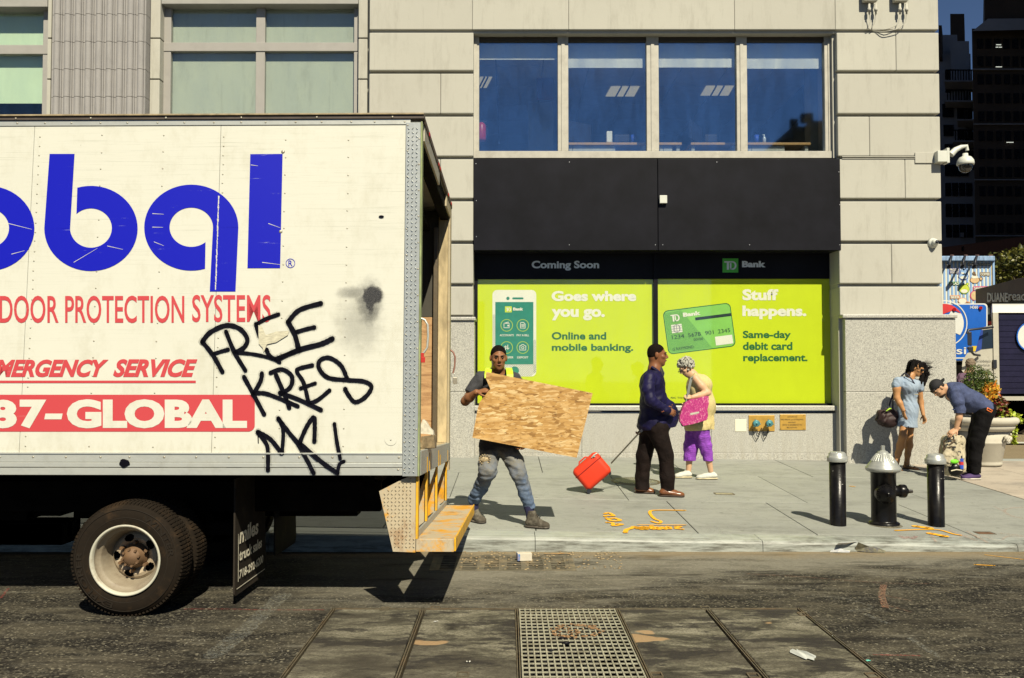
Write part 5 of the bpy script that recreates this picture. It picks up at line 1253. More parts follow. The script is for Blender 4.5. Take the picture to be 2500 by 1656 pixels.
# ------------------------------------------------------------------ covers in the sidewalk
WR_ = Matrix.Rotation(math.atan(TILT), 4, 'Y') @ Matrix.Rotation(math.atan(SLOPE), 4, 'X')
mc = on_walk(1552, 1176); e = empty('manhole_cover', mc, 'round cast iron manhole cover in the sidewalk under the man with the suitcase', 'manhole cover')
Mm = Matrix.Translation(mc) @ WR_
mb = MB(); mb.lathe([(.31, .001), (.335, .001), (.335, .004), (.30, .0045), (.30, .0035)], (0,0,0), n=48, M=Mm); obj('frame_ring', mb, IRON, e)
mb = MB(); mb.lathe([(0, .003), (.298, .003), (.298, .001)], (0,0,0), n=48, M=Mm); obj('lid', mb, simple('worn_iron_lid', L(.13,.135,.11), .55, .3, var=.4, scale=20, dirt=L(.3,.27,.17), dirt_amt=.8), e)
mb = MB()
for i in range(-9, 10):
    for j in range(-9, 10):
        x, y = i*.029, j*.029
        if x*x+y*y < .245**2: mb.box(x-.010, x+.010, y-.010, y+.010, .003, .0085, 0, Mm)
tag(obj('grip_studs', mb, simple('polished_studs', L(.28,.27,.21), .45, .4, var=.3, scale=30), e), kind='stuff')
def lid(px, py, w, d, lab, open_=False):
    c = on_walk(px, py); M = Matrix.Translation(c) @ WR_; e = empty('utility_lid', c, lab, 'utility lid', 'small utility lids in the sidewalk')
    mb = MB()
    for s in (-1, 1): mb.box(-w, w, s*d-.006, s*d+.006, -.01, .004, 0, M); mb.box(s*w-.006, s*w+.006, -d+.0065, d-.0065, -.01, .0035, 0, M)
    obj('rim', mb, IRON, e)
    mb = MB(); mb.box(-w+.012, w-.012, -d+.012, d-.012, -.01, .002, 0, M); obj('lid_plate', mb, simple('cement_lid', L(.27,.25,.16), .85, var=.3, scale=20) if not open_ else simple('rust_hole', L(.12,.06,.03), .9, var=.5), e)
lid(1768, 1206, .12, .06, 'small rectangular cement utility lid in the middle of the sidewalk'); lid(2404, 1302, .09, .055, 'small rusty square hole by the kerb right of the bollards', True)
# ------------------------------------------------------------------ sprayed street markings
def m_spray(name, col, lo=.35, hi=.5, sc=26, amt=1.0):
    g = NG(name); a = g.ramp(g.noise(g.pos(), sc, 6, .8), [(lo, 0.0), (hi, amt)]); return g.bsdf(col, .8, alpha=a)
ORG = m_spray('orange_marking_paint', L(.80,.38,.008), .22, .34, 30); REDC = m_spray('red_marking_paint', L(.36,.05,.045), .42, .75, 50, .8); CHK = m_spray('white_chalk_paint', L(.38,.40,.36), .47, .85, 55, .7); SAL = m_spray('salmon_marking_paint', L(.55,.28,.17), .44, .8, 50, .85)
OW_ = lambda u, v: on_walk(u, v, .0062); OR_ = lambda u, v: on_road(u, v, .004)
def mark(name, lab, mat, strokes, fr, grp='sprayed utility markings'):
    mb = MB()
    for i, (pts, w) in enumerate(strokes): 
        # width is in metres on the ground: lay the stroke in ground coordinates
        P2 = [fr(u, v) for u, v in pts]; nz_ = fr
        base = P2[0].z; isw = abs(P2[0].z-.004) > .01
        gfr = (lambda x, y: Vector((x, y, walk_z(y, x)+.0062))) if isw else (lambda x, y: Vector((x, y, .004)))
        stroke(mb, [(p.x, p.y) for p in P2], w, gfr, 0, i, 5)
    tag(obj(name, mb, mat), lab, 'paint marking', grp)
z5 = lambda pts: [(1480+x/9.225, 1150+y/9.225) for x, y in pts]
mark('paint_arrow', 'orange hooked arrow sprayed on the sidewalk behind the kerb', ORG, [(z5([(1770,885),(1100,882),(985,920),(1010,990),(1100,1080),(1230,1130),(1180,1175),(1020,1130)]), .035), (z5([(720,1210),(1790,1215)]), .02)], OW_)
mark('paint_word', 'orange scrawled letters sprayed along the sidewalk edge', ORG, [(z5([(430,1380),(460,1320),(560,1290),(640,1250),(720,1300),(700,1260),(780,1300)]), .05), (z5([(800,1310),(820,1250),(880,1310),(930,1250),(900,1310)]), .06), (z5([(1020,1240),(1060,1310),(1150,1260),(1190,1310)]), .05), (z5([(1260,1260),(1330,1310),(1400,1250),(1440,1300)]), .05), (z5([(1560,1250),(1680,1250),(1560,1290),(1720,1310)]), .04)], OW_)
mark('paint_figures', 'small cluster of orange figures sprayed left of the arrow', ORG, [(z5([(-30,960),(60,940),(170,1010),(0,1000),(-20,1020)]), .04), (z5([(10,1060),(130,1120),(310,1110),(200,1060),(80,1070)]), .045), (z5([(20,1155),(150,1170),(160,1230),(360,1200),(250,1190)]), .04)], OW_)
z6 = lambda pts: [(1950+x/4.304, 1050+y/4.304) for x, y in pts]
mark('paint_arrow', 'orange arrow sprayed between the bollard and the kerb', ORG, [(z6([(1020,1055),(1300,1045),(1480,1050),(1620,1090),(1700,1105)]), .03), (z6([(1230,1010),(1370,1030)]), .09), (z6([(1380,1085),(1540,1115)]), .07)], OW_)
mark('paint_strokes', 'salmon and orange strokes crossing the kerb at the right', SAL, [(z6([(1590,1055),(1860,1160)]), .03), (z6([(1770,1065),(1980,1180)]), .03), (z6([(1700,1115),(1900,1110),(2100,1160),(2200,1115),(2360,1120)]), .02), (z6([(2120,1085),(2350,1110)]), .025), (z6([(1390,1100),(1440,1170)]), .03)], OW_)
mark('chalk_loop', 'pale salmon curve sprayed on the sidewalk near the right edge', SAL, [(z6([(2360,815),(2230,820),(2160,850),(2230,900),(2360,930)]), .03), (z6([(2060,805),(2140,850)]), .02)], OW_)
mark('red_scribble', 'small red scribble on the kerb below the hydrant', REDC, [(z6([(1070,1115),(1110,1140),(1150,1120),(1190,1140),(1230,1118)]), .04)], OW_)
mark('orange_dot', 'small orange dash on the sidewalk left of the hydrant', ORG, [([(2076,1187),(2086,1188)], .03)], OW_)
mark('white_dash', 'short white chalk dash on the kerb in the middle', CHK, [([(1746,1284),(1765,1300)], .03)], OW_)
z7 = lambda pts: [(1400+x/2.152, 1150+y/2.152) for x, y in pts]
mark('red_line', 'thin red paint line on the asphalt behind the rear wheel', REDC, [([(452,1487),(560,1487),(640,1489),(790,1489)], .018)], OR_, 'painted marks on the asphalt')
mark('chalk_streak', 'broad pale chalk streak on the asphalt right of the mud flap', CHK, [([(690,1453),(640,1500),(590,1545),(520,1600)], .13)], OR_, 'painted marks on the asphalt')
mark('red_streak', 'short red streak on the asphalt at the left edge', REDC, [([(20,1437),(2,1460)], .02)], OR_, 'painted marks on the asphalt')
mark('salmon_line', 'long thin pale salmon line on the asphalt at mid road', SAL, [(z7([(910,540),(1200,556),(1620,588),(1870,592)]), .012)], OR_, 'painted marks on the asphalt')
mark('salmon_hook', 'salmon hook shape sprayed on the right asphalt', SAL, [(z7([(1630,600),(1620,655),(1640,715)]), .05), (z7([(1640,655),(1770,680)]), .015), (z7([(1650,705),(1770,740)]), .015)], OR_, 'painted marks on the asphalt')
mark('chalk_angle', 'pale chalk angle mark on the right asphalt', CHK, [(z7([(1410,665),(1570,715),(1440,735)]), .02), ], OR_, 'painted marks on the asphalt')
mark('chalk_dash', 'pale chalk dash slanting on the lower right asphalt', CHK, [(z7([(1770,880),(1920,975)]), .045)], OR_, 'painted marks on the asphalt')
mark('chalk_dash', 'short pale chalk dash just right of the vault cover corner', CHK, [(z7([(1540,755),(1650,800)]), .04)], OR_, 'painted marks on the asphalt')
mark('pink_line', 'faded pink line on the asphalt at lower right', REDC, [(z7([(1580,965),(1820,970)]), .02)], OR_, 'painted marks on the asphalt')
mark('yellow_dash', 'yellow dashes on the asphalt at far right', ORG, [(z7([(2110,492),(2210,497)]), .02), (z7([(2160,440),(2366,465)]), .012)], OR_, 'painted marks on the asphalt')
# ------------------------------------------------------------------ litter
e = empty('newspaper', on_road(2050, 1345), 'crumpled newspaper sheets lying in the gutter by the bollards', 'newspaper')
def sheet(name, P, m, par):
    mb = MB(); v = []; n = len(P[0])
    for row in P: v += [on_road(x, y)+Vector((0, 0, z)) for x, y, z in row]
    f = [(i*n+j, i*n+j+1, (i+1)*n+j+1, (i+1)*n+j) for i in range(len(P)-1) for j in range(n-1)]
    mb.add(v, f); o = obj(name, mb, m, par); s = o.modifiers.new('th', 'SOLIDIFY'); s.thickness = .003
NEWS = simple('newsprint', L(.50,.49,.44), .8, var=.2, scale=14, bstr=.3, dirt=L(.15,.2,.4), dirt_amt=.7, dirt_scale=9)
sheet('paper_sheet', [[(2026,1349,.004),(2045,1351,.01),(2074,1350,.004)], [(2034,1344,.035),(2055,1346,.05),(2080,1343,.03)], [(2050,1352,.10),(2078,1350,.10),(2094,1346,.09)]], NEWS, e)
sheet('dark_sheet', [[(2085,1347,.01),(2120,1350,.005),(2160,1351,.004)], [(2096,1350,.10),(2122,1350,.06),(2166,1342,.02)]], simple('dark_newsprint', L(.16,.15,.10), .8, var=.5, scale=22, dirt=L(.02,.03,.15), dirt_amt=.8, dirt_scale=12), e)
p = on_road(1276, 1369); e = empty('drink_carton', p, 'small white drink carton with a blue end standing on the storm drain', 'carton', rot=(0,0,R(8)))
mb = MB(); mb.box(-.05, .08, -.04, .04, .004, .072); obj('carton_body', mb, simple('carton_cream', L(.55,.50,.40), .6), e, True, bevel=.003)
mb = MB(); mb.box(-.0525, -.03, -.042, .042, .008, .068); obj('carton_end', mb, simple('carton_blue', L(.08,.2,.45), .5, var=.5, scale=40, dirt=L(.6,.3,.1), dirt_amt=.8, dirt_scale=30), e, True)
def scrap(name, lab, px, py, w, d, h, m, fr=on_road, rz=.4, n=7):
    c = fr(px, py); mb = MB(); rr = random.Random(int(px)); vs = []
    M = Matrix.Translation(c+Vector((0,0,.004))) @ Matrix.Rotation(rz, 4, 'Z'); v = []
    for j in range(3):
        for i in range(n): v.append(M @ Vector((w*(i/(n-1)-.5), d*(j/2-.5)+rr.uniform(-.2,.2)*d, h*rr.random())))
    mb.add(v, [(j*n+i, j*n+i+1, (j+1)*n+i+1, (j+1)*n+i) for j in range(2) for i in range(n-1)]); tag(obj(name, mb, m), lab, 'litter')
scrap('plastic_strip', 'twisted clear plastic strip lying on the right concrete panel', 1962, 1604, .06, .15, .025, simple('clear_plastic_scrap', L(.5,.52,.48), .25), rz=.35)
scrap('turquoise_scrap', 'tiny turquoise paper scrap by the edge of the vault cover', 2121, 1615, .028, .02, .004, simple('turquoise_paper', L(.12,.5,.4), .7))
scrap('paper_scrap', 'small white paper scrap on the concrete left of the grating', 1143, 1618, .03, .015, .008, NEWS); scrap('paper_scrap', 'thin white wrapper on the concrete panel above the paper scrap', 1065, 1519, .035, .01, .004, NEWS)
scrap('leaf_scrap', 'brown flattened cardboard strip in the gutter above the drain', 1360, 1354, .25, .03, .01, simple('brown_card', L(.33,.2,.08), .8), rz=0)
scrap('paper_scrap', 'thin white straw paper in the gutter right of the drain', 1478, 1347, .09, .012, .006, NEWS, rz=.3)
# ================================================================== people: smooth bodies from blended limbs
def sdf_mesh(name, prims, vox=.0055, cuts=(), folds=None):
    """prims: ('c',a,b,ra,rb,k) round cone | ('e',c,(rx,ry,rz),M3,k) ellipsoid | ('a',a,b,ra,rb,k,axis,s) cone squashed along axis
       prefix '-' subtracts. folds=(amp, freq, dir, seed)"""
    los, his = [], []
    for p in prims:
        if p[0][-1] in 'ca':
            r = max(p[3], p[4])*(1.3 if p[0][-1] == 'a' else 1); a, b = np.array(p[1]), np.array(p[2]); los.append(np.minimum(a, b)-r); his.append(np.maximum(a, b)+r)
        else:
            r = max(p[2]); c = np.array(p[1]); los.append(c-r); his.append(c+r)
    pads = [.0 if p[0][0] == '-' else 1 for p in prims]
    lo = np.min([l for l, q in zip(los, pads) if q], 0)-.03; hi = np.max([h for h, q in zip(his, pads) if q], 0)+.03
    n = np.ceil((hi-lo)/vox).astype(int)+1
    D = np.full(n, .5, np.float32); ax = [lo[i]+vox*np.arange(n[i]) for i in range(3)]
    for p, l, h in zip(prims, los, his):
        k = p[5] if p[0][-1] in 'ca' else p[4]; m = k+vox*4+(folds[0] if folds else 0)
        s = [slice(max(0, int((l[i]-m-lo[i])/vox)), min(n[i], int((h[i]+m-lo[i])/vox)+2)) for i in range(3)]
        if any(q.stop <= q.start for q in s): continue
        X = ax[0][s[0]][:, None, None].astype(np.float32); Y = ax[1][s[1]][None, :, None].astype(np.float32); Z = ax[2][s[2]][None, None, :].astype(np.float32)
        t = p[0][-1]
        if t in 'ca':
            a, b, ra, rb = np.array(p[1]), np.array(p[2]), p[3], p[4]
            dx, dy, dz = X-a[0], Y-a[1], Z-a[2]; ba = b-a
            if t == 'a':
                u = np.array(p[6])/np.linalg.norm(p[6]); sc = 1/p[7]-1; q = dx*u[0]+dy*u[1]+dz*u[2]; dx, dy, dz = dx+q*u[0]*sc, dy+q*u[1]*sc, dz+q*u[2]*sc
                ba = ba+u*(ba@u)*sc
            L2 = max(1e-8, ba@ba); h_ = np.clip((dx*ba[0]+dy*ba[1]+dz*ba[2])/L2, 0, 1)
            d = np.sqrt((dx-h_*ba[0])**2+(dy-h_*ba[1])**2+(dz-h_*ba[2])**2)-(ra+(rb-ra)*h_)
            if t == 'a': d = d*(.5+.5*min(1, p[7]))
        else:
            c, r, M = np.array(p[1]), p[2], p[3]; dx, dy, dz = X-c[0], Y-c[1], Z-c[2]
            if M is None: q = (dx, dy, dz)
            else: q = [dx*M[0][i]+dy*M[1][i]+dz*M[2][i] for i in range(3)]
            k0 = np.sqrt((q[0]/r[0])**2+(q[1]/r[1])**2+(q[2]/r[2])**2); k1 = np.sqrt((q[0]/r[0]**2)**2+(q[1]/r[1]**2)**2+(q[2]/r[2]**2)**2)
            d = k0*(k0-1)/np.maximum(k1, 1e-6)
        B = D[tuple(s)]
        if p[0][0] == '-': hh = np.maximum(k-np.abs(B+d), 0)/max(k, 1e-6); D[tuple(s)] = np.maximum(B, -d)+hh*hh*k*.25
        else: hh = np.maximum(k-np.abs(B-d), 0)/max(k, 1e-6); D[tuple(s)] = np.minimum(B, d)-hh*hh*k*.25
    X = ax[0][:, None, None].astype(np.float32); Y = ax[1][None, :, None].astype(np.float32); Z = ax[2][None, None, :].astype(np.float32)
    if folds:
        amp, fr, fd, seed = folds; rg = np.random.RandomState(seed); w = 0
        for i in range(5):
            kv = rg.normal(size=3)*fr*np.array(fd)*(1+.5*i); wv = rg.normal(size=3)*fr*.4
            w = w+np.sin(X*kv[0]+Y*kv[1]+Z*kv[2]+rg.rand()*6+1.6*np.sin(X*wv[0]+Y*wv[1]+Z*wv[2]))/(1+.35*i)
        D = D+(amp*.45)*w.astype(np.float32)
    for (cp, cn) in cuts:
        cn = np.array(cn)/np.linalg.norm(cn); D = np.maximum(D, ((X-cp[0])*cn[0]+(Y-cp[1])*cn[1]+(Z-cp[2])*cn[2]).astype(np.float32))
    D[0], D[-1], D[:, 0], D[:, -1], D[:, :, 0], D[:, :, -1] = .5, .5, .5, .5, .5, .5
    N = D < 0; c8 = [N[i:n[0]-1+i, j:n[1]-1+j, k:n[2]-1+k] for i in (0,1) for j in (0,1) for k in (0,1)]
    cnt = sum(c.astype(np.int8) for c in c8); act = (cnt > 0) & (cnt < 8); I = np.argwhere(act)
    vid = np.full(act.shape, -1, np.int32); vid[act] = np.arange(len(I)); acc = np.zeros((len(I), 3)); num = np.zeros(len(I))
    off = [(i, j, k) for i in (0,1) for j in (0,1) for k in (0,1)]
    V = {o: D[I[:,0]+o[0], I[:,1]+o[1], I[:,2]+o[2]] for o in off}
    for o in off:
        for a_ in range(3):
            if o[a_] == 0:
                o2 = list(o); o2[a_] = 1; o2 = tuple(o2); va, vb = V[o], V[o2]; m = (va < 0) != (vb < 0)
                t = np.where(m, va/np.where(m, va-vb, 1), 0); pt = np.tile(np.array(o, float), (len(I), 1)); pt[:, a_] += t
                acc[m] += pt[m]; num[m] += 1
    P = lo+(I+acc/num[:, None])*vox; F = []
    for a_ in range(3):
        b_, c_ = (a_+1) % 3, (a_+2) % 3
        s0 = [slice(0, n[i]-1) for i in range(3)]; s1 = list(s0); s1[a_] = slice(1, n[a_])
        e = N[tuple(s0)] != N[tuple(s1)]; E = np.argwhere(e); E = E[(E[:, b_] > 0) & (E[:, c_] > 0)]
        ub = np.zeros(3, int); ub[b_] = 1; uc = np.zeros(3, int); uc[c_] = 1
        q = [vid[tuple((E-x).T)] for x in (0*ub, ub, ub+uc, uc)]; q = np.stack(q, 1); fl = N[tuple(E.T)]
        q[~fl] = q[~fl][:, ::-1]; F.append(q[(q >= 0).all(1)])
    F = np.concatenate(F)
    me = bpy.data.meshes.new(name); me.vertices.add(len(P)); me.vertices.foreach_set('co', P.astype(np.float32).ravel())
    me.loops.add(F.size); me.loops.foreach_set('vertex_index', F.astype(np.int32).ravel()); me.polygons.add(len(F))
    me.polygons.foreach_set('loop_start', np.arange(0, F.size, 4, dtype=np.int32)); me.polygons.foreach_set('loop_total', np.full(len(F), 4, np.int32))
    me.polygons.foreach_set('use_smooth', np.ones(len(F), bool)); me.update(calc_edges=True); me.validate(); return me
def v3(p): return (p[0], p[1], p[2])
def frame_of(fwd, up):
    f = Vector(fwd).normalized(); u = Vector(up); u = (u-f*u.dot(f)).normalized(); r = f.cross(u); return r, f, u
class Head:
    def __init__(s, c, fwd, up, size=1.0):
        s.c = Vector(c); s.r, s.f, s.u = frame_of(fwd, up); s.s = size; s.M = [[s.r[i], s.f[i], s.u[i]] for i in range(3)]
    def p(s, x, y, z): return v3(s.c+(s.r*x+s.f*y+s.u*z)*s.s)
    def e(s, x, y, z, rx, ry, rz, k=.02, neg=False): return (('-e' if neg else 'e'), s.p(x, y, z), (rx*s.s, ry*s.s, rz*s.s), s.M, k)
    def cc(s, a, b, ra, rb, k=.01): return ('c', s.p(*a), s.p(*b), ra*s.s, rb*s.s, k)
    def prims(s, neck, rn=.056):
        return [s.e(0,-.015,.03,.074,.092,.086), s.e(0,.02,-.03,.061,.072,.082,.03), s.e(0,.028,-.075,.047,.055,.042,.03), s.e(0,.064,-.098,.022,.018,.017,.02),
                s.e(0,-.045,-.03,.058,.05,.06,.03), s.cc((0,.086,.018),(0,.108,-.018),.008,.012,.010), s.e(0,.098,-.027,.018,.013,.009,.006),
                s.cc((-.034,.079,.030),(.034,.079,.030),.010,.010,.014), s.e(.040,.060,-.018,.022,.020,.018,.02), s.e(-.040,.060,-.018,.022,.020,.018,.02),
                s.e(0,.084,-.056,.023,.013,.012,.008), s.e(.030,.094,.012,.013,.012,.009,.010,True), s.e(-.030,.094,.012,.013,.012,.009,.010,True),
                s.e(.076,-.006,-.004,.010,.020,.031,.006), s.e(-.076,-.006,-.004,.010,.020,.031,.006), ('c', s.p(0,-.03,-.05), v3(neck), rn, rn*1.08, .03)]
    def face(s, par, dark_eyes=True, brow=None, lips=None):
        BR = brow or simple('dark_eyebrow', L(.008,.006,.005), .8, bstr=0)
        for x in (-.030, .030):
            mb = MB(); mb.sphere(s.p(x, .0825, .010), .0105*s.s, 10, 0, (1,1,.7)); o = obj('eye', mb, simple('eye_white', L(.07,.05,.04), .5, bstr=0, spec=.1), par)
            mb = MB(); mb.sphere(s.p(x, .0895, .0095), .0060*s.s, 8); obj('iris', mb, simple('eye_iris', L(.006,.004,.003), .2, bstr=0), o)
            mb = MB(); sx = 1 if x > 0 else -1
            mb.tube([s.p(x-sx*.018, .0915, .026), s.p(x, .0935, .031), s.p(x+sx*.02, .083, .027)], [.0028*s.s, .004*s.s, .002*s.s], 6); obj('eyebrow', mb, BR, par)
        if lips: mb = MB(); mb.tube([s.p(-.021, .088, -.056), s.p(0, .0985, -.0545), s.p(.021, .088, -.056)], [.003*s.s, .0058*s.s, .003*s.s], 8); obj('lips', mb, lips, par)
    def cap(s, grow=.008, hairline=.062, nape=-.045, back=-.09, k=.02):
        return [s.e(0,-.018,.034,.074+grow,.092+grow,.086+grow), s.e(0,-.05,-.01,.062+grow,.05+grow,.06,.03)], [(s.p(0,.060,hairline*.6), v3(s.f*.85-s.u*.55)), (s.p(0,0,nape), v3(-s.u))]
def hand(w, d, pn, size=1.0, curl=.4, side=1, spread=0.0):
    """w wrist, d direction of fingers, pn palm normal (fingers curl towards it), side=+1 thumb on d x pn side"""
    w = Vector(w); d = Vector(d).normalized(); pn = Vector(pn); pn = (pn-d*pn.dot(d)).normalized(); t = d.cross(pn)*side; P = []
    L_ = .09*size; P.append(('a', v3(w+d*.008), v3(w+d*L_*.92), .028*size, .042*size, .012, v3(pn), .42))
    for i, (o, ln) in enumerate(((.030, .072), (.010, .082), (-.011, .076), (-.031, .060))):
        b = w+d*L_*.9+t*o*size; ln *= size; a1 = curl*1.0+spread*i*.1
        d1 = d*math.cos(a1)+pn*math.sin(a1)+t*o*1.2; d1.normalize(); a2 = a1+curl*1.1; d2 = d*math.cos(a2)+pn*math.sin(a2); a3 = a2+curl*.8; d3 = d*math.cos(a3)+pn*math.sin(a3)
        p1 = b+d1*ln*.46; p2 = p1+d2*ln*.32; p3 = p2+d3*ln*.24; r = .0088*size
        P += [('c', v3(b-d*.015), v3(p1), r*1.05, r, .004), ('c', v3(p1), v3(p2), r, r*.92, .003), ('c', v3(p2), v3(p3), r*.92, r*.8, .003)]
    tb_ = w+d*.025*size+t*.026*size; td1 = (d*.6+t*.75+pn*.25).normalized(); td2 = (d*.85+t*.25+pn*.45).normalized(); q1 = tb_+td1*.04*size; q2 = q1+td2*.032*size
    P += [('c', v3(tb_), v3(q1), .013*size, .0105*size, .008), ('c', v3(q1), v3(q2), .0105*size, .009*size, .004)]
    return P
def limb(*pts, k=.02): # pts: (pos, r)
    return [('c', v3(a), v3(b), ra, rb, k) for (a, ra), (b, rb) in zip(pts, pts[1:])]
def shoe(par, heel, toe, m, sole, w=.046, h=.085, sole_h=.024, name='shoe', ank=None, laces=None):
    heel, toe = Vector(heel), Vector(toe); heel.z = walk_z(heel.y, heel.x); toe.z = walk_z(toe.y, toe.x); d = (toe-heel).normalized(); up = Vector((0,0,1)); Ln = (toe-heel).length
    A = lambda f, z: v3(heel+d*Ln*f+up*z)
    pr = [('a', A(.16, .05), A(.80, .038), w*.86, w*.92, .02, v3(up), .62), ('c', A(.18, .06), A(.24, h), w*.80, w*.74, .03), ('c', A(.3, h*.72), A(.62, .05), w*.72, w*.7, .03), ('a', A(.72, .034), A(.86, .03), w*.95, w*.8, .02, v3(up), .6)]
    s = obj(name, sdf_mesh(name, pr, .005, [(A(.5, .012), (0,0,-1)), (A(.2, h+.02), (0,0,1))]), m, par)
    ps = [('a', A(.14, .014), A(.5, .014), w*.95, w*.9, .02, v3(up), .35), ('a', A(.5, .014), A(.84, .014), w*.92, w*.98, .02, v3(up), .35)]
    obj('sole', sdf_mesh('sole', ps, .005, [(A(.5, .001), (0,0,-1)), (A(.5, sole_h), (0,0,1))]), sole, s)
    if laces:
        mb = MB(); sd = d.cross(up)
        for f in (.38, .46, .54, .62): c = Vector(A(f, h*.72-(f-.38)*.12+.028)); mb.tube([c-sd*w*.5, c+up*.012, c+sd*w*.5], .004, 5)
        obj('laces', mb, laces, s)
def skin(name, c, spec=.18):
    g = NG(name); v = g.pos(); n = g.noise(v, 18, 5, .6); lo = tuple(x*.82 for x in c)+(1,); hi = tuple(min(1, x*1.12) for x in c)+(1,)
    return g.bsdf(g.mix(n, lo, hi), .42, 0, spec, g.noise(v, 70, 3), .12, .003)
def cloth(name, c, var=.2, rough=.85, bstr=.35, scale=12, dirt=None, da=.6, ds=6, sheen=0, stretch=(1,1,1)):
    return simple(name, L(*c), rough, var=var, scale=scale, bstr=bstr, bscale=90, fold=.7, dirt=dirt, dirt_amt=da, dirt_scale=ds, sheen=sheen, stretch=stretch)
HAIRB = simple('short_black_hair', L(.009,.006,.005), .9, var=.5, scale=60, bstr=.6, bscale=160, spec=.05)

# ------------------------------------------------------------------ worker with the chipboard
def worker():
    Y0 = 8.89; J = lambda x, y, dy=0: at(x, y, Y0+dy)
    par = empty('person', (J(1215, 1280)), 'man in charcoal t-shirt, hi-vis straps and dusty jeans carrying a chipboard sheet', 'person', 'people on the sidewalk')
    SK = skin('worker_skin', (.235,.105,.048)); H = Head(J(1217, 874, -.02), (.12, -1, -.12), (.02, -.1, 1), 1.08)
    neck = J(1215, 910, .03)
    sR, eR, wR = J(1173, 926, .03), J(1136, 980, -.02), J(1163, 958, -.16); sL, eL, wL = J(1258, 928, .03), J(1284, 1000, .05), J(1278, 1068, -.12)
    hR, hL = J(1197, 1090, .03), J(1237, 1091, .02); kR, kL = J(1191, 1152, -.1), J(1267, 1156, -.12); aR, aL = J(1160, 1226, .12), J(1287, 1238, -.08)
    body = H.prims(neck)+[('c', v3(neck), v3(J(1213, 935, .03)), .07, .09, .05), ('a', v3(J(1192, 940, .03)), v3(J(1236, 940, .03)), .11, .11, .04, (0,1,0), .8), ('c', v3(J(1213, 960, .03)), v3(J(1216, 1080, .04)), .12, .12, .05)]
    body += limb((sR, .055), (J(1155, 953, .0), .052), (eR, .044), k=.03)+limb((eR, .046), (eR.lerp(wR, .4), .046), (wR, .031), k=.02)+limb((sL, .05), (eL, .042), (wL, .03), k=.03)
    body += hand(wR, (.82, -.15, .18), (.5, .3, -.7), 1.12, .55, -1) + hand(wL, (-.15, -.2, -.75), (-.3, -.8, .5), 1.05, .5, 1)
    body += limb((hR, .065), (kR, .045), (aR, .035))+limb((hL, .065), (kL, .045), (aL, .035))
    obj('body', sdf_mesh('body', body, .005), SK, par); H.face(par, lips=simple('worker_lips', L(.20,.075,.05), .5, bstr=0))
    pr, cu = H.cap(.002, .098, -.02); obj('hair', sdf_mesh('hair', pr, .005, cu), HAIRB, par)
    # short stubble beard line is left to the skin; t-shirt
    TS = cloth('charcoal_tshirt', (.035,.036,.042), .3, ds=4, dirt=L(.09,.085,.08), da=.5)
    sh = [('c', v3(neck+Vector((0,.02,-.02))), v3(J(1213, 935, .03)), .085, .11, .05), ('a', v3(J(1186, 934, .03)), v3(J(1243, 934, .03)), .115, .115, .05, (0,1,0), .85), ('c', v3(J(1213, 950, .03)), v3(J(1216, 1085, .04)), .155, .15, .05)]
    sh += limb((sR, .075), (J(1152, 957, .0), .075), k=.04)+limb((sL, .07), (J(1276, 962, .05), .072), k=.04)
    dR = (eR-sR).normalized()
    obj('t_shirt', sdf_mesh('t_shirt', sh, .006, [(v3(J(1215, 911)), (0,-.55,.8)), (v3(J(1148, 962)), v3(dR))], (.005, 28, (1,1,1), 3)), TS, par)
    VS = simple('hi_vis_lime', L(.42,.60,.02), .5, bstr=.2); RF = simple('reflective_silver', L(.6,.6,.55), .3, bstr=.1)
    for x0, s_ in ((1191, 1), (1245, -1)):
        mb = MB(); P = [(x0+s_*4, 905, .10), (x0+s_*3, 900, .02), (x0+s_*1, 907, -.075), (x0, 915, -.125), (x0, 924, -.14)]
        c = [J(*q) for q in P]; w = .034; v = []; 
        for q in c: v += [q+Vector((-w, 0, 0)), q+Vector((w, 0, 0))]
        mb.add(v, [(2*i, 2*i+1, 2*i+3, 2*i+2) for i in range(4)]); o = obj('vest_strap', mb, VS, par); so = o.modifiers.new('s', 'SOLIDIFY'); so.thickness = .008
        mb = MB(); w = .014; v = []
        for q in c: v += [q+Vector((-w, -.007, .003)), q+Vector((w, -.007, .003))]
        mb.add(v, [(2*i, 2*i+1, 2*i+3, 2*i+2) for i in range(4)]); obj('reflective_band', mb, RF, o)
    g = NG('shaded_dusty_jeans'); v = g.pos(); z = g.n('SeparateXYZ'); g.l(v, z.inputs[0])
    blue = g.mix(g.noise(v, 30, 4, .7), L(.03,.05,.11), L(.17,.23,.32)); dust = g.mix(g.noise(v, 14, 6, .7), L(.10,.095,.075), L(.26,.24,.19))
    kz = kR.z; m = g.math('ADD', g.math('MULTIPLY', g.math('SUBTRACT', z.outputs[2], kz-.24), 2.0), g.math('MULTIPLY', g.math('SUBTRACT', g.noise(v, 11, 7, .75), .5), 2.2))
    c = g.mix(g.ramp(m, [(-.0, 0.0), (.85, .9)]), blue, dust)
    hi = g.math('ADD', g.math('MULTIPLY', g.math('SUBTRACT', z.outputs[2], kz+.11), 6), g.math('SUBTRACT', g.noise(v, 12, 6, .7), .5)); c = g.mix(g.ramp(hi, [(.3, 0.0), (.8, .9)]), c, L(.018,.018,.024))  # dark upper thighs: the board's shadow painted into the denim colour
    JN = g.bsdf(c, .85, 0, .2, g.noise(g.pos((1,1,2.5)), 24, 5, .7), .7, .008)
    je = limb((J(1200, 1082, .04), .125), (J(1235, 1084, .04), .12), k=.05)+limb((hR, .110), (J(1192, 1125, -.02), .098), (kR, .088), (J(1174, 1190, .03), .072), (J(1156, 1222, .12), .064), k=.03)+limb((hL, .108), (J(1254, 1125, -.02), .094), (kL, .080), (J(1281, 1200, -.1), .068), (J(1292, 1236, -.08), .062), k=.03)
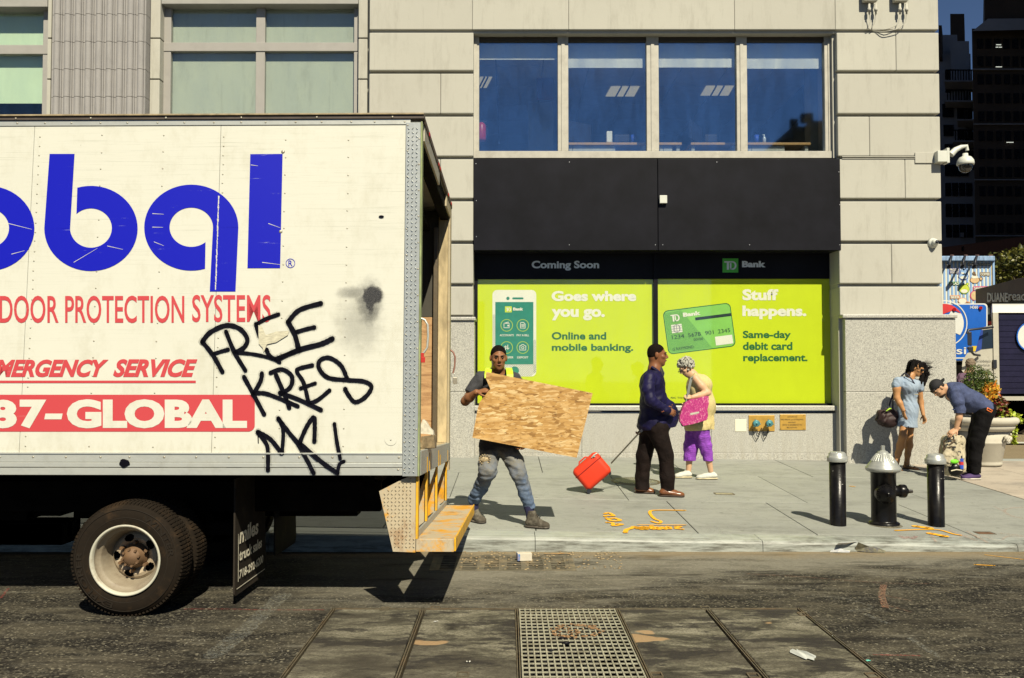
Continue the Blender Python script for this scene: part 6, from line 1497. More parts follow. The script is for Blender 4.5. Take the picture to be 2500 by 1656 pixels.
    obj('jeans', sdf_mesh('jeans', je, .006, [(v3(J(1150, 1233, .12)), v3((J(1154,1240,.12)-J(1172,1195,.03)).normalized())), (v3(J(1290, 1243, -.08)), (.2,0,-1)), (v3(J(1215, 1062)), (0,0,1))], (.008, 22, (.9,.9,1.3), 8)), JN, par)
    mb = MB(); c = J(1183, 1122, -.135)
    for k in range(14): a = k*.45; mb.tube([c+Vector((.045*math.cos(a), 0, .04*math.sin(a))), c+Vector((.06*math.cos(a+.2), -.012, .052*math.sin(a+.2)))], .006, 5)
    mb.sphere(c+Vector((0,.012,0)), .045, 10, 0, (1.1, .35, .75)); obj('torn_knee_patch', mb, simple('frayed_denim', L(.34,.27,.16), .9, var=.5, scale=50), par)
    BT = cloth('dusty_work_boot', (.06,.05,.035), .4, bstr=.6, dirt=L(.24,.22,.17), da=.8, ds=8); SL = cloth('boot_sole', (.06,.05,.04), .4, dirt=L(.3,.28,.22), ds=12); LA = simple('black_laces', L(.01), .8)
    shoe(par, J(1286, 1284, -.12), J(1338, 1286, -.17), BT, SL, .056, .15, .034, 'work_boot', laces=LA)
    shoe(par, J(1150, 1272, .16), J(1180, 1277, .02), BT, SL, .056, .15, .034, 'work_boot')
    mb = MB(); mb.tube([J(1157,1224,.12), J(1157,1246,.12), J(1158,1262,.11)], [.05,.048,.05], 12); obj('sock', mb, simple('dark_blue_sock', L(.015,.015,.05), .9), par)
    mb = MB(); mb.tube([J(1290,1236,-.09), J(1294,1252,-.10), J(1297,1266,-.11)], [.05,.048,.052], 12); obj('sock', mb, simple('dark_blue_sock', L(.015,.015,.05), .9), par)
    # the sheet
    g = NG('oriented_strand_board'); out = None
    for i, (rot, sc) in enumerate(((.15, (7,1,28)), (.75, (8,1,26)), (-.55, (8,1,30)), (1.25, (9,1,24)), (.05, (6,1,30)), (-.25, (7,1,26)))):
        p = g.pos(sc, rot=(0, rot, 0), off=(i*3.1, 0, i*1.7)); dn_ = g.n('TexNoise'); g.l(p, dn_.inputs['Vector']); dn_.inputs['Scale'].default_value = .9; dn_.inputs['Detail'].default_value = 3; va = g.n('VectorMath', operation='MULTIPLY_ADD'); g.l(dn_.outputs['Color'], va.inputs[0]); va.inputs[1].default_value = (1.3, 1.3, 1.3); g.l(p, va.inputs[2]); w = g.n('TexVoronoi'); g.l(va.outputs[0], w.inputs['Vector']); w.inputs['Scale'].default_value = 1.5
        sx = g.n('SeparateColor'); g.l(w.outputs['Color'], sx.inputs[0]); c = g.ramp(sx.outputs[0], [(0, L(.24,.125,.035)), (.18, L(.44,.25,.075)), (.5, L(.56,.34,.12)), (.85, L(.66,.46,.21)), (1, L(.72,.56,.30))])
        c = g.mix(g.ramp(w.outputs['Distance'], [(.25, 0.0), (.7, .35)]), c, L(.30,.16,.05))
        if out is None: out = c; 
        else:
            out = g.mix(g.ramp(sx.outputs[1], [(.58, 0.0), (.6, 1.0)], 'CONSTANT'), out, c)
    fl = g.noise(g.pos((6,1,18)), 3.0, 4, .6); out = g.mix(g.ramp(fl, [(.62, 0.0), (.65, .85)]), out, L(.10,.045,.02))
    fi = g.noise(g.pos((3,1,14), rot=(0,.4,0)), 9, 5, .7); out = g.mix(g.ramp(fi, [(.4, .28), (.6, 0.0)]), out, L(.30,.16,.05))
    OSB = g.bsdf(out, .7, 0, .3, g.math('ADD', fl, fi), .35, .004)
    bp = [(1187,908), (1186,924), (1197,950), (1171,982), (1166,1000), (1153,1069), (1408,1118), (1447,960)]
    V = [J(x, y, -.235+(x-1187)*.0002) for x, y in bp]
    mb = MB(); mb.prism(V, (0, .014, 0)); tag(obj('chipboard_sheet', mb, OSB), 'tilted sheet of orange brown strand board carried by the worker', 'board')
worker()
# ------------------------------------------------------------------ man in the navy jacket
def suit_man():
    Y0 = 10.79; J = lambda x, y, dy=0: at(x, y, Y0+dy)
    par = empty('person', J(1600, 1206), 'man in navy jacket and black trousers walking right, pulling the red suitcase', 'person', 'people on the sidewalk')
    SK = skin('suit_man_skin', (.20,.082,.038)); H = Head(J(1605, 867), (1, -.18, -.05), (.06, 0, 1), 1.16); neck = J(1598, 903)
    sN, eN, wN = J(1585, 924, -.19), J(1588, 978, -.29), J(1622, 1000, -.24); sF, eF, wF = J(1602, 922, .19), J(1582, 985, .27), J(1567, 1040, .10)
    body = H.prims(neck, .062)+[('c', v3(neck), v3(J(1596, 935)), .08, .12, .05), ('c', v3(J(1598, 940)), v3(J(1600, 1040)), .13, .14, .05)]
    body += limb((sN, .05), (eN, .045), (wN, .03))+limb((sF, .05), (eF, .04), (wF, .03))+hand(wN, (.9,0,-.3), (0,.8,-.3), 1.05, .3, 1)+hand(wF, (-.1,-.1,-1), (-1,0,0), 1.05, .9, 1)
    body += limb((J(1588, 1050, .08), .09), (J(1571, 1115, .1), .06), (J(1569, 1190, .08), .045))+limb((J(1604, 1050, -.08), .09), (J(1628, 1112, -.1), .06), (J(1628, 1195, -.09), .045))
    obj('body', sdf_mesh('body', body, .0055), SK, par); H.face(par, lips=simple('suit_man_lips', L(.17,.07,.05), .5, bstr=0))
    pr, cu = H.cap(.002, .098, -.03); obj('hair', sdf_mesh('hair', pr, .005, cu), HAIRB, par)
    NV = simple('navy_jacket', L(.007,.0055,.036), .55, var=.5, scale=7, bstr=.6, bscale=20, spec=.22, fold=.45)
    jk = [('c', v3(J(1598, 912)), v3(J(1594, 925)), .09, .13, .05), ('e', v3(J(1592, 938)), (.155,.215,.17), None, .05), ('e', v3(J(1596, 985)), (.172,.19,.27), None, .06), ('e', v3(J(1600, 1032)), (.222,.195,.24), None, .05), ('e', v3(J(1630, 1014)), (.135,.13,.19), None, .06)]
    jk += limb((sN, .078), (J(1582, 950, -.26), .074), (eN, .068), (wN, .056), (J(1630, 1004, -.22), .06), k=.03)+limb((sF, .085), (eF, .075), (wF, .062), k=.03)
    obj('jacket', sdf_mesh('jacket', jk, .006, [(v3(J(1600, 1047)), (.10,0,-1)), (v3(J(1603, 906)), (.45,0,.9))], (.006, 18, (1,1,.8), 21)), NV, par)
    mb = MB(); mb.tube([J(1590, 896, -.08), J(1600, 903, -.085), J(1612, 912, -.07), J(1620, 925, -.06)], [.018, .022, .018, .008], 8); obj('lapel', mb, NV, par)
    mb = MB(); mb.tube([J(1611, 899, -.03), J(1616, 912, -.05), J(1614, 930, -.05)], [.03, .035, .02], 8); obj('shirt_collar', mb, simple('black_shirt', L(.01,.01,.013), .6, sheen=.2), par)
    for (x, y) in ((1620, 1004.5), (1616.5, 1006), (1641, 989)): mb = MB(); mb.sphere(J(x, y, -.31 if x < 1630 else -.17), .0085, 8); obj('button', mb, simple('brown_button', L(.22,.06,.02), .4), par)
    TR = simple('dark_brown_trousers', L(.009,.005,.004), .8, var=.4, scale=8, bstr=.5, bscale=30, spec=.15, fold=1)
    tr = limb((J(1590, 1036, .03), .16), (J(1606, 1036, -.03), .16), k=.06)+limb((J(1588, 1050, .08), .125), (J(1572, 1115, .1), .095), (J(1568, 1165, .1), .088), (J(1568, 1200, .08), .09), k=.03)+limb((J(1605, 1050, -.08), .13), (J(1626, 1112, -.1), .096), (J(1629, 1165, -.11), .088), (J(1630, 1203, -.09), .086), k=.03)
    obj('trousers', sdf_mesh('trousers', tr, .006, [(v3(J(1600, 1196.5)), (.0,0,-1)), (v3(J(1600, 1020)), (0,0,1))], (.005, 14, (1.2,1.2,.6), 5)), TR, par)
    LE = simple('brown_leather', L(.16,.058,.02), .28, var=.3, scale=14, bstr=.3, bscale=25, spec=.6); LS = simple('leather_sole', L(.05,.03,.02), .6)
    shoe(par, J(1608, 1207, -.12), J(1672, 1210, -.16), LE, LS, .052, .085, .022, 'leather_shoe'); shoe(par, J(1551, 1199, .10), J(1598, 1201, .06), LE, LS, .052, .085, .022, 'leather_shoe')
suit_man()
# ------------------------------------------------------------------ elderly woman
def old_woman():
    Y0 = 12.12; J = lambda x, y, dy=0: at(x, y, Y0+dy)
    par = empty('person', J(1705, 1166), 'stooped woman with curly grey hair, tan tunic and purple trousers walking left', 'person', 'people on the sidewalk')
    SK = skin('pale_skin', (.56,.35,.21)); H = Head(J(1674, 898), (-.80, -.22, -.62), (-.62, 0, .80), .98); neck = J(1692, 918)
    sN, eN, wN = J(1698, 925, -.17), J(1727, 959, -.24), J(1690, 970, -.30); sF, eF, wF = J(1694, 925, .15), J(1706, 965, .2), J(1680, 985, .1)
    body = H.prims(neck, .05)+[('c', v3(neck), v3(J(1705, 940)), .07, .12, .05), ('c', v3(J(1708, 945)), v3(J(1706, 1035)), .13, .14, .05)]
    body += limb((sN, .056), (J(1713, 943, -.21), .054), (eN, .046), k=.03)+limb((eN, .045), (J(1708, 966, -.27), .044), (wN, .029), k=.02)+limb((sF, .05), (eF, .042), (wF, .028))+hand(wN, (-.9, -.05, .05), (.1, .6, -.6), .95, .85, -1)+hand(wF, (-.6,0,-.6), (0,-1,0), .9, .4)
    body += limb((J(1692, 1045, .06), .085), (J(1686, 1085, .06), .06), (J(1683, 1120, .06), .048), (J(1681, 1150, .06), .036))+limb((J(1712, 1045, -.06), .085), (J(1722, 1085, -.06), .06), (J(1730, 1122, -.06), .047), (J(1735, 1150, -.05), .036))
    obj('body', sdf_mesh('body', body, .0055), SK, par); H.face(par, brow=simple('grey_brow', L(.3,.27,.22), .8), lips=simple('pink_lips', L(.45,.18,.13), .5, bstr=0))
    GH = simple('curly_grey_hair', L(.33,.32,.27), .8, var=.5, scale=45, bstr=.9, bscale=120); rr = random.Random(4)
    hp = [H.e(0,-.03,.035,.085,.098,.088)]
    for k in range(330):
        u = Vector((rr.gauss(0,1), rr.gauss(0,1), rr.gauss(0,1))).normalized(); 
        if u.y > .45 and u.z < .35: continue
        if u.z < -.75: continue
        s_ = rr.uniform(.92, 1.12); hp.append(('e', H.p(u.x*.100*s_, -.028+u.y*.115*s_, .03+u.z*.105*s_), (rr.uniform(.009,.018),)*3, None, .004))
    obj('hair', sdf_mesh('hair', hp, .0055, [(H.p(0,.078,.0), v3(H.f))]), GH, par)
    mb = MB()
    for x in (-.03, .03): mb.tube([H.p(x+.024*math.cos(a*math.pi/5), .108, .008+.018*math.sin(a*math.pi/5)) for a in range(11)], .0028, 5)
    for x in (-.054, .054): mb.tube([H.p(x, .104, .014), H.p(x*1.45, .0, .008)], .0028, 5)
    obj('glasses', mb, DKPL, par)
    g = NG('tan_tunic_print'); v = g.pos(); c = g.ramp(g.voro(v, 55), [(.1, L(.30,.25,.10)), (.35, L(.50,.42,.20)), (.7, L(.56,.48,.26))]); c = g.mix(g.noise(v, 4, 4), c, L(.50,.40,.16)); TU = g.bsdf(c, .85, 0, .2, g.noise(g.pos((1,1,.4)), 30, 5), .5, .006)
    tu = [('e', v3(J(1704, 945)), (.155,.20,.19), None, .06), ('e', v3(J(1716, 940)), (.13,.17,.13), None, .05), ('e', v3(J(1711, 990)), (.205,.20,.24), None, .08), ('e', v3(J(1707, 1036)), (.215,.20,.2), None, .08), ('c', v3(J(1696, 919, -.1)), v3(J(1706, 930, -.14)), .05, .07, .04), ('c', v3(J(1696, 919, .1)), v3(J(1706, 930, .14)), .05, .07, .04)]
    obj('tunic', sdf_mesh('tunic', tu, .006, [(v3(J(1700, 1050)), (.08,0,-1)), (v3(J(1683, 921)), (-.75,0,.66))], (.010, 16, (1.4,1.4,.5), 9)), TU, par)
    mb = MB(); P = [J(1731, 1000, -.1), J(1744, 1020, -.13), J(1744, 1050, -.12), J(1735, 1047, -.14), J(1722, 1030, -.15)]
    mb.prism(P, (0, .03, 0)); obj('tunic_corner', mb, TU, par, bevel=.008)
    PU = simple('purple_trousers', L(.23,.05,.40), .8, var=.25, scale=16, bstr=.8, bscale=40, stretch=(1,1,2.5), fold=1)
    pu = limb((J(1692, 1040, .05), .12), (J(1712, 1040, -.05), .12), k=.05)+limb((J(1693, 1050, .06), .115), (J(1687, 1090, .06), .10), (J(1683, 1126, .06), .085), k=.03)+limb((J(1712, 1050, -.06), .115), (J(1722, 1090, -.06), .088), (J(1731, 1128, -.06), .066), k=.03)
    obj('trousers', sdf_mesh('trousers', pu, .006, [(v3(J(1683, 1126)), (.03,0,-1)), (v3(J(1700, 1030)), (0,0,1))], (.006, 24, (1,1,1.1), 2)), PU, par)
    SN = cloth('white_sneaker', (.52,.52,.46), .15, bstr=.3, dirt=L(.3,.28,.2), da=.3); SO = cloth('cream_sole', (.50,.44,.28), .2)
    shoe(par, J(1688, 1162, .05), J(1647, 1163, .02), SN, SO, .05, .085, .028, 'sneaker', laces=SN); shoe(par, J(1752, 1164, -.04), J(1699, 1165, -.07), SN, SO, .05, .085, .028, 'sneaker', laces=SN)
    # shoulder bag
    e = empty('shoulder_bag', J(1690, 1035, -.35), 'magenta patterned shoulder bag hanging from the grey-haired woman\'s arm', 'bag')
    g = NG('magenta_print'); v = g.pos((1,1,.7)); c = g.ramp(g.noise(v, 26, 6, .75, 1.5), [(.38, L(.30,.02,.13)), (.55, L(.46,.04,.20)), (.63, L(.62,.36,.38)), (.7, L(.5,.06,.22))]); BG = g.bsdf(c, .7, 0, .3, g.noise(v, 20, 4), .5, .008)
    pt = [(1674,982), (1688,975), (1702,974), (1716,969), (1730,967), (1731,985), (1727,1000), (1729,1014), (1726,1025), (1708,1031), (1690,1036), (1668,1040), (1661,1030), (1660,1017), (1666,998)]
    me = MB(); me.prism([J(x, y, -.36) for x, y in pt], (0, .10, 0)); obj('bag_body', me, BG, e, bevel=.02, seg=3)
    me = MB(); me.prism([J(x, y, -.345) for x, y in [(1664,1036), (1728,1021), (1726,1026), (1667,1042)]], (0, .07, 0)); obj('bag_base', me, simple('dark_green_base', L(.02,.035,.02), .7), e, bevel=.006)
    mb = MB(); mb.prism([J(x, y, -.363) for x, y in [(1685,1009), (1707,1005), (1707,1009), (1686,1014)]], (0, .01, 0)); obj('label_strip', mb, simple('grey_label', L(.45,.44,.36), .6), e)
    mb = MB()
    for dx, dy in ((0, -.33), (3, -.28)): mb.tube([J(1675+dx, 982, dy), J(1680+dx, 950, dy+.02), J(1686+dx, 924, dy+.08), J(1694+dx, 919, dy+.16)], .011, 6)
    obj('strap', mb, simple('grey_webbing', L(.17,.18,.16), .7), e)
old_woman()
# ------------------------------------------------------------------ young woman in the denim dress
def dress_woman():
    Y0 = 13.36; J = lambda x, y, dy=0: at(x, y, Y0+dy)
    par = empty('person', J(2215, 1148), 'woman with windblown black hair in a short pale denim dress looking down', 'person', 'people on the sidewalk')
    SK = skin('tan_skin', (.43,.22,.095)); H = Head(J(2239, 900, -.02), (.62, -.72, -.42), (.28, -.2, .9), .96); neck = J(2222, 920)
    sR, eR, wR = J(2192, 932, -.06), J(2190, 972, -.10), J(2206, 1003, -.16); sL, eL, wL = J(2243, 938, .02), J(2248, 982, .05), J(2254, 1013, -.02)
    hR, hL = J(2210, 1015, 0), J(2224, 1015, .05); kR, kL = J(2204, 1066, -.10), J(2220, 1064, .04); aR, aL = J(2190, 1124, .0), J(2214, 1130, .06)
    body = H.prims(neck, .048)+[('c', v3(neck), v3(J(2216, 940)), .06, .10, .04), ('c', v3(J(2217, 945)), v3(J(2217, 1000)), .085, .09, .04)]
    body += limb((sR, .058), (J(2189, 950, -.08), .056), (eR, .046), k=.03)+limb((eR, .047), (J(2197, 985, -.13), .043), (wR, .028), k=.02)+hand(wR, (.1, -.1, -1), (.9, .1, 0), .92, .25, -1)
    body += limb((sL, .05), (eL, .040), (wL, .027), k=.03)+hand(wL, (.25, -.1, -1), (-.8, -.3, 0), .92, .35, 1)
    body += limb((hR, .075), (kR, .055), k=.03)+limb((kR, .055), (J(2199, 1088, -.02), .060), (J(2193, 1108, .0), .045), (aR, .036), k=.03)+limb((hL, .08), (kL, .052), k=.03)+limb((kL, .052), (J(2219, 1088, .08), .058), (J(2216, 1110, .07), .043), (aL, .035), k=.03)
    for hx, tx, a in ((J(2211, 1140, .09), J(2238, 1146, -.05), aL), (J(2188, 1136, .04), J(2196, 1142, -.14), aR)):
        hx.z = walk_z(hx.y, hx.x)+.035; tx.z = walk_z(tx.y, tx.x)+.022; body += limb((a, .034), (hx, .032), k=.03)+[('a', v3(hx), v3(tx), .036, .034, .03, (0,0,1), .6)]
    obj('body', sdf_mesh('body', body, .0055), SK, par); H.face(par, lips=simple('brown_lips', L(.33,.13,.08), .5, bstr=0))
    g = NG('pale_denim_dress'); v = g.pos(); c = g.mix(g.noise(v, 9, 6, .7), L(.17,.24,.34), L(.36,.42,.48)); DR = g.bsdf(c, .85, 0, .2, g.noise(g.pos((1,1,1.6)), 30, 5, .7), .6, .006)
    dr = [('a', v3(J(2204, 936)), v3(J(2233, 938)), .105, .10, .05, (0,1,0), .85), ('e', v3(J(2219, 945, -.04)), (.15,.13,.12), None, .05), ('e', v3(J(2219, 965)), (.125,.115,.12), None, .05), ('e', v3(J(2217, 998)), (.150,.14,.17), None, .06), ('c', v3(J(2215, 1010)), v3(J(2214, 1045)), .14, .155, .05), ('c', v3(neck-Vector((0,0,.03))), v3(J(2216, 935)), .07, .09, .05)]
    dr += limb((sR, .073), (J(2188, 941, -.07), .072), k=.04)+limb((sL, .068), (J(2246, 948, .02), .066), k=.04)
    obj('dress', sdf_mesh('dress', dr, .006, [(v3(J(2217, 1043)), (-.06,0,-1)), (v3(J(2221, 922)), (.25,-.3,.9)), (v3(J(2185, 944)), (-.35,0,-1)) if False else (v3(J(2217, 1044)), (0,0,-1))], (.006, 24, (1.2,1.2,.6), 12)), DR, par)
    mb = MB(); c0 = J(2219, 962); mb.tube([c0+Vector((.128*math.cos(a), .118*math.sin(a), -.01*math.cos(a))) for a in [2*math.pi*k/28 for k in range(29)]], .0085, 6); obj('belt', mb, simple('woven_belt', L(.38,.33,.2), .8, var=.4, scale=80), par)
    HL = simple('long_black_hair', L(.006,.005,.0045), .8, var=.4, spec=.08, scale=50, bstr=.7, bscale=140, stretch=(1,1,.3))
    hr = [H.e(0,-.022,.036,.084,.102,.094), H.e(0,-.06,-.03,.07,.055,.08,.03), ('c', v3(J(2228, 890, .02)), v3(J(2218, 912, .06)), .07, .05, .04), ('c', v3(J(2252, 893, .03)), v3(J(2260, 912, .02)), .055, .05, .04), ('c', v3(J(2260, 912, .02)), v3(J(2255, 940, -.02)), .048, .022, .03), ('c', v3(J(2252, 905, .0)), v3(J(2249, 935, -.06)), .035, .025, .03), ('c', v3(J(2262, 900, .02)), v3(J(2274, 897, .0)), .035, .010, .02), ('c', v3(J(2232, 883, -.06)), v3(J(2226, 905, -.12)), .035, .022, .02)]
    obj('hair', sdf_mesh('hair', hr, .0055, [(H.p(0,.074,.05), v3(H.f-H.u*.1))] if False else [], (.010, 60, (1,1,.4), 6)), HL, par)
    mb = MB(); rr = random.Random(2)
    for k in range(46):
        a = J(2258+rr.uniform(-6, 6), 893+rr.uniform(-12, 30), rr.uniform(-.05, .05)); ex, ey = rr.uniform(8, 24), rr.uniform(-14, 10)
        b = a+Vector((ex*.003, 0, -.01)); c = a+Vector((ex*.006, rr.uniform(-.03, .03), -ey*.004)); mb.tube([a, b, c], [.004, .003, .0008], 4)
    mb.tube([J(2268, 893), J(2276, 898), J(2284, 899), J(2290, 893)], [.004, .003, .003, .001], 4); mb.tube([J(2266, 890), J(2275, 895), J(2281, 893)], [.004, .003, .001], 4)
    tag(obj('loose_hair_strands', mb, HL, par), kind='stuff')
    mb = MB()
    for x in (-.032, .032): mb.sphere(H.p(x, .096, .008), .024*H.s, 10, 0, (1, .55, .85))
    mb.tube([H.p(-.075, .02, .014), H.p(-.055, .09, .014), H.p(0, .108, .014), H.p(.055, .09, .014), H.p(.075, .02, .014)], .0035, 5); obj('sunglasses', mb, simple('sunglass_black', L(.006), .5, bstr=0, spec=.2), par)
    SD = simple('brown_sandal', L(.16,.075,.03), .6)
    for hx, tx, a in ((J(2209, 1141, .10), J(2241, 1148, -.06), aL), (J(2187, 1137, .05), J(2197, 1143, -.16), aR)):
        hx.z = walk_z(hx.y, hx.x)+.008; tx.z = walk_z(tx.y, tx.x)+.008; so = obj('sandal', sdf_mesh('sandal', [('a', v3(hx), v3(tx), .042, .046, .01, (0,0,1), .22)], .005), SD, par)
        mb = MB(); d = (tx-hx).normalized(); sd = d.cross(Vector((0,0,1)))
        for f, hgt in ((.35, .075), (.75, .045)): c = hx.lerp(tx, f); mb.tube([c+sd*.042, c+sd*.03+Vector((0,0,hgt*.7)), c+Vector((0,0,hgt)), c-sd*.03+Vector((0,0,hgt*.7)), c-sd*.042], .006, 6)
        obj('sandal_strap', mb, SD, so)
    mb = MB(); mb.tube([wR+Vector((.034*math.cos(a), .034*math.sin(a), .01*math.cos(a))) for a in [2*math.pi*k/14 for k in range(15)]], .005, 5); obj('bracelet', mb, SD, par)
    e = empty('shoulder_bag', J(2167, 1045, .1), 'dark brown slouchy shoulder bag hanging at the denim dress woman\'s hip', 'bag')
    BB = simple('dark_brown_bag', L(.030,.014,.014), .6, var=.4, scale=10, bstr=.6, bscale=30)
    obj('bag_body', sdf_mesh('bag_body', [('e', v3(J(2168, 1024, .05)), (.165,.09,.13), None, .05), ('e', v3(J(2152, 1018, .05)), (.085,.08,.11), None, .05), ('e', v3(J(2180, 1015, .05)), (.10,.07,.10), None, .05)], .006, (), (.014, 26, (1,1,1), 3)), BB, e)
    mb = MB(); mb.tube([J(2146, 1022, -.03), J(2150, 1006, -.05), J(2164, 998, -.05), J(2180, 1000, -.03)], .010, 6); obj('bag_flap_seam', mb, BB, e)
    mb = MB(); mb.tube([J(2167, 1001, .0), J(2176, 975, .02), J(2183, 955, .06), J(2196, 925, .04), J(2207, 912, .0)], .013, 6); mb.tube([J(2179, 1000, .0), J(2181, 965, .08), J(2190, 935, .1)], .012, 6)
    mb.tube([J(2208, 911, -.0), J(2214, 914, -.11), J(2226, 926, -.155), J(2236, 943, -.14), J(2240, 958, -.10)], .0095, 6); obj('strap', mb, simple('dark_strap', L(.03,.03,.05), .6), e)
    mb = MB(); mb.tube([J(2163, 1004, -.06), J(2172, 998, -.06), J(2176, 998, -.05)], [.006, .014, .006], 6); obj('green_tag', mb, VSG, e)
VSG = simple('lime_tag', L(.3,.5,.03), .6)
dress_woman()
# ------------------------------------------------------------------ man bending over the backpack
def bent_man():
    Y0 = 12.5; J = lambda x, y, dy=0: at(x, y, Y0+dy)
    par = empty('person', J(2375, 1166), 'man in backwards black cap and blue shirt bending over a backpack', 'person', 'people on the sidewalk')
    SK = skin('fair_skin', (.50,.29,.17)); H = Head(J(2290, 949), (-.58, -.22, -.80), (-.78, 0, .58), 1.02); neck = J(2316, 950)
    sN, eN, wN = J(2330, 957, -.19), J(2343, 1003, -.24), J(2334, 1047, -.22); sF, eF, wF = J(2328, 957, .19), J(2346, 1003, .22), J(2340, 1046, .12)
    body = H.prims(neck, .056)+[('c', v3(neck), v3(J(2330, 960)), .07, .12, .05), ('c', v3(J(2330, 962)), v3(J(2400, 1000)), .12, .12, .05)]
    body += limb((sN, .055), (eN, .048), k=.03)+limb((eN, .048), (J(2341, 1020, -.24), .046), (wN, .029), k=.02)+limb((sF, .05), (eF, .045), (wF, .03))+hand(wN, (-.75, -.2, -.5), (-.3, .3, -.8), 1.05, .25, 1)+hand(wF, (-.5, 0, -.7), (-.5,0,-.5), 1.0, .5)
    body += limb((J(2402, 1008, -.08), .10), (J(2382, 1085, -.07), .07), (J(2381, 1150, -.07), .05))+limb((J(2398, 1008, .08), .10), (J(2374, 1085, .08), .07), (J(2370, 1145, .1), .05))
    obj('body', sdf_mesh('body', body, .0055), SK, par); H.face(par)
    obj('beard', sdf_mesh('beard', [H.e(0,.034,-.082,.051,.058,.044), H.e(0,.066,-.098,.03,.024,.024,.02)], .005, [(H.p(0,0,-.05), v3(H.u*1-H.f*.35))]), simple('dark_beard', L(.03,.018,.012), .8, var=.4, scale=60, bstr=.6), par)
    pr, cu = H.cap(.003, .05, -.055); obj('hair', sdf_mesh('hair', pr+[H.e(0,.075,.05,.05,.03,.02,.02)], .005, cu[1:]), simple('dark_brown_hair', L(.02,.012,.008), .7, var=.4, scale=50, bstr=.6), par)
    CP_ = simple('black_cap', L(.010,.010,.012), .8, var=.3, bstr=.3)
    cp = obj('cap', sdf_mesh('cap', [H.e(0,-.018,.04,.086,.104,.098)], .005, [(H.p(0,0,.028), v3(-H.u+H.f*.25))]), CP_, par)
    mb = MB(); v = []
    for i in range(9):
        t = -1+2*i/8; v += [H.p(.07*t, -.105+.03*t*t, .022), H.p(.062*t, -.185+.06*t*t, .008)]
    mb.add(v, [(2*i, 2*i+1, 2*i+3, 2*i+2) for i in range(8)]); b = obj('cap_brim', mb, CP_, cp); so = b.modifiers.new('s', 'SOLIDIFY'); so.thickness = .008
    SB = simple('blue_chambray_shirt', L(.045,.06,.13), .8, var=.3, scale=14, bstr=.5, bscale=60, fold=1, dirt=L(.09,.11,.20), dirt_amt=.5)
    sh = [('c', v3(J(2320, 950)), v3(J(2332, 957)), .085, .125, .05), ('a', v3(J(2334, 959)), v3(J(2396, 996)), .155, .145, .06, (0,1,0), 1.25), ('e', v3(J(2365, 978)), (.20,.19,.14), None, .06), ('e', v3(J(2400, 998)), (.13,.18,.13), None, .05)]
    sh += limb((sN, .088), (J(2337, 980, -.23), .082), (eN, .07), (J(2343, 1007, -.24), .068), k=.04)+limb((sF, .085), (eF, .07), k=.04)
    obj('shirt', sdf_mesh('shirt', sh, .006, [(v3(J(2343, 1008)), (0,0,-1)), (v3(J(2300, 955)), (-1,0,.35)), (v3(J(2419, 1008)), (.75,0,-.6))], (.007, 18, (1,1,1), 14)), SB, par)
    mb = MB(); mb.tube([J(2343, 1007, -.24)+Vector((.066*math.cos(a), .066*math.sin(a), 0)) for a in [2*math.pi*k/18 for k in range(19)]], .012, 6); mb.tube([J(2330, 1001, -.26), J(2327, 1000, -.3)], .012, 6); obj('rolled_cuff', mb, SB, par)
    BK = simple('black_jeans', L(.005,.0045,.005), .8, var=.4, scale=10, bstr=.5, bscale=40, fold=1, spec=.12)
    tr = [('e', v3(J(2402, 1000)), (.155,.18,.15), None, .05)]+limb((J(2402, 1010, -.08), .135), (J(2384, 1080, -.07), .10), (J(2380, 1120, -.07), .086), (J(2380, 1156, -.07), .076), k=.03)+limb((J(2398, 1010, .08), .13), (J(2377, 1080, .08), .10), (J(2371, 1152, .1), .075), k=.03)
    obj('trousers', sdf_mesh('trousers', tr, .006, [(v3(J(2380, 1154)), (0,0,-1)), (v3(J(2386, 984)), (-.75,0,.66))], (.006, 17, (1,1,1.0), 33)), BK, par)
    mb = MB(); mb.tube([J(2411, 996, -.2), J(2409, 1001, -.22), J(2420, 1007, -.2), J(2423, 1003, -.2), J(2411, 996, -.2)], .007, 6); obj('orange_carabiner', mb, simple('orange_clip', L(.7,.16,.03), .4), par)
    PS = simple('purple_canvas_shoe', L(.055,.03,.10), .8, var=.2); WS = simple('white_rubber_sole', L(.5,.47,.4), .6)
    shoe(par, J(2394, 1162, -.07), J(2347, 1165, -.10), PS, WS, .05, .075, .026, 'canvas_shoe'); shoe(par, J(2385, 1155, .1), J(2345, 1157, .07), PS, WS, .05, .075, .026, 'canvas_shoe')
    # backpack
    YB_ = 12.4; K = lambda x, y, dy=0: at(x, y, YB_+dy)
    e = empty('backpack', K(2325, 1164), 'bulky beige hiking backpack standing on the sidewalk with a black base', 'backpack')
    BE = simple('beige_canvas', L(.40,.35,.24), .85, var=.25, scale=14, bstr=.6, bscale=40, dirt=L(.2,.16,.1), dirt_amt=.5); BD = simple('brown_webbing', L(.09,.06,.035), .8)
    obj('pack_body', sdf_mesh('pack_body', [('c', v3(K(2318, 1090)), v3(K(2322, 1140)), .125, .13, .05), ('c', v3(K(2332, 1085)), v3(K(2334, 1140)), .11, .12, .05), ('e', v3(K(2327, 1074)), (.16,.13,.075), None, .04), ('e', v3(K(2338, 1115, -.1)), (.085,.06,.12), None, .03), ('e', v3(K(2312, 1118, -.1)), (.07,.05,.12), None, .03)], .006, [(v3(K(2320, 1166)), (0,0,-1))], (.014, 34, (1,1,1), 7)), BE, e)
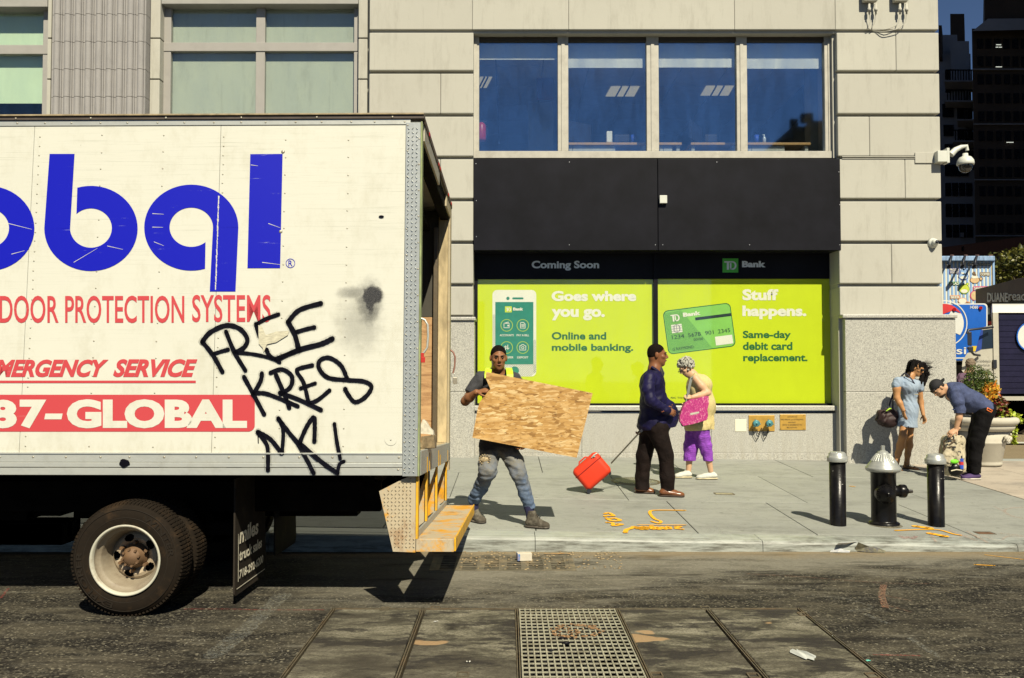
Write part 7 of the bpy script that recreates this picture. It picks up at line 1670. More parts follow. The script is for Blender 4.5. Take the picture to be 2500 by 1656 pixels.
    for P in ([(2302,1080),(2312,1072),(2330,1074),(2352,1082)], [(2306,1096),(2322,1090),(2350,1100)], [(2300,1110),(2320,1114),(2345,1112)], [(2348,1066),(2328,1078),(2318,1086)], [(2296,1086),(2293,1100),(2294,1130),(2299,1150)], [(2305,1080),(2303,1110),(2305,1150)]):
        mb = MB(); mb.tube([K(x, y, -.145+.0035*abs(x-2325)) for x, y in P], .009, 6); obj('strap', mb, BD, e)
    for (x, y) in ((2330,1092), (2318,1077), (2342,1104)): mb = MB(); mb.box(-.02, .02, -.008, .008, -.012, .012, 0, Matrix.Translation(K(x, y, -.15))); obj('buckle', mb, DKPL, e, bevel=.003)
    obj('base_pouch', sdf_mesh('base_pouch', [('e', v3(K(2333, 1146, -.10)), (.105,.07,.10), None, .03)], .006, [(v3(K(2330, 1161)), (0,0,-1))]), BLKP, e)
    mb = MB(); mb.sphere(K(2330, 1127, -.15), .07, 14, 0, (.9, .35, .45)); obj('lime_pouch', mb, simple('bright_lime', L(.16,.6,.02), .6), e)
    mb = MB(); mb.tube([K(2322, 1150, -.175), K(2335, 1147, -.18), K(2349, 1149, -.17)], .009, 6); obj('cream_strap', mb, simple('cream_webbing', L(.55,.5,.36), .8), e)
    c = K(2346, 1130, -.14); bt = empty('water_bottle', c, 'blue and red bottle with black cap strapped to the backpack', 'bottle')
    for nm, z0, z1, m in (('bottle_base', -.085, -.03, BLUEP), ('red_label', -.03, .015, simple('red_label_print', L(.5,.03,.03), .5)), ('bottle_top', .015, .06, BLUEP), ('bottle_cap', .06, .10, DKPL)):
        mb = MB(); r_ = .034 if z1 < .09 else .02; mb.cyl(c+Vector((0,0,z0)), c+Vector((0,0,z1)), r_, 18); obj(nm, mb, m, bt)
bent_man()
# ------------------------------------------------------------------ passer-by half hidden behind the planter
def passer():
    Y0 = 17.0; J = lambda x, y, dy=0: at(x, y, Y0+dy)
    par = empty('person', J(2358, 1096), 'grey-brown haired passer-by half hidden behind the planted urn', 'person', 'people on the sidewalk')
    SK = skin('passer_skin', (.45,.27,.17)); H = Head(J(2370, 891), (.7, .7, -.05), (0,0,1), 1.0); neck = J(2366, 909)
    body = H.prims(neck)+[('c', v3(neck), v3(J(2360, 930)), .08, .14, .05), ('c', v3(J(2360, 930)), v3(J(2360, 990)), .14, .14, .05)]+limb((J(2345, 925, -.1), .05), (J(2343, 960, -.12), .04), (J(2352, 985, -.2), .03))+limb((J(2377, 925), .05), (J(2380, 960), .04), (J(2375, 985), .03))+limb((J(2354, 995), .1), (J(2352, 1045), .06), (J(2350, 1090), .05))+limb((J(2366, 995), .1), (J(2368, 1045), .06), (J(2370, 1090), .05))
    body += hand(J(2352, 985, -.2), (0,0,-1), (1,0,0), 1, .3)+hand(J(2375, 985), (0,0,-1), (-1,0,0), 1, .3)
    obj('body', sdf_mesh('body', body, .008), SK, par); H.face(par)
    pr, cu = H.cap(.014, .05, -.05); obj('hair', sdf_mesh('hair', pr, .007, cu, (.006, 60, (1,1,1), 2)), simple('grey_brown_hair', L(.16,.12,.08), .8, var=.5, scale=60, bstr=.6), par)
    MV = simple('mauve_jacket', L(.10,.055,.09), .8, var=.3, bstr=.4)
    obj('jacket', sdf_mesh('jacket', [('a', v3(J(2350, 927)), v3(J(2372, 927)), .12, .12, .05, (0,1,0), .85), ('c', v3(J(2360, 930)), v3(J(2360, 1000)), .17, .18, .06)]+limb((J(2345, 925, -.1), .075), (J(2343, 960, -.12), .065), (J(2351, 982, -.19), .05))+limb((J(2377, 925), .07), (J(2380, 960), .06), (J(2376, 982), .05)), .008, [(v3(J(2360, 1005)), (0,0,-1)), (v3(J(2366, 911)), (0,0,1))], (.01, 30, (1,1,1), 1)), MV, par)
    obj('trousers', sdf_mesh('trousers', limb((J(2354, 995), .13), (J(2352, 1045), .09), (J(2350, 1088), .08))+limb((J(2366, 995), .13), (J(2368, 1045), .09), (J(2370, 1088), .08)), .008), simple('dark_slacks', L(.02), .8), par)
    shoe(par, J(2346, 1096, .1), J(2358, 1096, -.0), BLKP, BLKP, .05, .08, .02, 'shoe'); shoe(par, J(2366, 1096, .1), J(2378, 1096, 0), BLKP, BLKP, .05, .08, .02, 'shoe')
passer()
# ================================================================== beyond the corner
AVZ = .235
def Q(px, py, Y): return at(px, py, Y)
SKW = .545          # these blocks stand along a street that runs away to the right 
def sbox(mb, x0, x1, y0, y1, z0, z1):
    d = (y1-y0)*SKW; mb.hexa([(x0,y0,z0),(x1,y0,z0),(x1+d,y1,z0),(x0+d,y1,z0)], [(x0,y0,z1),(x1,y0,z1),(x1+d,y1,z1),(x0+d,y1,z1)])
def slab(name, x0, x1, y0, y1, Y, th, m, par, bev=0):
    mb = MB(); sbox(mb, fx(x0, Y), fx(x1, Y), Y, Y+th, fz(y1, Y), fz(y0, Y)); return obj(name, mb, m, par, bevel=bev)
# ---- planted stone urn
cu = on_walk(2388, 1131, 0); cu = Vector((fx(2390, 14.05), 14.05, walk_z(14.05, fx(2390, 14.05))))
e = empty('planter_urn', cu, 'large pale stone urn planter behind the bending man', 'planter')
ST = simple('pale_cast_stone', L(.47,.44,.36), .85, var=.12, scale=6, bstr=.4, bscale=40, dirt=L(.28,.26,.2), dirt_amt=.5)
rz = lambda py: fz(py, 14.05)-cu.z
mb = MB(); mb.lathe([(0, 0), (.30, 0), (.31, .04), (.30, .07), (.305, .075), (.36, rz(1082)), (.375, rz(1080)), (.375, rz(1076)), (.365, rz(1074)), (.43, rz(1052)), (0, rz(1052))], cu, n=48); obj('urn_body', mb, ST, e)
mb = MB(); mb.lathe([(.40, rz(1052)), (.46, rz(1050)), (.49, rz(1044)), (.50, rz(1040)), (.49, rz(1037)), (.53, rz(1034)), (.56, rz(1027)), (.545, rz(1020)), (.50, rz(1017)), (.44, rz(1018)), (.42, rz(1030)), (0, rz(1030))], cu, n=48); obj('urn_rim', mb, ST, e)
mb = MB(); mb.lathe([(0, rz(1028)), (.43, rz(1028))], cu, n=30); obj('soil', mb, simple('dark_soil', L(.03,.02,.012), .95), e)
mb = MB(); rr = random.Random(9)
for k in range(26):
    t = rr.uniform(-.5, .5); a = R(-52)+t*.5; r_ = .42+.02*abs(t); z = rz(1062)-.05*math.cos(t*3)+rr.uniform(-.03, .03); mb.sphere(cu+Vector((r_*math.cos(a), r_*math.sin(a), z)), rr.uniform(.02, .035), 7)
obj('garland_relief', mb, ST, e)
def leafm(name, cols, tr=.25):
    g = NG(name); r_ = g.n('NewGeometry').outputs['Random Per Island']; c = g.ramp(r_, [(i/(max(1, len(cols)-1)), q) for i, q in enumerate(cols)])
    p = g.n('BsdfPrincipled'); g.l(c, p.inputs['Base Color']); p.inputs['Roughness'].default_value = .45; t = g.n('BsdfTranslucent'); g.l(c, t.inputs[0])
    mx = g.n('MixShader'); mx.inputs[0].default_value = tr; g.l(p.outputs[0], mx.inputs[1]); g.l(t.outputs[0], mx.inputs[2]); g.l(mx.outputs[0], g.out.inputs[0]); return g.m
def leaves(mb, pts, ln, wd, rr, droop=.2):
    for c in pts:
        d = Vector((rr.gauss(0,1), rr.gauss(0,1), rr.gauss(0,.8)-droop)).normalized(); s = d.orthogonal().normalized(); s.rotate(Matrix.Rotation(rr.uniform(0, 6.28), 3, d)); n_ = d.cross(s)
        l = ln*rr.uniform(.7, 1.25); w = wd*rr.uniform(.7, 1.2)
        mb.add([c, c+d*l*.4+s*w*.5+n_*w*.12, c+d*l, c+d*l*.4-s*w*.5+n_*w*.12], [(0,1,2), (0,2,3)])
def blobpts(c, r, n, rr, shell=.55):
    out = []
    for k in range(n):
        u = Vector((rr.gauss(0,1), rr.gauss(0,1), rr.gauss(0,1))).normalized()*(rr.uniform(shell, 1))**.5
        out.append(Vector(c)+Vector((u.x*r[0], u.y*r[1], u.z*r[2])))
    return out
def U(px, py, dy=0): return at(px, py, 14.05+dy)
BOX = leafm('boxwood_leaf', [L(.018,.04,.008), L(.05,.09,.014), L(.10,.15,.025), L(.16,.20,.04)])
s = empty('boxwood_shrub', U(2388, 1026), 'dense green boxwood shrub growing in the stone urn', 'shrub', 'plants in the stone urn')
mb = MB(); P = []
for (x, y, rx, rz_, n) in ((2386,930,.20,.20,900), (2372,945,.17,.2,600), (2404,930,.16,.2,600), (2388,965,.28,.26,1100), (2402,985,.2,.2,500), (2380,908,.12,.12,350), (2360,960,.12,.2,300)): P += blobpts(U(x, y, rr.uniform(-.05,.1)), (rx, .2, rz_), n, rr)
leaves(mb, P, .034, .022, rr); tag(obj('foliage', mb, BOX, s), kind='stuff')
mb = MB()
for k in range(22): a = U(2390+rr.uniform(-8, 8), 1026, rr.uniform(-.1,.1)); b = U(2388+rr.uniform(-30, 26), rr.uniform(905, 950), rr.uniform(-.12,.12)); mb.tube([a, a.lerp(b, .5)+Vector((rr.uniform(-.03,.03), 0, 0)), b], [.009, .006, .003], 5)
obj('stem', mb, simple('pale_stem', L(.30,.22,.07), .8), s)
def plant(name, lab, cols, blobs, ln, wd, n, droop=.2, grp='plants in the stone urn'):
    s = empty(name, U(2420, 1024), lab, 'plant', grp); mb = MB(); P = []
    for (x, y, r_) in blobs: P += blobpts(U(x, y, rr.uniform(-.2, -.05)), (r_, r_*.8, r_*.9), n, rr, .3)
    leaves(mb, P, ln, wd, rr, droop); tag(obj('foliage', mb, leafm(name+'_leaf', cols), s), kind='stuff')
    mb = MB()
    for (x, y, r_) in blobs[:4]: mb.tube([U(2412, 1028, -.1), U((x+2412)/2, (y+1028)/2, -.12), U(x, y, -.1)], .008, 5)
    obj('stem', mb, simple('pale_stem', L(.30,.22,.07), .8), s)
plant('croton', 'orange and yellow croton in the stone urn', [L(.55,.10,.01), L(.70,.30,.02), L(.75,.42,.04), L(.62,.5,.08)], [(2421,948,.10), (2411,956,.09), (2428,956,.07), (2414,968,.09)], .09, .05, 55, -.4)
plant('coleus', 'red and dark green coleus spilling right from the stone urn', [L(.20,.015,.02), L(.12,.02,.02), L(.06,.10,.012), L(.30,.04,.03), L(.22,.30,.03)], [(2432,978,.11), (2443,985,.10), (2437,998,.11), (2448,998,.09), (2422,990,.1)], .07, .05, 110, .1)
plant('sweet_potato_vine', 'lime green vine trailing over the right rim of the stone urn', [L(.28,.38,.02), L(.40,.50,.03), L(.5,.55,.06)], [(2446,1010,.07), (2458,1008,.07), (2470,1012,.06), (2482,1018,.06), (2488,1026,.05), (2474,1040,.035), (2477,1052,.03), (2476,1066,.03), (2477,1078,.02)], .06, .055, 26, .2)
# ---- blue beverage truck seen from behind
YT = 26.0; e = empty('beverage_truck', Q(2300, 1030, YT), 'blue rear of a beverage truck with a round red white and blue logo', 'truck')
BLU = simple('bright_blue_truck_paint', L(.010,.10,.44), .4, var=.06, bstr=.03); WTR = simple('white_truck_trim', L(.6,.6,.55), .4, var=.05)
def FT(o): return lambda u, v: at(u, v, YT-o)
mb = MB(); pr_ = rrect(2200, 741, 2411, 882, 9) ; mb.prism([Q(x, y, YT) for x, y in pr_], (6*SKW, 6, 0)); obj('cargo_box', mb, WTR, e)
mb = MB(); flat(mb, rrect(2203, 744, 2408, 880, 8), FT(.02)); obj('rear_panel', mb, BLU, e)
mb = MB(); disc(mb, (2305, 790), 57, FT(.03), 0, 60, 54.5); lay_text(mb, 'pepsi', (2268, 871, 2359, 848), FT(.03), 0, .01); flat(mb, [(2250,873), (2358,873), (2358,876), (2250,876)], FT(.03))
P = [(2305+48*math.cos(R(a)), 790-48*math.sin(R(a))) for a in range(30, -42, -6)]; flat(mb, P+[(2330,812), (2316,798), (2309,780), (2322,760)], FT(.03)); lay_text(mb, '14360', (2368.5, 754, 2387.5, 746.5), FT(.03), 0, .02)
obj('white_print', mb, WTR, e)
mb = MB(); P = [(2305+48*math.cos(R(a)), 790-48*math.sin(R(a))) for a in range(30, 181, 6)]; flat(mb, P+[(2275,776), (2300,768), (2330,757)], FT(.032)); obj('red_print', mb, simple('logo_red', L(.5,.03,.03), .5), e)
for (x, y) in ((2394.5, 752), (2330, 756), (2270, 756)): mb = MB(); mb.cyl(Q(x, y, YT-.08), Q(x, y, YT), .05, 14); obj('marker_lamp', mb, simple('red_lens', L(.35,.01,.01), .25), e)
slab('yellow_warning_plate', 2373, 2388, 845, 858, YT-.06, .02, simple('warning_yellow', L(.62,.45,.02), .6), e)
mb = MB(); mb.box(fx(2210, YT), fx(2405, YT), YT+.1, YT+5.8, .6, fz(882, YT)); obj('chassis', mb, DARKM, e)
for x in (2235, 2385):
    mb = MB(); c = Q(x, 1000, YT+.8); mb.cyl((c.x-.14, YT+1, AVZ+.48), (c.x+.14, YT+1, AVZ+.48), .48, 24); obj('wheel', mb, RUB, e)
# ---- white cab-over delivery truck, side on
YD2 = 22.0; e = empty('delivery_truck', Q(2440, 1050, YD2), 'white delivery truck with dark roller-door sides standing behind the urn', 'truck')
CW = simple('cream_truck_body', L(.42,.40,.33), .5, var=.12, bstr=.1, dirt=L(.2,.18,.14)); 
def FD(o): return lambda u, v: at(u, v, YD2-o)
X0, X1 = fx(2424, YD2), fx(2424, YD2)+7
mb = MB(); sbox(mb, X0+.05, X1, YD2+.05, YD2+2.3, fz(975, YD2), fz(762, YD2)); obj('cargo_body', mb, DARKM, e)
mb = MB(); mb.prism([Vector((X0+SKW*(1.17-1.17*math.cos(R(a))), YD2-.02+(1.17-1.17*math.cos(R(a))), fz(764, YD2)+.30*math.sin(R(a))**.5 if a not in (0, 180) else fz(764, YD2))) for a in range(0, 181, 15)], (X1-X0, 0, 0)); obj('rounded_roof', mb, WTR, e)
for i in range(5):
    xa = X0+.16+i*1.2; mb = MB(); nz_ = 14; z0, z1 = fz(962, YD2), fz(768, YD2)
    for k in range(nz_): mb.box(xa, xa+1.1, YD2-.005, YD2+.03, z0+(z1-z0)*k/nz_+.006, z0+(z1-z0)*(k+1)/nz_-.004)
    obj('roller_door', mb, simple('dark_purple_door', L(.012,.010,.03), .3, var=.3, scale=3), e)
for i in range(6): mb = MB(); mb.box(X0+i*1.2-.0, X0+i*1.2+.14, YD2-.03, YD2+.04, fz(968, YD2), fz(764, YD2)); obj('door_jamb', mb, CW if i == 0 else DARKM, e)
mb = MB(); mb.box(X0, X1, YD2-.02, YD2+.1, fz(978, YD2), fz(968, YD2)); obj('side_rail', mb, CW, e)
mb = MB(); disc(mb, (2520, 822), 38, FD(.05)); obj('round_decal', mb, WTR, e)
mb = MB(); disc(mb, (2520, 822), 38, FD(.06), 0, 40, 35); obj('decal_ring', mb, BLU, e)
cab = [(2362,862), (2384,858), (2397,806), (2400,799), (2424,794), (2430,794), (2436,925), (2365,925), (2348,905), (2350,880)]
mb = MB(); mb.prism([Q(x, y, YD2) for x, y in cab], (2.2*SKW, 2.2, 0)); obj('cab', mb, CW, e, bevel=.03)
mb = MB(); flat(mb, [(2400,806), (2423,803), (2425,850), (2396,853)], FD(.01)); obj('side_window', mb, simple('truck_side_glass', L(.012,.02,.035), .1), e)
mb = MB(); flat(mb, [(2381,860), (2395,806), (2400,806), (2396,853)], FD(.015)); obj('blue_pillar', mb, simple('blue_pillar_paint', L(.02,.05,.25), .4), e)
mb = MB()
for s_, b in (('Pepsi Cola Bottling Co.', (2381, 886, 2420, 879)), ('of New York, Inc.', (2386, 895, 2418, 888.5)), ('550 New York, N.Y.', (2392, 904, 2420, 899))): lay_text(mb, s_, b, FD(.02), 0, .0)
obj('door_lettering', mb, DKPL, e)
mb = MB(); mb.box(fx(2422, YD2), fx(2430, YD2), YD2-.06, YD2-.001, fz(899, YD2), fz(879, YD2)); obj('door_handle', mb, DKPL, e)
mb = MB(); mb.tube([Q(2424, 799, YD2-.15), Q(2364, 806, YD2-.5), Q(2361, 815, YD2-.5)], .03, 6); mb.tube([Q(2363, 850, YD2-.5), Q(2378, 866, YD2-.3), Q(2392, 868, YD2-.05)], .03, 6); obj('mirror_arm', mb, DKPL, e)
slab('mirror', 2362, 2373, 810, 844, YD2-.52, .06, DKPL, e, .02); slab('mirror', 2364, 2376, 846, 861, YD2-.52, .08, DKPL, e, .02)
for x in (2385, 2470, 2490):
    mb = MB(); c = fx(x, YD2); mb.cyl((c, YD2+.05, AVZ+.5), (c, YD2+.35, AVZ+.5), .5, 28); obj('wheel', mb, RUB, e)
mb = MB(); mb.box(X0, X1, YD2+.4, YD2+1.9, AVZ+.35, fz(978, YD2)); obj('chassis', mb, DARKM, e)
# ---- striped food billboard
YBB = 38.0; e = empty('food_billboard', Q(2360, 960, YBB), 'blue and white striped billboard listing frozen yogurt, coffee and salad', 'billboard')
def FB(o): return lambda u, v: at(u, v, YBB-o)
SBL = simple('sky_blue_print', L(.22,.36,.58), .6, var=.05, bstr=0); CRM = simple('cream_print', L(.62,.62,.52), .6, var=.04, bstr=0)
slab('board', 2240, 2423, 637, 900, YBB, .3, CRM, e); slab('wood_frame', 2423.5, 2431, 640, 900, YBB+.02, .3, WOODE, e)
for k in range(-4, 15): x = 2297+9.3*k; o_ = slab('stripe', x, x+4.8, 637.5, 899, YBB-.02, .015, SBL, e)
slab('awning_strip', 2240, 2433, 625, 637, YBB-.3, .5, simple('weathered_blue_awning', L(.20,.30,.46), .7, var=.35, scale=5, stretch=(3,1,1)), e, .03)
for x in (2317, 2350, 2379): mb = MB(); mb.tube([Q(x+6, 625, YBB-.3), Q(x+1, 648, YBB-.9), Q(x+1, 654, YBB-.6)], .05, 5); l_ = obj('lamp_arm', mb, DKPL, e); slab('lamp_head', x-3, x+4, 646, 656, YBB-.8, .2, DKPL, e, .03)
for x in (2328, 2362, 2390, 2423): slab('lamp_base', x-5, x+5, 622, 627, YBB-.2, .3, simple('lamp_base_brown', L(.10,.05,.04), .7), e, .03)
NV2 = simple('navy_label', L(.05,.05,.22), .6); BRL = simple('brown_label', L(.16,.10,.05), .6); GNL = simple('green_label', L(.03,.16,.05), .6); PKL = simple('pink_label', L(.5,.06,.18), .6); ORL = simple('orange_label', L(.55,.25,.12), .6)
for (m, r_) in ((NV2, (2317, 655, 2343, 669)), (BRL, (2392, 665, 2417, 674)), (GNL, (2316, 688, 2342, 697)), (PKL, (2376, 699, 2417, 709)), (ORL, (2320, 721, 2344, 730)), (DKPL, (2361, 643, 2418, 649))):
    mb = MB(); flat(mb, [(r_[0], r_[1]), (r_[2], r_[1]), (r_[2], r_[3]), (r_[0], r_[3])], FB(.03)); obj('label_patch', mb, m, e)
mb = MB()
for s_, b in (('FROZEN', (2319, 661.5, 2341, 656)), ('YOGURT', (2319, 668, 2341, 662.8)), ('COFFEE', (2393.5, 673, 2416, 666.5)), ('SALAD', (2318, 695.8, 2341, 689)), ('SANDWICH', (2378, 708, 2416, 700.5)), ('BEER', (2321.5, 729, 2342, 722.5)), ('30 BEERS & HEALTHY FOOD BAR', (2362, 648, 2417, 644))): lay_text(mb, s_, b, FB(.045), 0, .03)
obj('label_lettering', mb, CRM, e)
def icon(nm, m, polys, o):
    mb = MB()
    for p in polys: flat(mb, p, FB(o))
    obj(nm, mb, m, e)
el = lambda cx, cy, rx, ry, n=18: [(cx+rx*math.cos(2*math.pi*k/n), cy+ry*math.sin(2*math.pi*k/n)) for k in range(n)]
icon('icon_outline', NV2, [el(2352.5,675,12.5,9), el(2353,664,8.5,9), el(2353,657,4,5)], .030); icon('icon_fill', SBL, [el(2352.5,675,11,7.6), el(2353,664,7.2,7.6), el(2353,657,2.8,4)], .036); icon('icon_detail', CRM, [el(2352,678,8,3.5), el(2350,667,4,2)], .042)
icon('icon_outline', BRL, [el(2380,684,12,8.5), el(2395,681,4.5,4.5), el(2378,667,3.5,4), el(2381,672,2.5,4)], .030); icon('icon_fill', simple('latte_print', L(.55,.38,.2), .6), [el(2380,684,10.6,7.2), el(2395,681,2.5,2.5)], .036); icon('icon_detail', CRM, [el(2380,677,9,3)], .042)
icon('icon_outline', GNL, [el(2354,706,13.2,12.4), el(2362,694,3.5,4)], .030); icon('icon_fill', simple('salad_yellow_green', L(.45,.52,.05), .6), [el(2354,706,12,11), el(2362,694,2.5,3)], .036); icon('icon_detail', CRM, [el(2354,711,8,4.5)], .042)
icon('icon_outline', ORL, [el(2350,735,11,8), el(2360,740,9,4)], .030); icon('icon_fill', CRM, [el(2350,735,9.6,6.6)], .036)
icon('icon_outline', PKL, [el(2378,722,9.5,12)], .030); icon('icon_fill', simple('bread_tan', L(.55,.42,.22), .6), [el(2379,722,8,10.6)], .036)
for x in (2260, 2400): mb = MB(); c = fx(x, YBB+.15); mb.box(c-.1, c+.1, YBB+.05, YBB+.25, AVZ, fz(900, YBB)); obj('post', mb, DARKM, e)
# ---- drugstore with brown fascia
e = empty('drugstore', Q(2450, 960, 37), 'low drugstore building with brown fascia and raised grey letters', 'building')
A_, B_ = Q(2384, 707, 37.5), Q(2384, 707, 37.5); A_ = Vector((fx(2384, 37.5), 37.5, 0)); B_ = Vector((fx(2560, 31.0), 31.0, 0)); zt_, zb_ = fz(707, 37.5), fz(747, 37.5)
du = (B_-A_).normalized(); dn = Vector((du.y, -du.x, 0)); Lw = (B_-A_).length
BF = simple('brown_fascia', L(.085,.055,.035), .7, var=.15, scale=2, bstr=.2); DW = simple('dark_shop_wall', L(.03,.025,.02), .6)
mb = MB(); mb.prism([A_+Vector((0,0,zb_)), B_+Vector((0,0,zb_)), B_+Vector((0,0,zt_)), A_+Vector((0,0,zt_))], -dn*.4); obj('fascia', mb, BF, e)
mb = MB(); q_ = A_-dn*.45; w_ = B_-dn*.45; mb.prism([q_+Vector((0,0,AVZ-.1)), w_+Vector((0,0,AVZ-.1)), w_+Vector((0,0,zt_-.1)), q_+Vector((0,0,zt_-.1))], -dn*9); obj('wall', mb, DW, e)
FW = lambda px, py: hit(px, py, A_+dn*.03, dn)
mb = MB(); lay_text(mb, 'DUANE', (2410, 738, 2460, 715), FW, 0, .03); lay_text(mb, 'reade', (2462, 734, 2516, 711), FW, 0, .01)
lt = obj('sign_lettering', mb, simple('grey_metal_letters', L(.42,.40,.35), .5), e); so = lt.modifiers.new('s', 'SOLIDIFY'); so.thickness = .06
for (x, y, w, h, c) in ((2406,752,10,16,L(.5,.52,.45)), (2405,772,12,10,L(.02,.03,.02)), (2408,785,14,8,L(.5,.04,.02)), (2410,800,12,20,L(.45,.45,.4)), (2411,826,10,10,L(.08,.2,.5))):
    mb = MB(); flat(mb, [(x, y), (x+w, y), (x+w, y+h), (x, y+h)], lambda u, v: hit(u, v, A_-dn*.44+dn*.02, dn)); obj('shop_poster', mb, simple('poster_%d' % x+str(y), c, .6), e)
# ---- sunlit street tree
def tree(name, lab, px, py, Y, r, n, grp=None):
    c = at(px, py, Y); b = Vector((c.x, c.y, AVZ)); t = empty(name, b, lab, 'tree', grp); rr = random.Random(int(px))
    mb = MB(); mb.tube([b, b.lerp(c, .5)+Vector((.2,0,0)), c], [.22, .16, .08], 8); trn = obj('trunk', mb, simple('bark', L(.06,.045,.03), .9), t)
    P = []; mb2 = MB()
    for k in range(16):
        u = Vector((rr.gauss(0,1), rr.gauss(0,1), rr.gauss(0,.7))); u = u.normalized()*rr.uniform(.4, 1)*r; q = c+u; P += blobpts(q, (r*.34, r*.34, r*.26), n//16, rr, .4); mb2.tube([c-Vector((0,0,r*.6)), c.lerp(q, .5), q], [.07, .045, .015], 5)
    obj('limb', mb2, simple('bark', L(.06,.045,.03), .9), t)
    mb = MB(); leaves(mb, P, .26, .17, rr); tag(obj('crown', mb, leafm('street_tree_leaf', [L(.02,.03,.004), L(.06,.07,.01), L(.13,.13,.02), L(.2,.19,.035)]), t), kind='stuff')
tree('street_tree', 'olive green tree above the brown drugstore fascia at the right edge', 2500, 655, 44, 2.3, 2600, 'street trees across the avenue'); tree('street_tree', 'small olive tree crown behind the left end of the drugstore fascia', 2452, 690, 47, 1.0, 900, 'street trees across the avenue')
# ---- dark buildings in the shade of an added off-frame tower
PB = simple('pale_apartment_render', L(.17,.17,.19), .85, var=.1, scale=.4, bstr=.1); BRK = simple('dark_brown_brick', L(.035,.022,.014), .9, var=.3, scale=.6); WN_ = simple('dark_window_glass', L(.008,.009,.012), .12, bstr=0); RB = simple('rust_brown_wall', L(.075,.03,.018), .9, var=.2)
Y_A = 90.0; e = empty('balcony_apartments', Q(2340, 950, Y_A), 'pale stepped apartment block with balconies in deep shade', 'building', 'shaded buildings across the avenue')
for (a, b, c, d, dy) in ((2240, 2374, 67, 950, 2), (2325, 2371, 106, 135, -.6), (2240, 2378, 134, 950, -.3), (2240, 2352, 236, 950, -1.2), (2240, 2395, 428, 950, -2.4), (2346, 2384, 340, 430, -.6)):
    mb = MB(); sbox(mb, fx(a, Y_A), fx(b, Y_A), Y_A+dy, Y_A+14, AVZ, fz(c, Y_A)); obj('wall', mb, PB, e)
slab('roof_tank_house', 2333, 2368, 34, 106, Y_A+3, 5, BRK, e); slab('roof_shed', 2304, 2312, 62, 140, Y_A-1.5, 3, BRK, e)
for (y, a, b) in ((196,2316,2392), (245,2316,2394), (291,2346,2406), (343,2334,2406), (395,2370,2397)):
    bl = slab('balcony_slab', a, b, y, y+3.5, Y_A-3.4, 3.3, PB, e)
    mb = MB(); za = fz(y, Y_A-3.4)
    for k in range(10): x = fx(a+8+(b-a-16)*k/9, Y_A-3.4); mb.box(x-.04, x+.04, Y_A-3.4, Y_A-3.32, za, za+1.0)
    mb.box(fx(a+4, Y_A-3.4), fx(b-4, Y_A-3.4), Y_A-3.42, Y_A-3.3, za+1.0, za+1.1); obj('railing', mb, DARKM, bl)
for (a, b, c, d, dy) in ((2318,2334,172,194,-.45), (2336,2365,174,192,-.45), (2368,2376,172,196,-.45), (2318,2334,222,243,-.45), (2336,2364,226,246,-.45), (2310,2337,254,286,-1.35), (2346,2364,264,290,-1.35), (2312,2337,305,332,-1.35), (2349,2364,316,340,-1.35), (2314,2334,352,360,-1.35), (2314,2372,402,430,-2.55), (2374,2385,320,340,-.75), (2374,2385,268,290,-.75)):
    w = slab('window', a, b, c, d, Y_A+dy-.05, .05, WN_, e)
for (y0, y1) in ((447,479), (498,530), (549,580)):
    for (a, b) in ((2314,2330), (2331,2347), (2348,2364), (2365,2381)):
        w = slab('window', a, b-1, y0, y1, Y_A-2.5, .08, WN_, e); slab('sash_bar', a, b-1, (y0+y1)/2-.6, (y0+y1)/2+.6, Y_A-2.56, .05, DARKM, w)
slab('air_conditioner', 2349, 2358, 568, 579, Y_A-3, .5, PB, e)
Y_B = 70.0; e = empty('brick_tower', Q(2450, 950, Y_B), 'dark brown brick tower with rows of shaded windows at the right edge', 'building', 'shaded buildings across the avenue')
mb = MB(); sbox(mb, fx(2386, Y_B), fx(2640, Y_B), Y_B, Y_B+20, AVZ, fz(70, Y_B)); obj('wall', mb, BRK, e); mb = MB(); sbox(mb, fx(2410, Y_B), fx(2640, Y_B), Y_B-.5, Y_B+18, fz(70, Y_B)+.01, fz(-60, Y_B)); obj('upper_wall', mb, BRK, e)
mb = MB(); mb.hexa([Q(2374,76,Y_B-1), Q(2640,70,Y_B-1), Q(2640,70,Y_B+2), Q(2376,76,Y_B+2)], [Q(2412,46,Y_B-1), Q(2640,44,Y_B-1), Q(2640,44,Y_B+2), Q(2414,46,Y_B+2)]); obj('cornice', mb, PB, e)
for j, y in enumerate((95, 138, 182, 228, 272, 320, 364, 408, 455, 500, 545)):
    for x in (2398, 2419, 2441, 2463, 2485, 2507): slab('window', x, x+15, y, y+24, Y_B-.06, .06, WN_, e)
    if j % 3 == 1: slab('string_course', 2386, 2640, y+30, y+32, Y_B-.2, .2, PB, e)
LT = NG('lit_office_strip'); LT.bsdf(L(.8,.8,.7), .5, emis=L(.95,1,.85), estr=.5)
for (a, b, y) in ((2444,2456,110), (2443,2449,116), (2451,2458,116), (2442,2457,164), (2465,2482,348)): mb = MB(); mb.box(fx(a, Y_B), fx(b, Y_B), Y_B-.12, Y_B-.07, fz(y+1.2, Y_B), fz(y, Y_B)); obj('lit_strip', mb, LT.m, e)
Y_C = 56.0; e = empty('rust_brick_block', Q(2400, 950, Y_C), 'low rust brown brick building in shade behind the striped billboard', 'building', 'shaded buildings across the avenue')
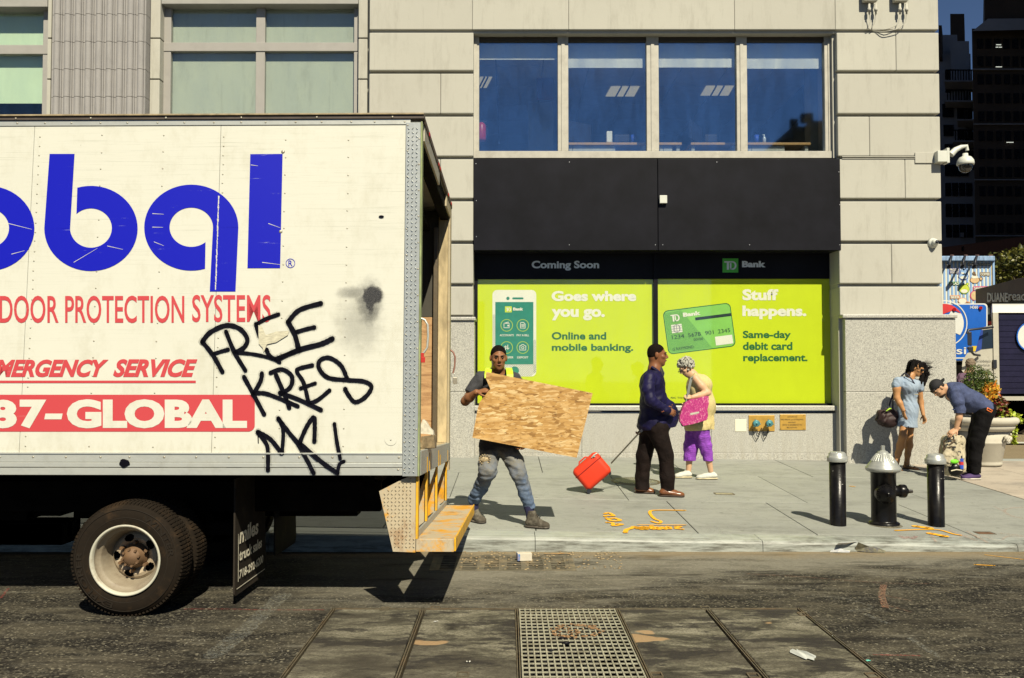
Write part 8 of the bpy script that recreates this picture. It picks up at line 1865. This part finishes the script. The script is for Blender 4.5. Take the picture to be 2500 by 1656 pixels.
mb = MB(); mb.hexa([Vector((fx(2240,Y_C),Y_C,AVZ)), Vector((fx(2640,Y_C),Y_C,AVZ)), Vector((fx(2640,Y_C)+5,Y_C+9,AVZ)), Vector((fx(2240,Y_C)+5,Y_C+9,AVZ))], [Q(2240,612,Y_C), Q(2640,560,Y_C), Vector((fx(2640,Y_C)+5,Y_C+9,fz(560,Y_C))), Vector((fx(2240,Y_C)+5,Y_C+9,fz(612,Y_C)))]); obj('wall', mb, RB, e)
slab('window', 2352, 2357, 602, 614, Y_C-.05, .05, WN_, e)
Y_D = 52.0
# unseen tower added outside the frame to throw shade on the buildings above
e = empty('shade_tower', (60, 24, 0), 'unseen tower added off to the right to shade the far buildings', 'building')
mb = MB(); mb.box(36, 110, 18, 32, 0, 125); obj('wall', mb, BRK, e)
for z in range(6, 120, 6): mb = MB(); mb.box(35.96, 35.99, 19, 31, z, z+3); obj('window_band', mb, WN_, e)
mb = MB(); mb.add([(fx(2436, 19), 18.7, AVZ+.004), (40, 18.7, AVZ+.004), (40, 19.1, AVZ+.004), (fx(2436, 19), 19.1, AVZ+.004)], [(0,1,2,3)]); tag(obj('stop_line', mb, simple('worn_white_line', L(.45,.45,.4), .7)), 'white painted line on the avenue asphalt', 'road line')

# ---- building across the street behind the camera: it is what the rightmost office pane reflects
e = empty('opposite_building', (18, -16, 0), 'brown stepped building across the street, mirrored in the rightmost office pane', 'building')
OPB = simple('brown_stucco', L(.10,.08,.05), .9, var=.2)
kx = 43.25/FPX; KX = lambda px: (px-1240)*kx; KZ = lambda py: 1.68+(920-py)*kx
for (a, b, c) in ((1915, 1945, 331), (1945, 1990, 300), (1990, 2052, 286), (2052, 2500, 262)):
    mb = MB(); mb.box(KX(a)+.003, KX(b), -30, -15, 0, KZ(c)); obj('wing', mb, OPB, e)
for (a, b, c) in ((1945, 1962, 300), (1972, 2000, 286)): mb = MB(); mb.box(KX(a), KX(b), -15.5, -15.2, KZ(c), KZ(c)+.45); obj('parapet_rail', mb, OPB, e)
for i in range(5):
    for j in range(4): mb = MB(); mb.box(KX(2070)+i*1.9, KX(2070)+i*1.9+1.1, -14.99, -14.95, 2+j*3.2, 3.8+j*3.2); obj('window', mb, WN_, e)
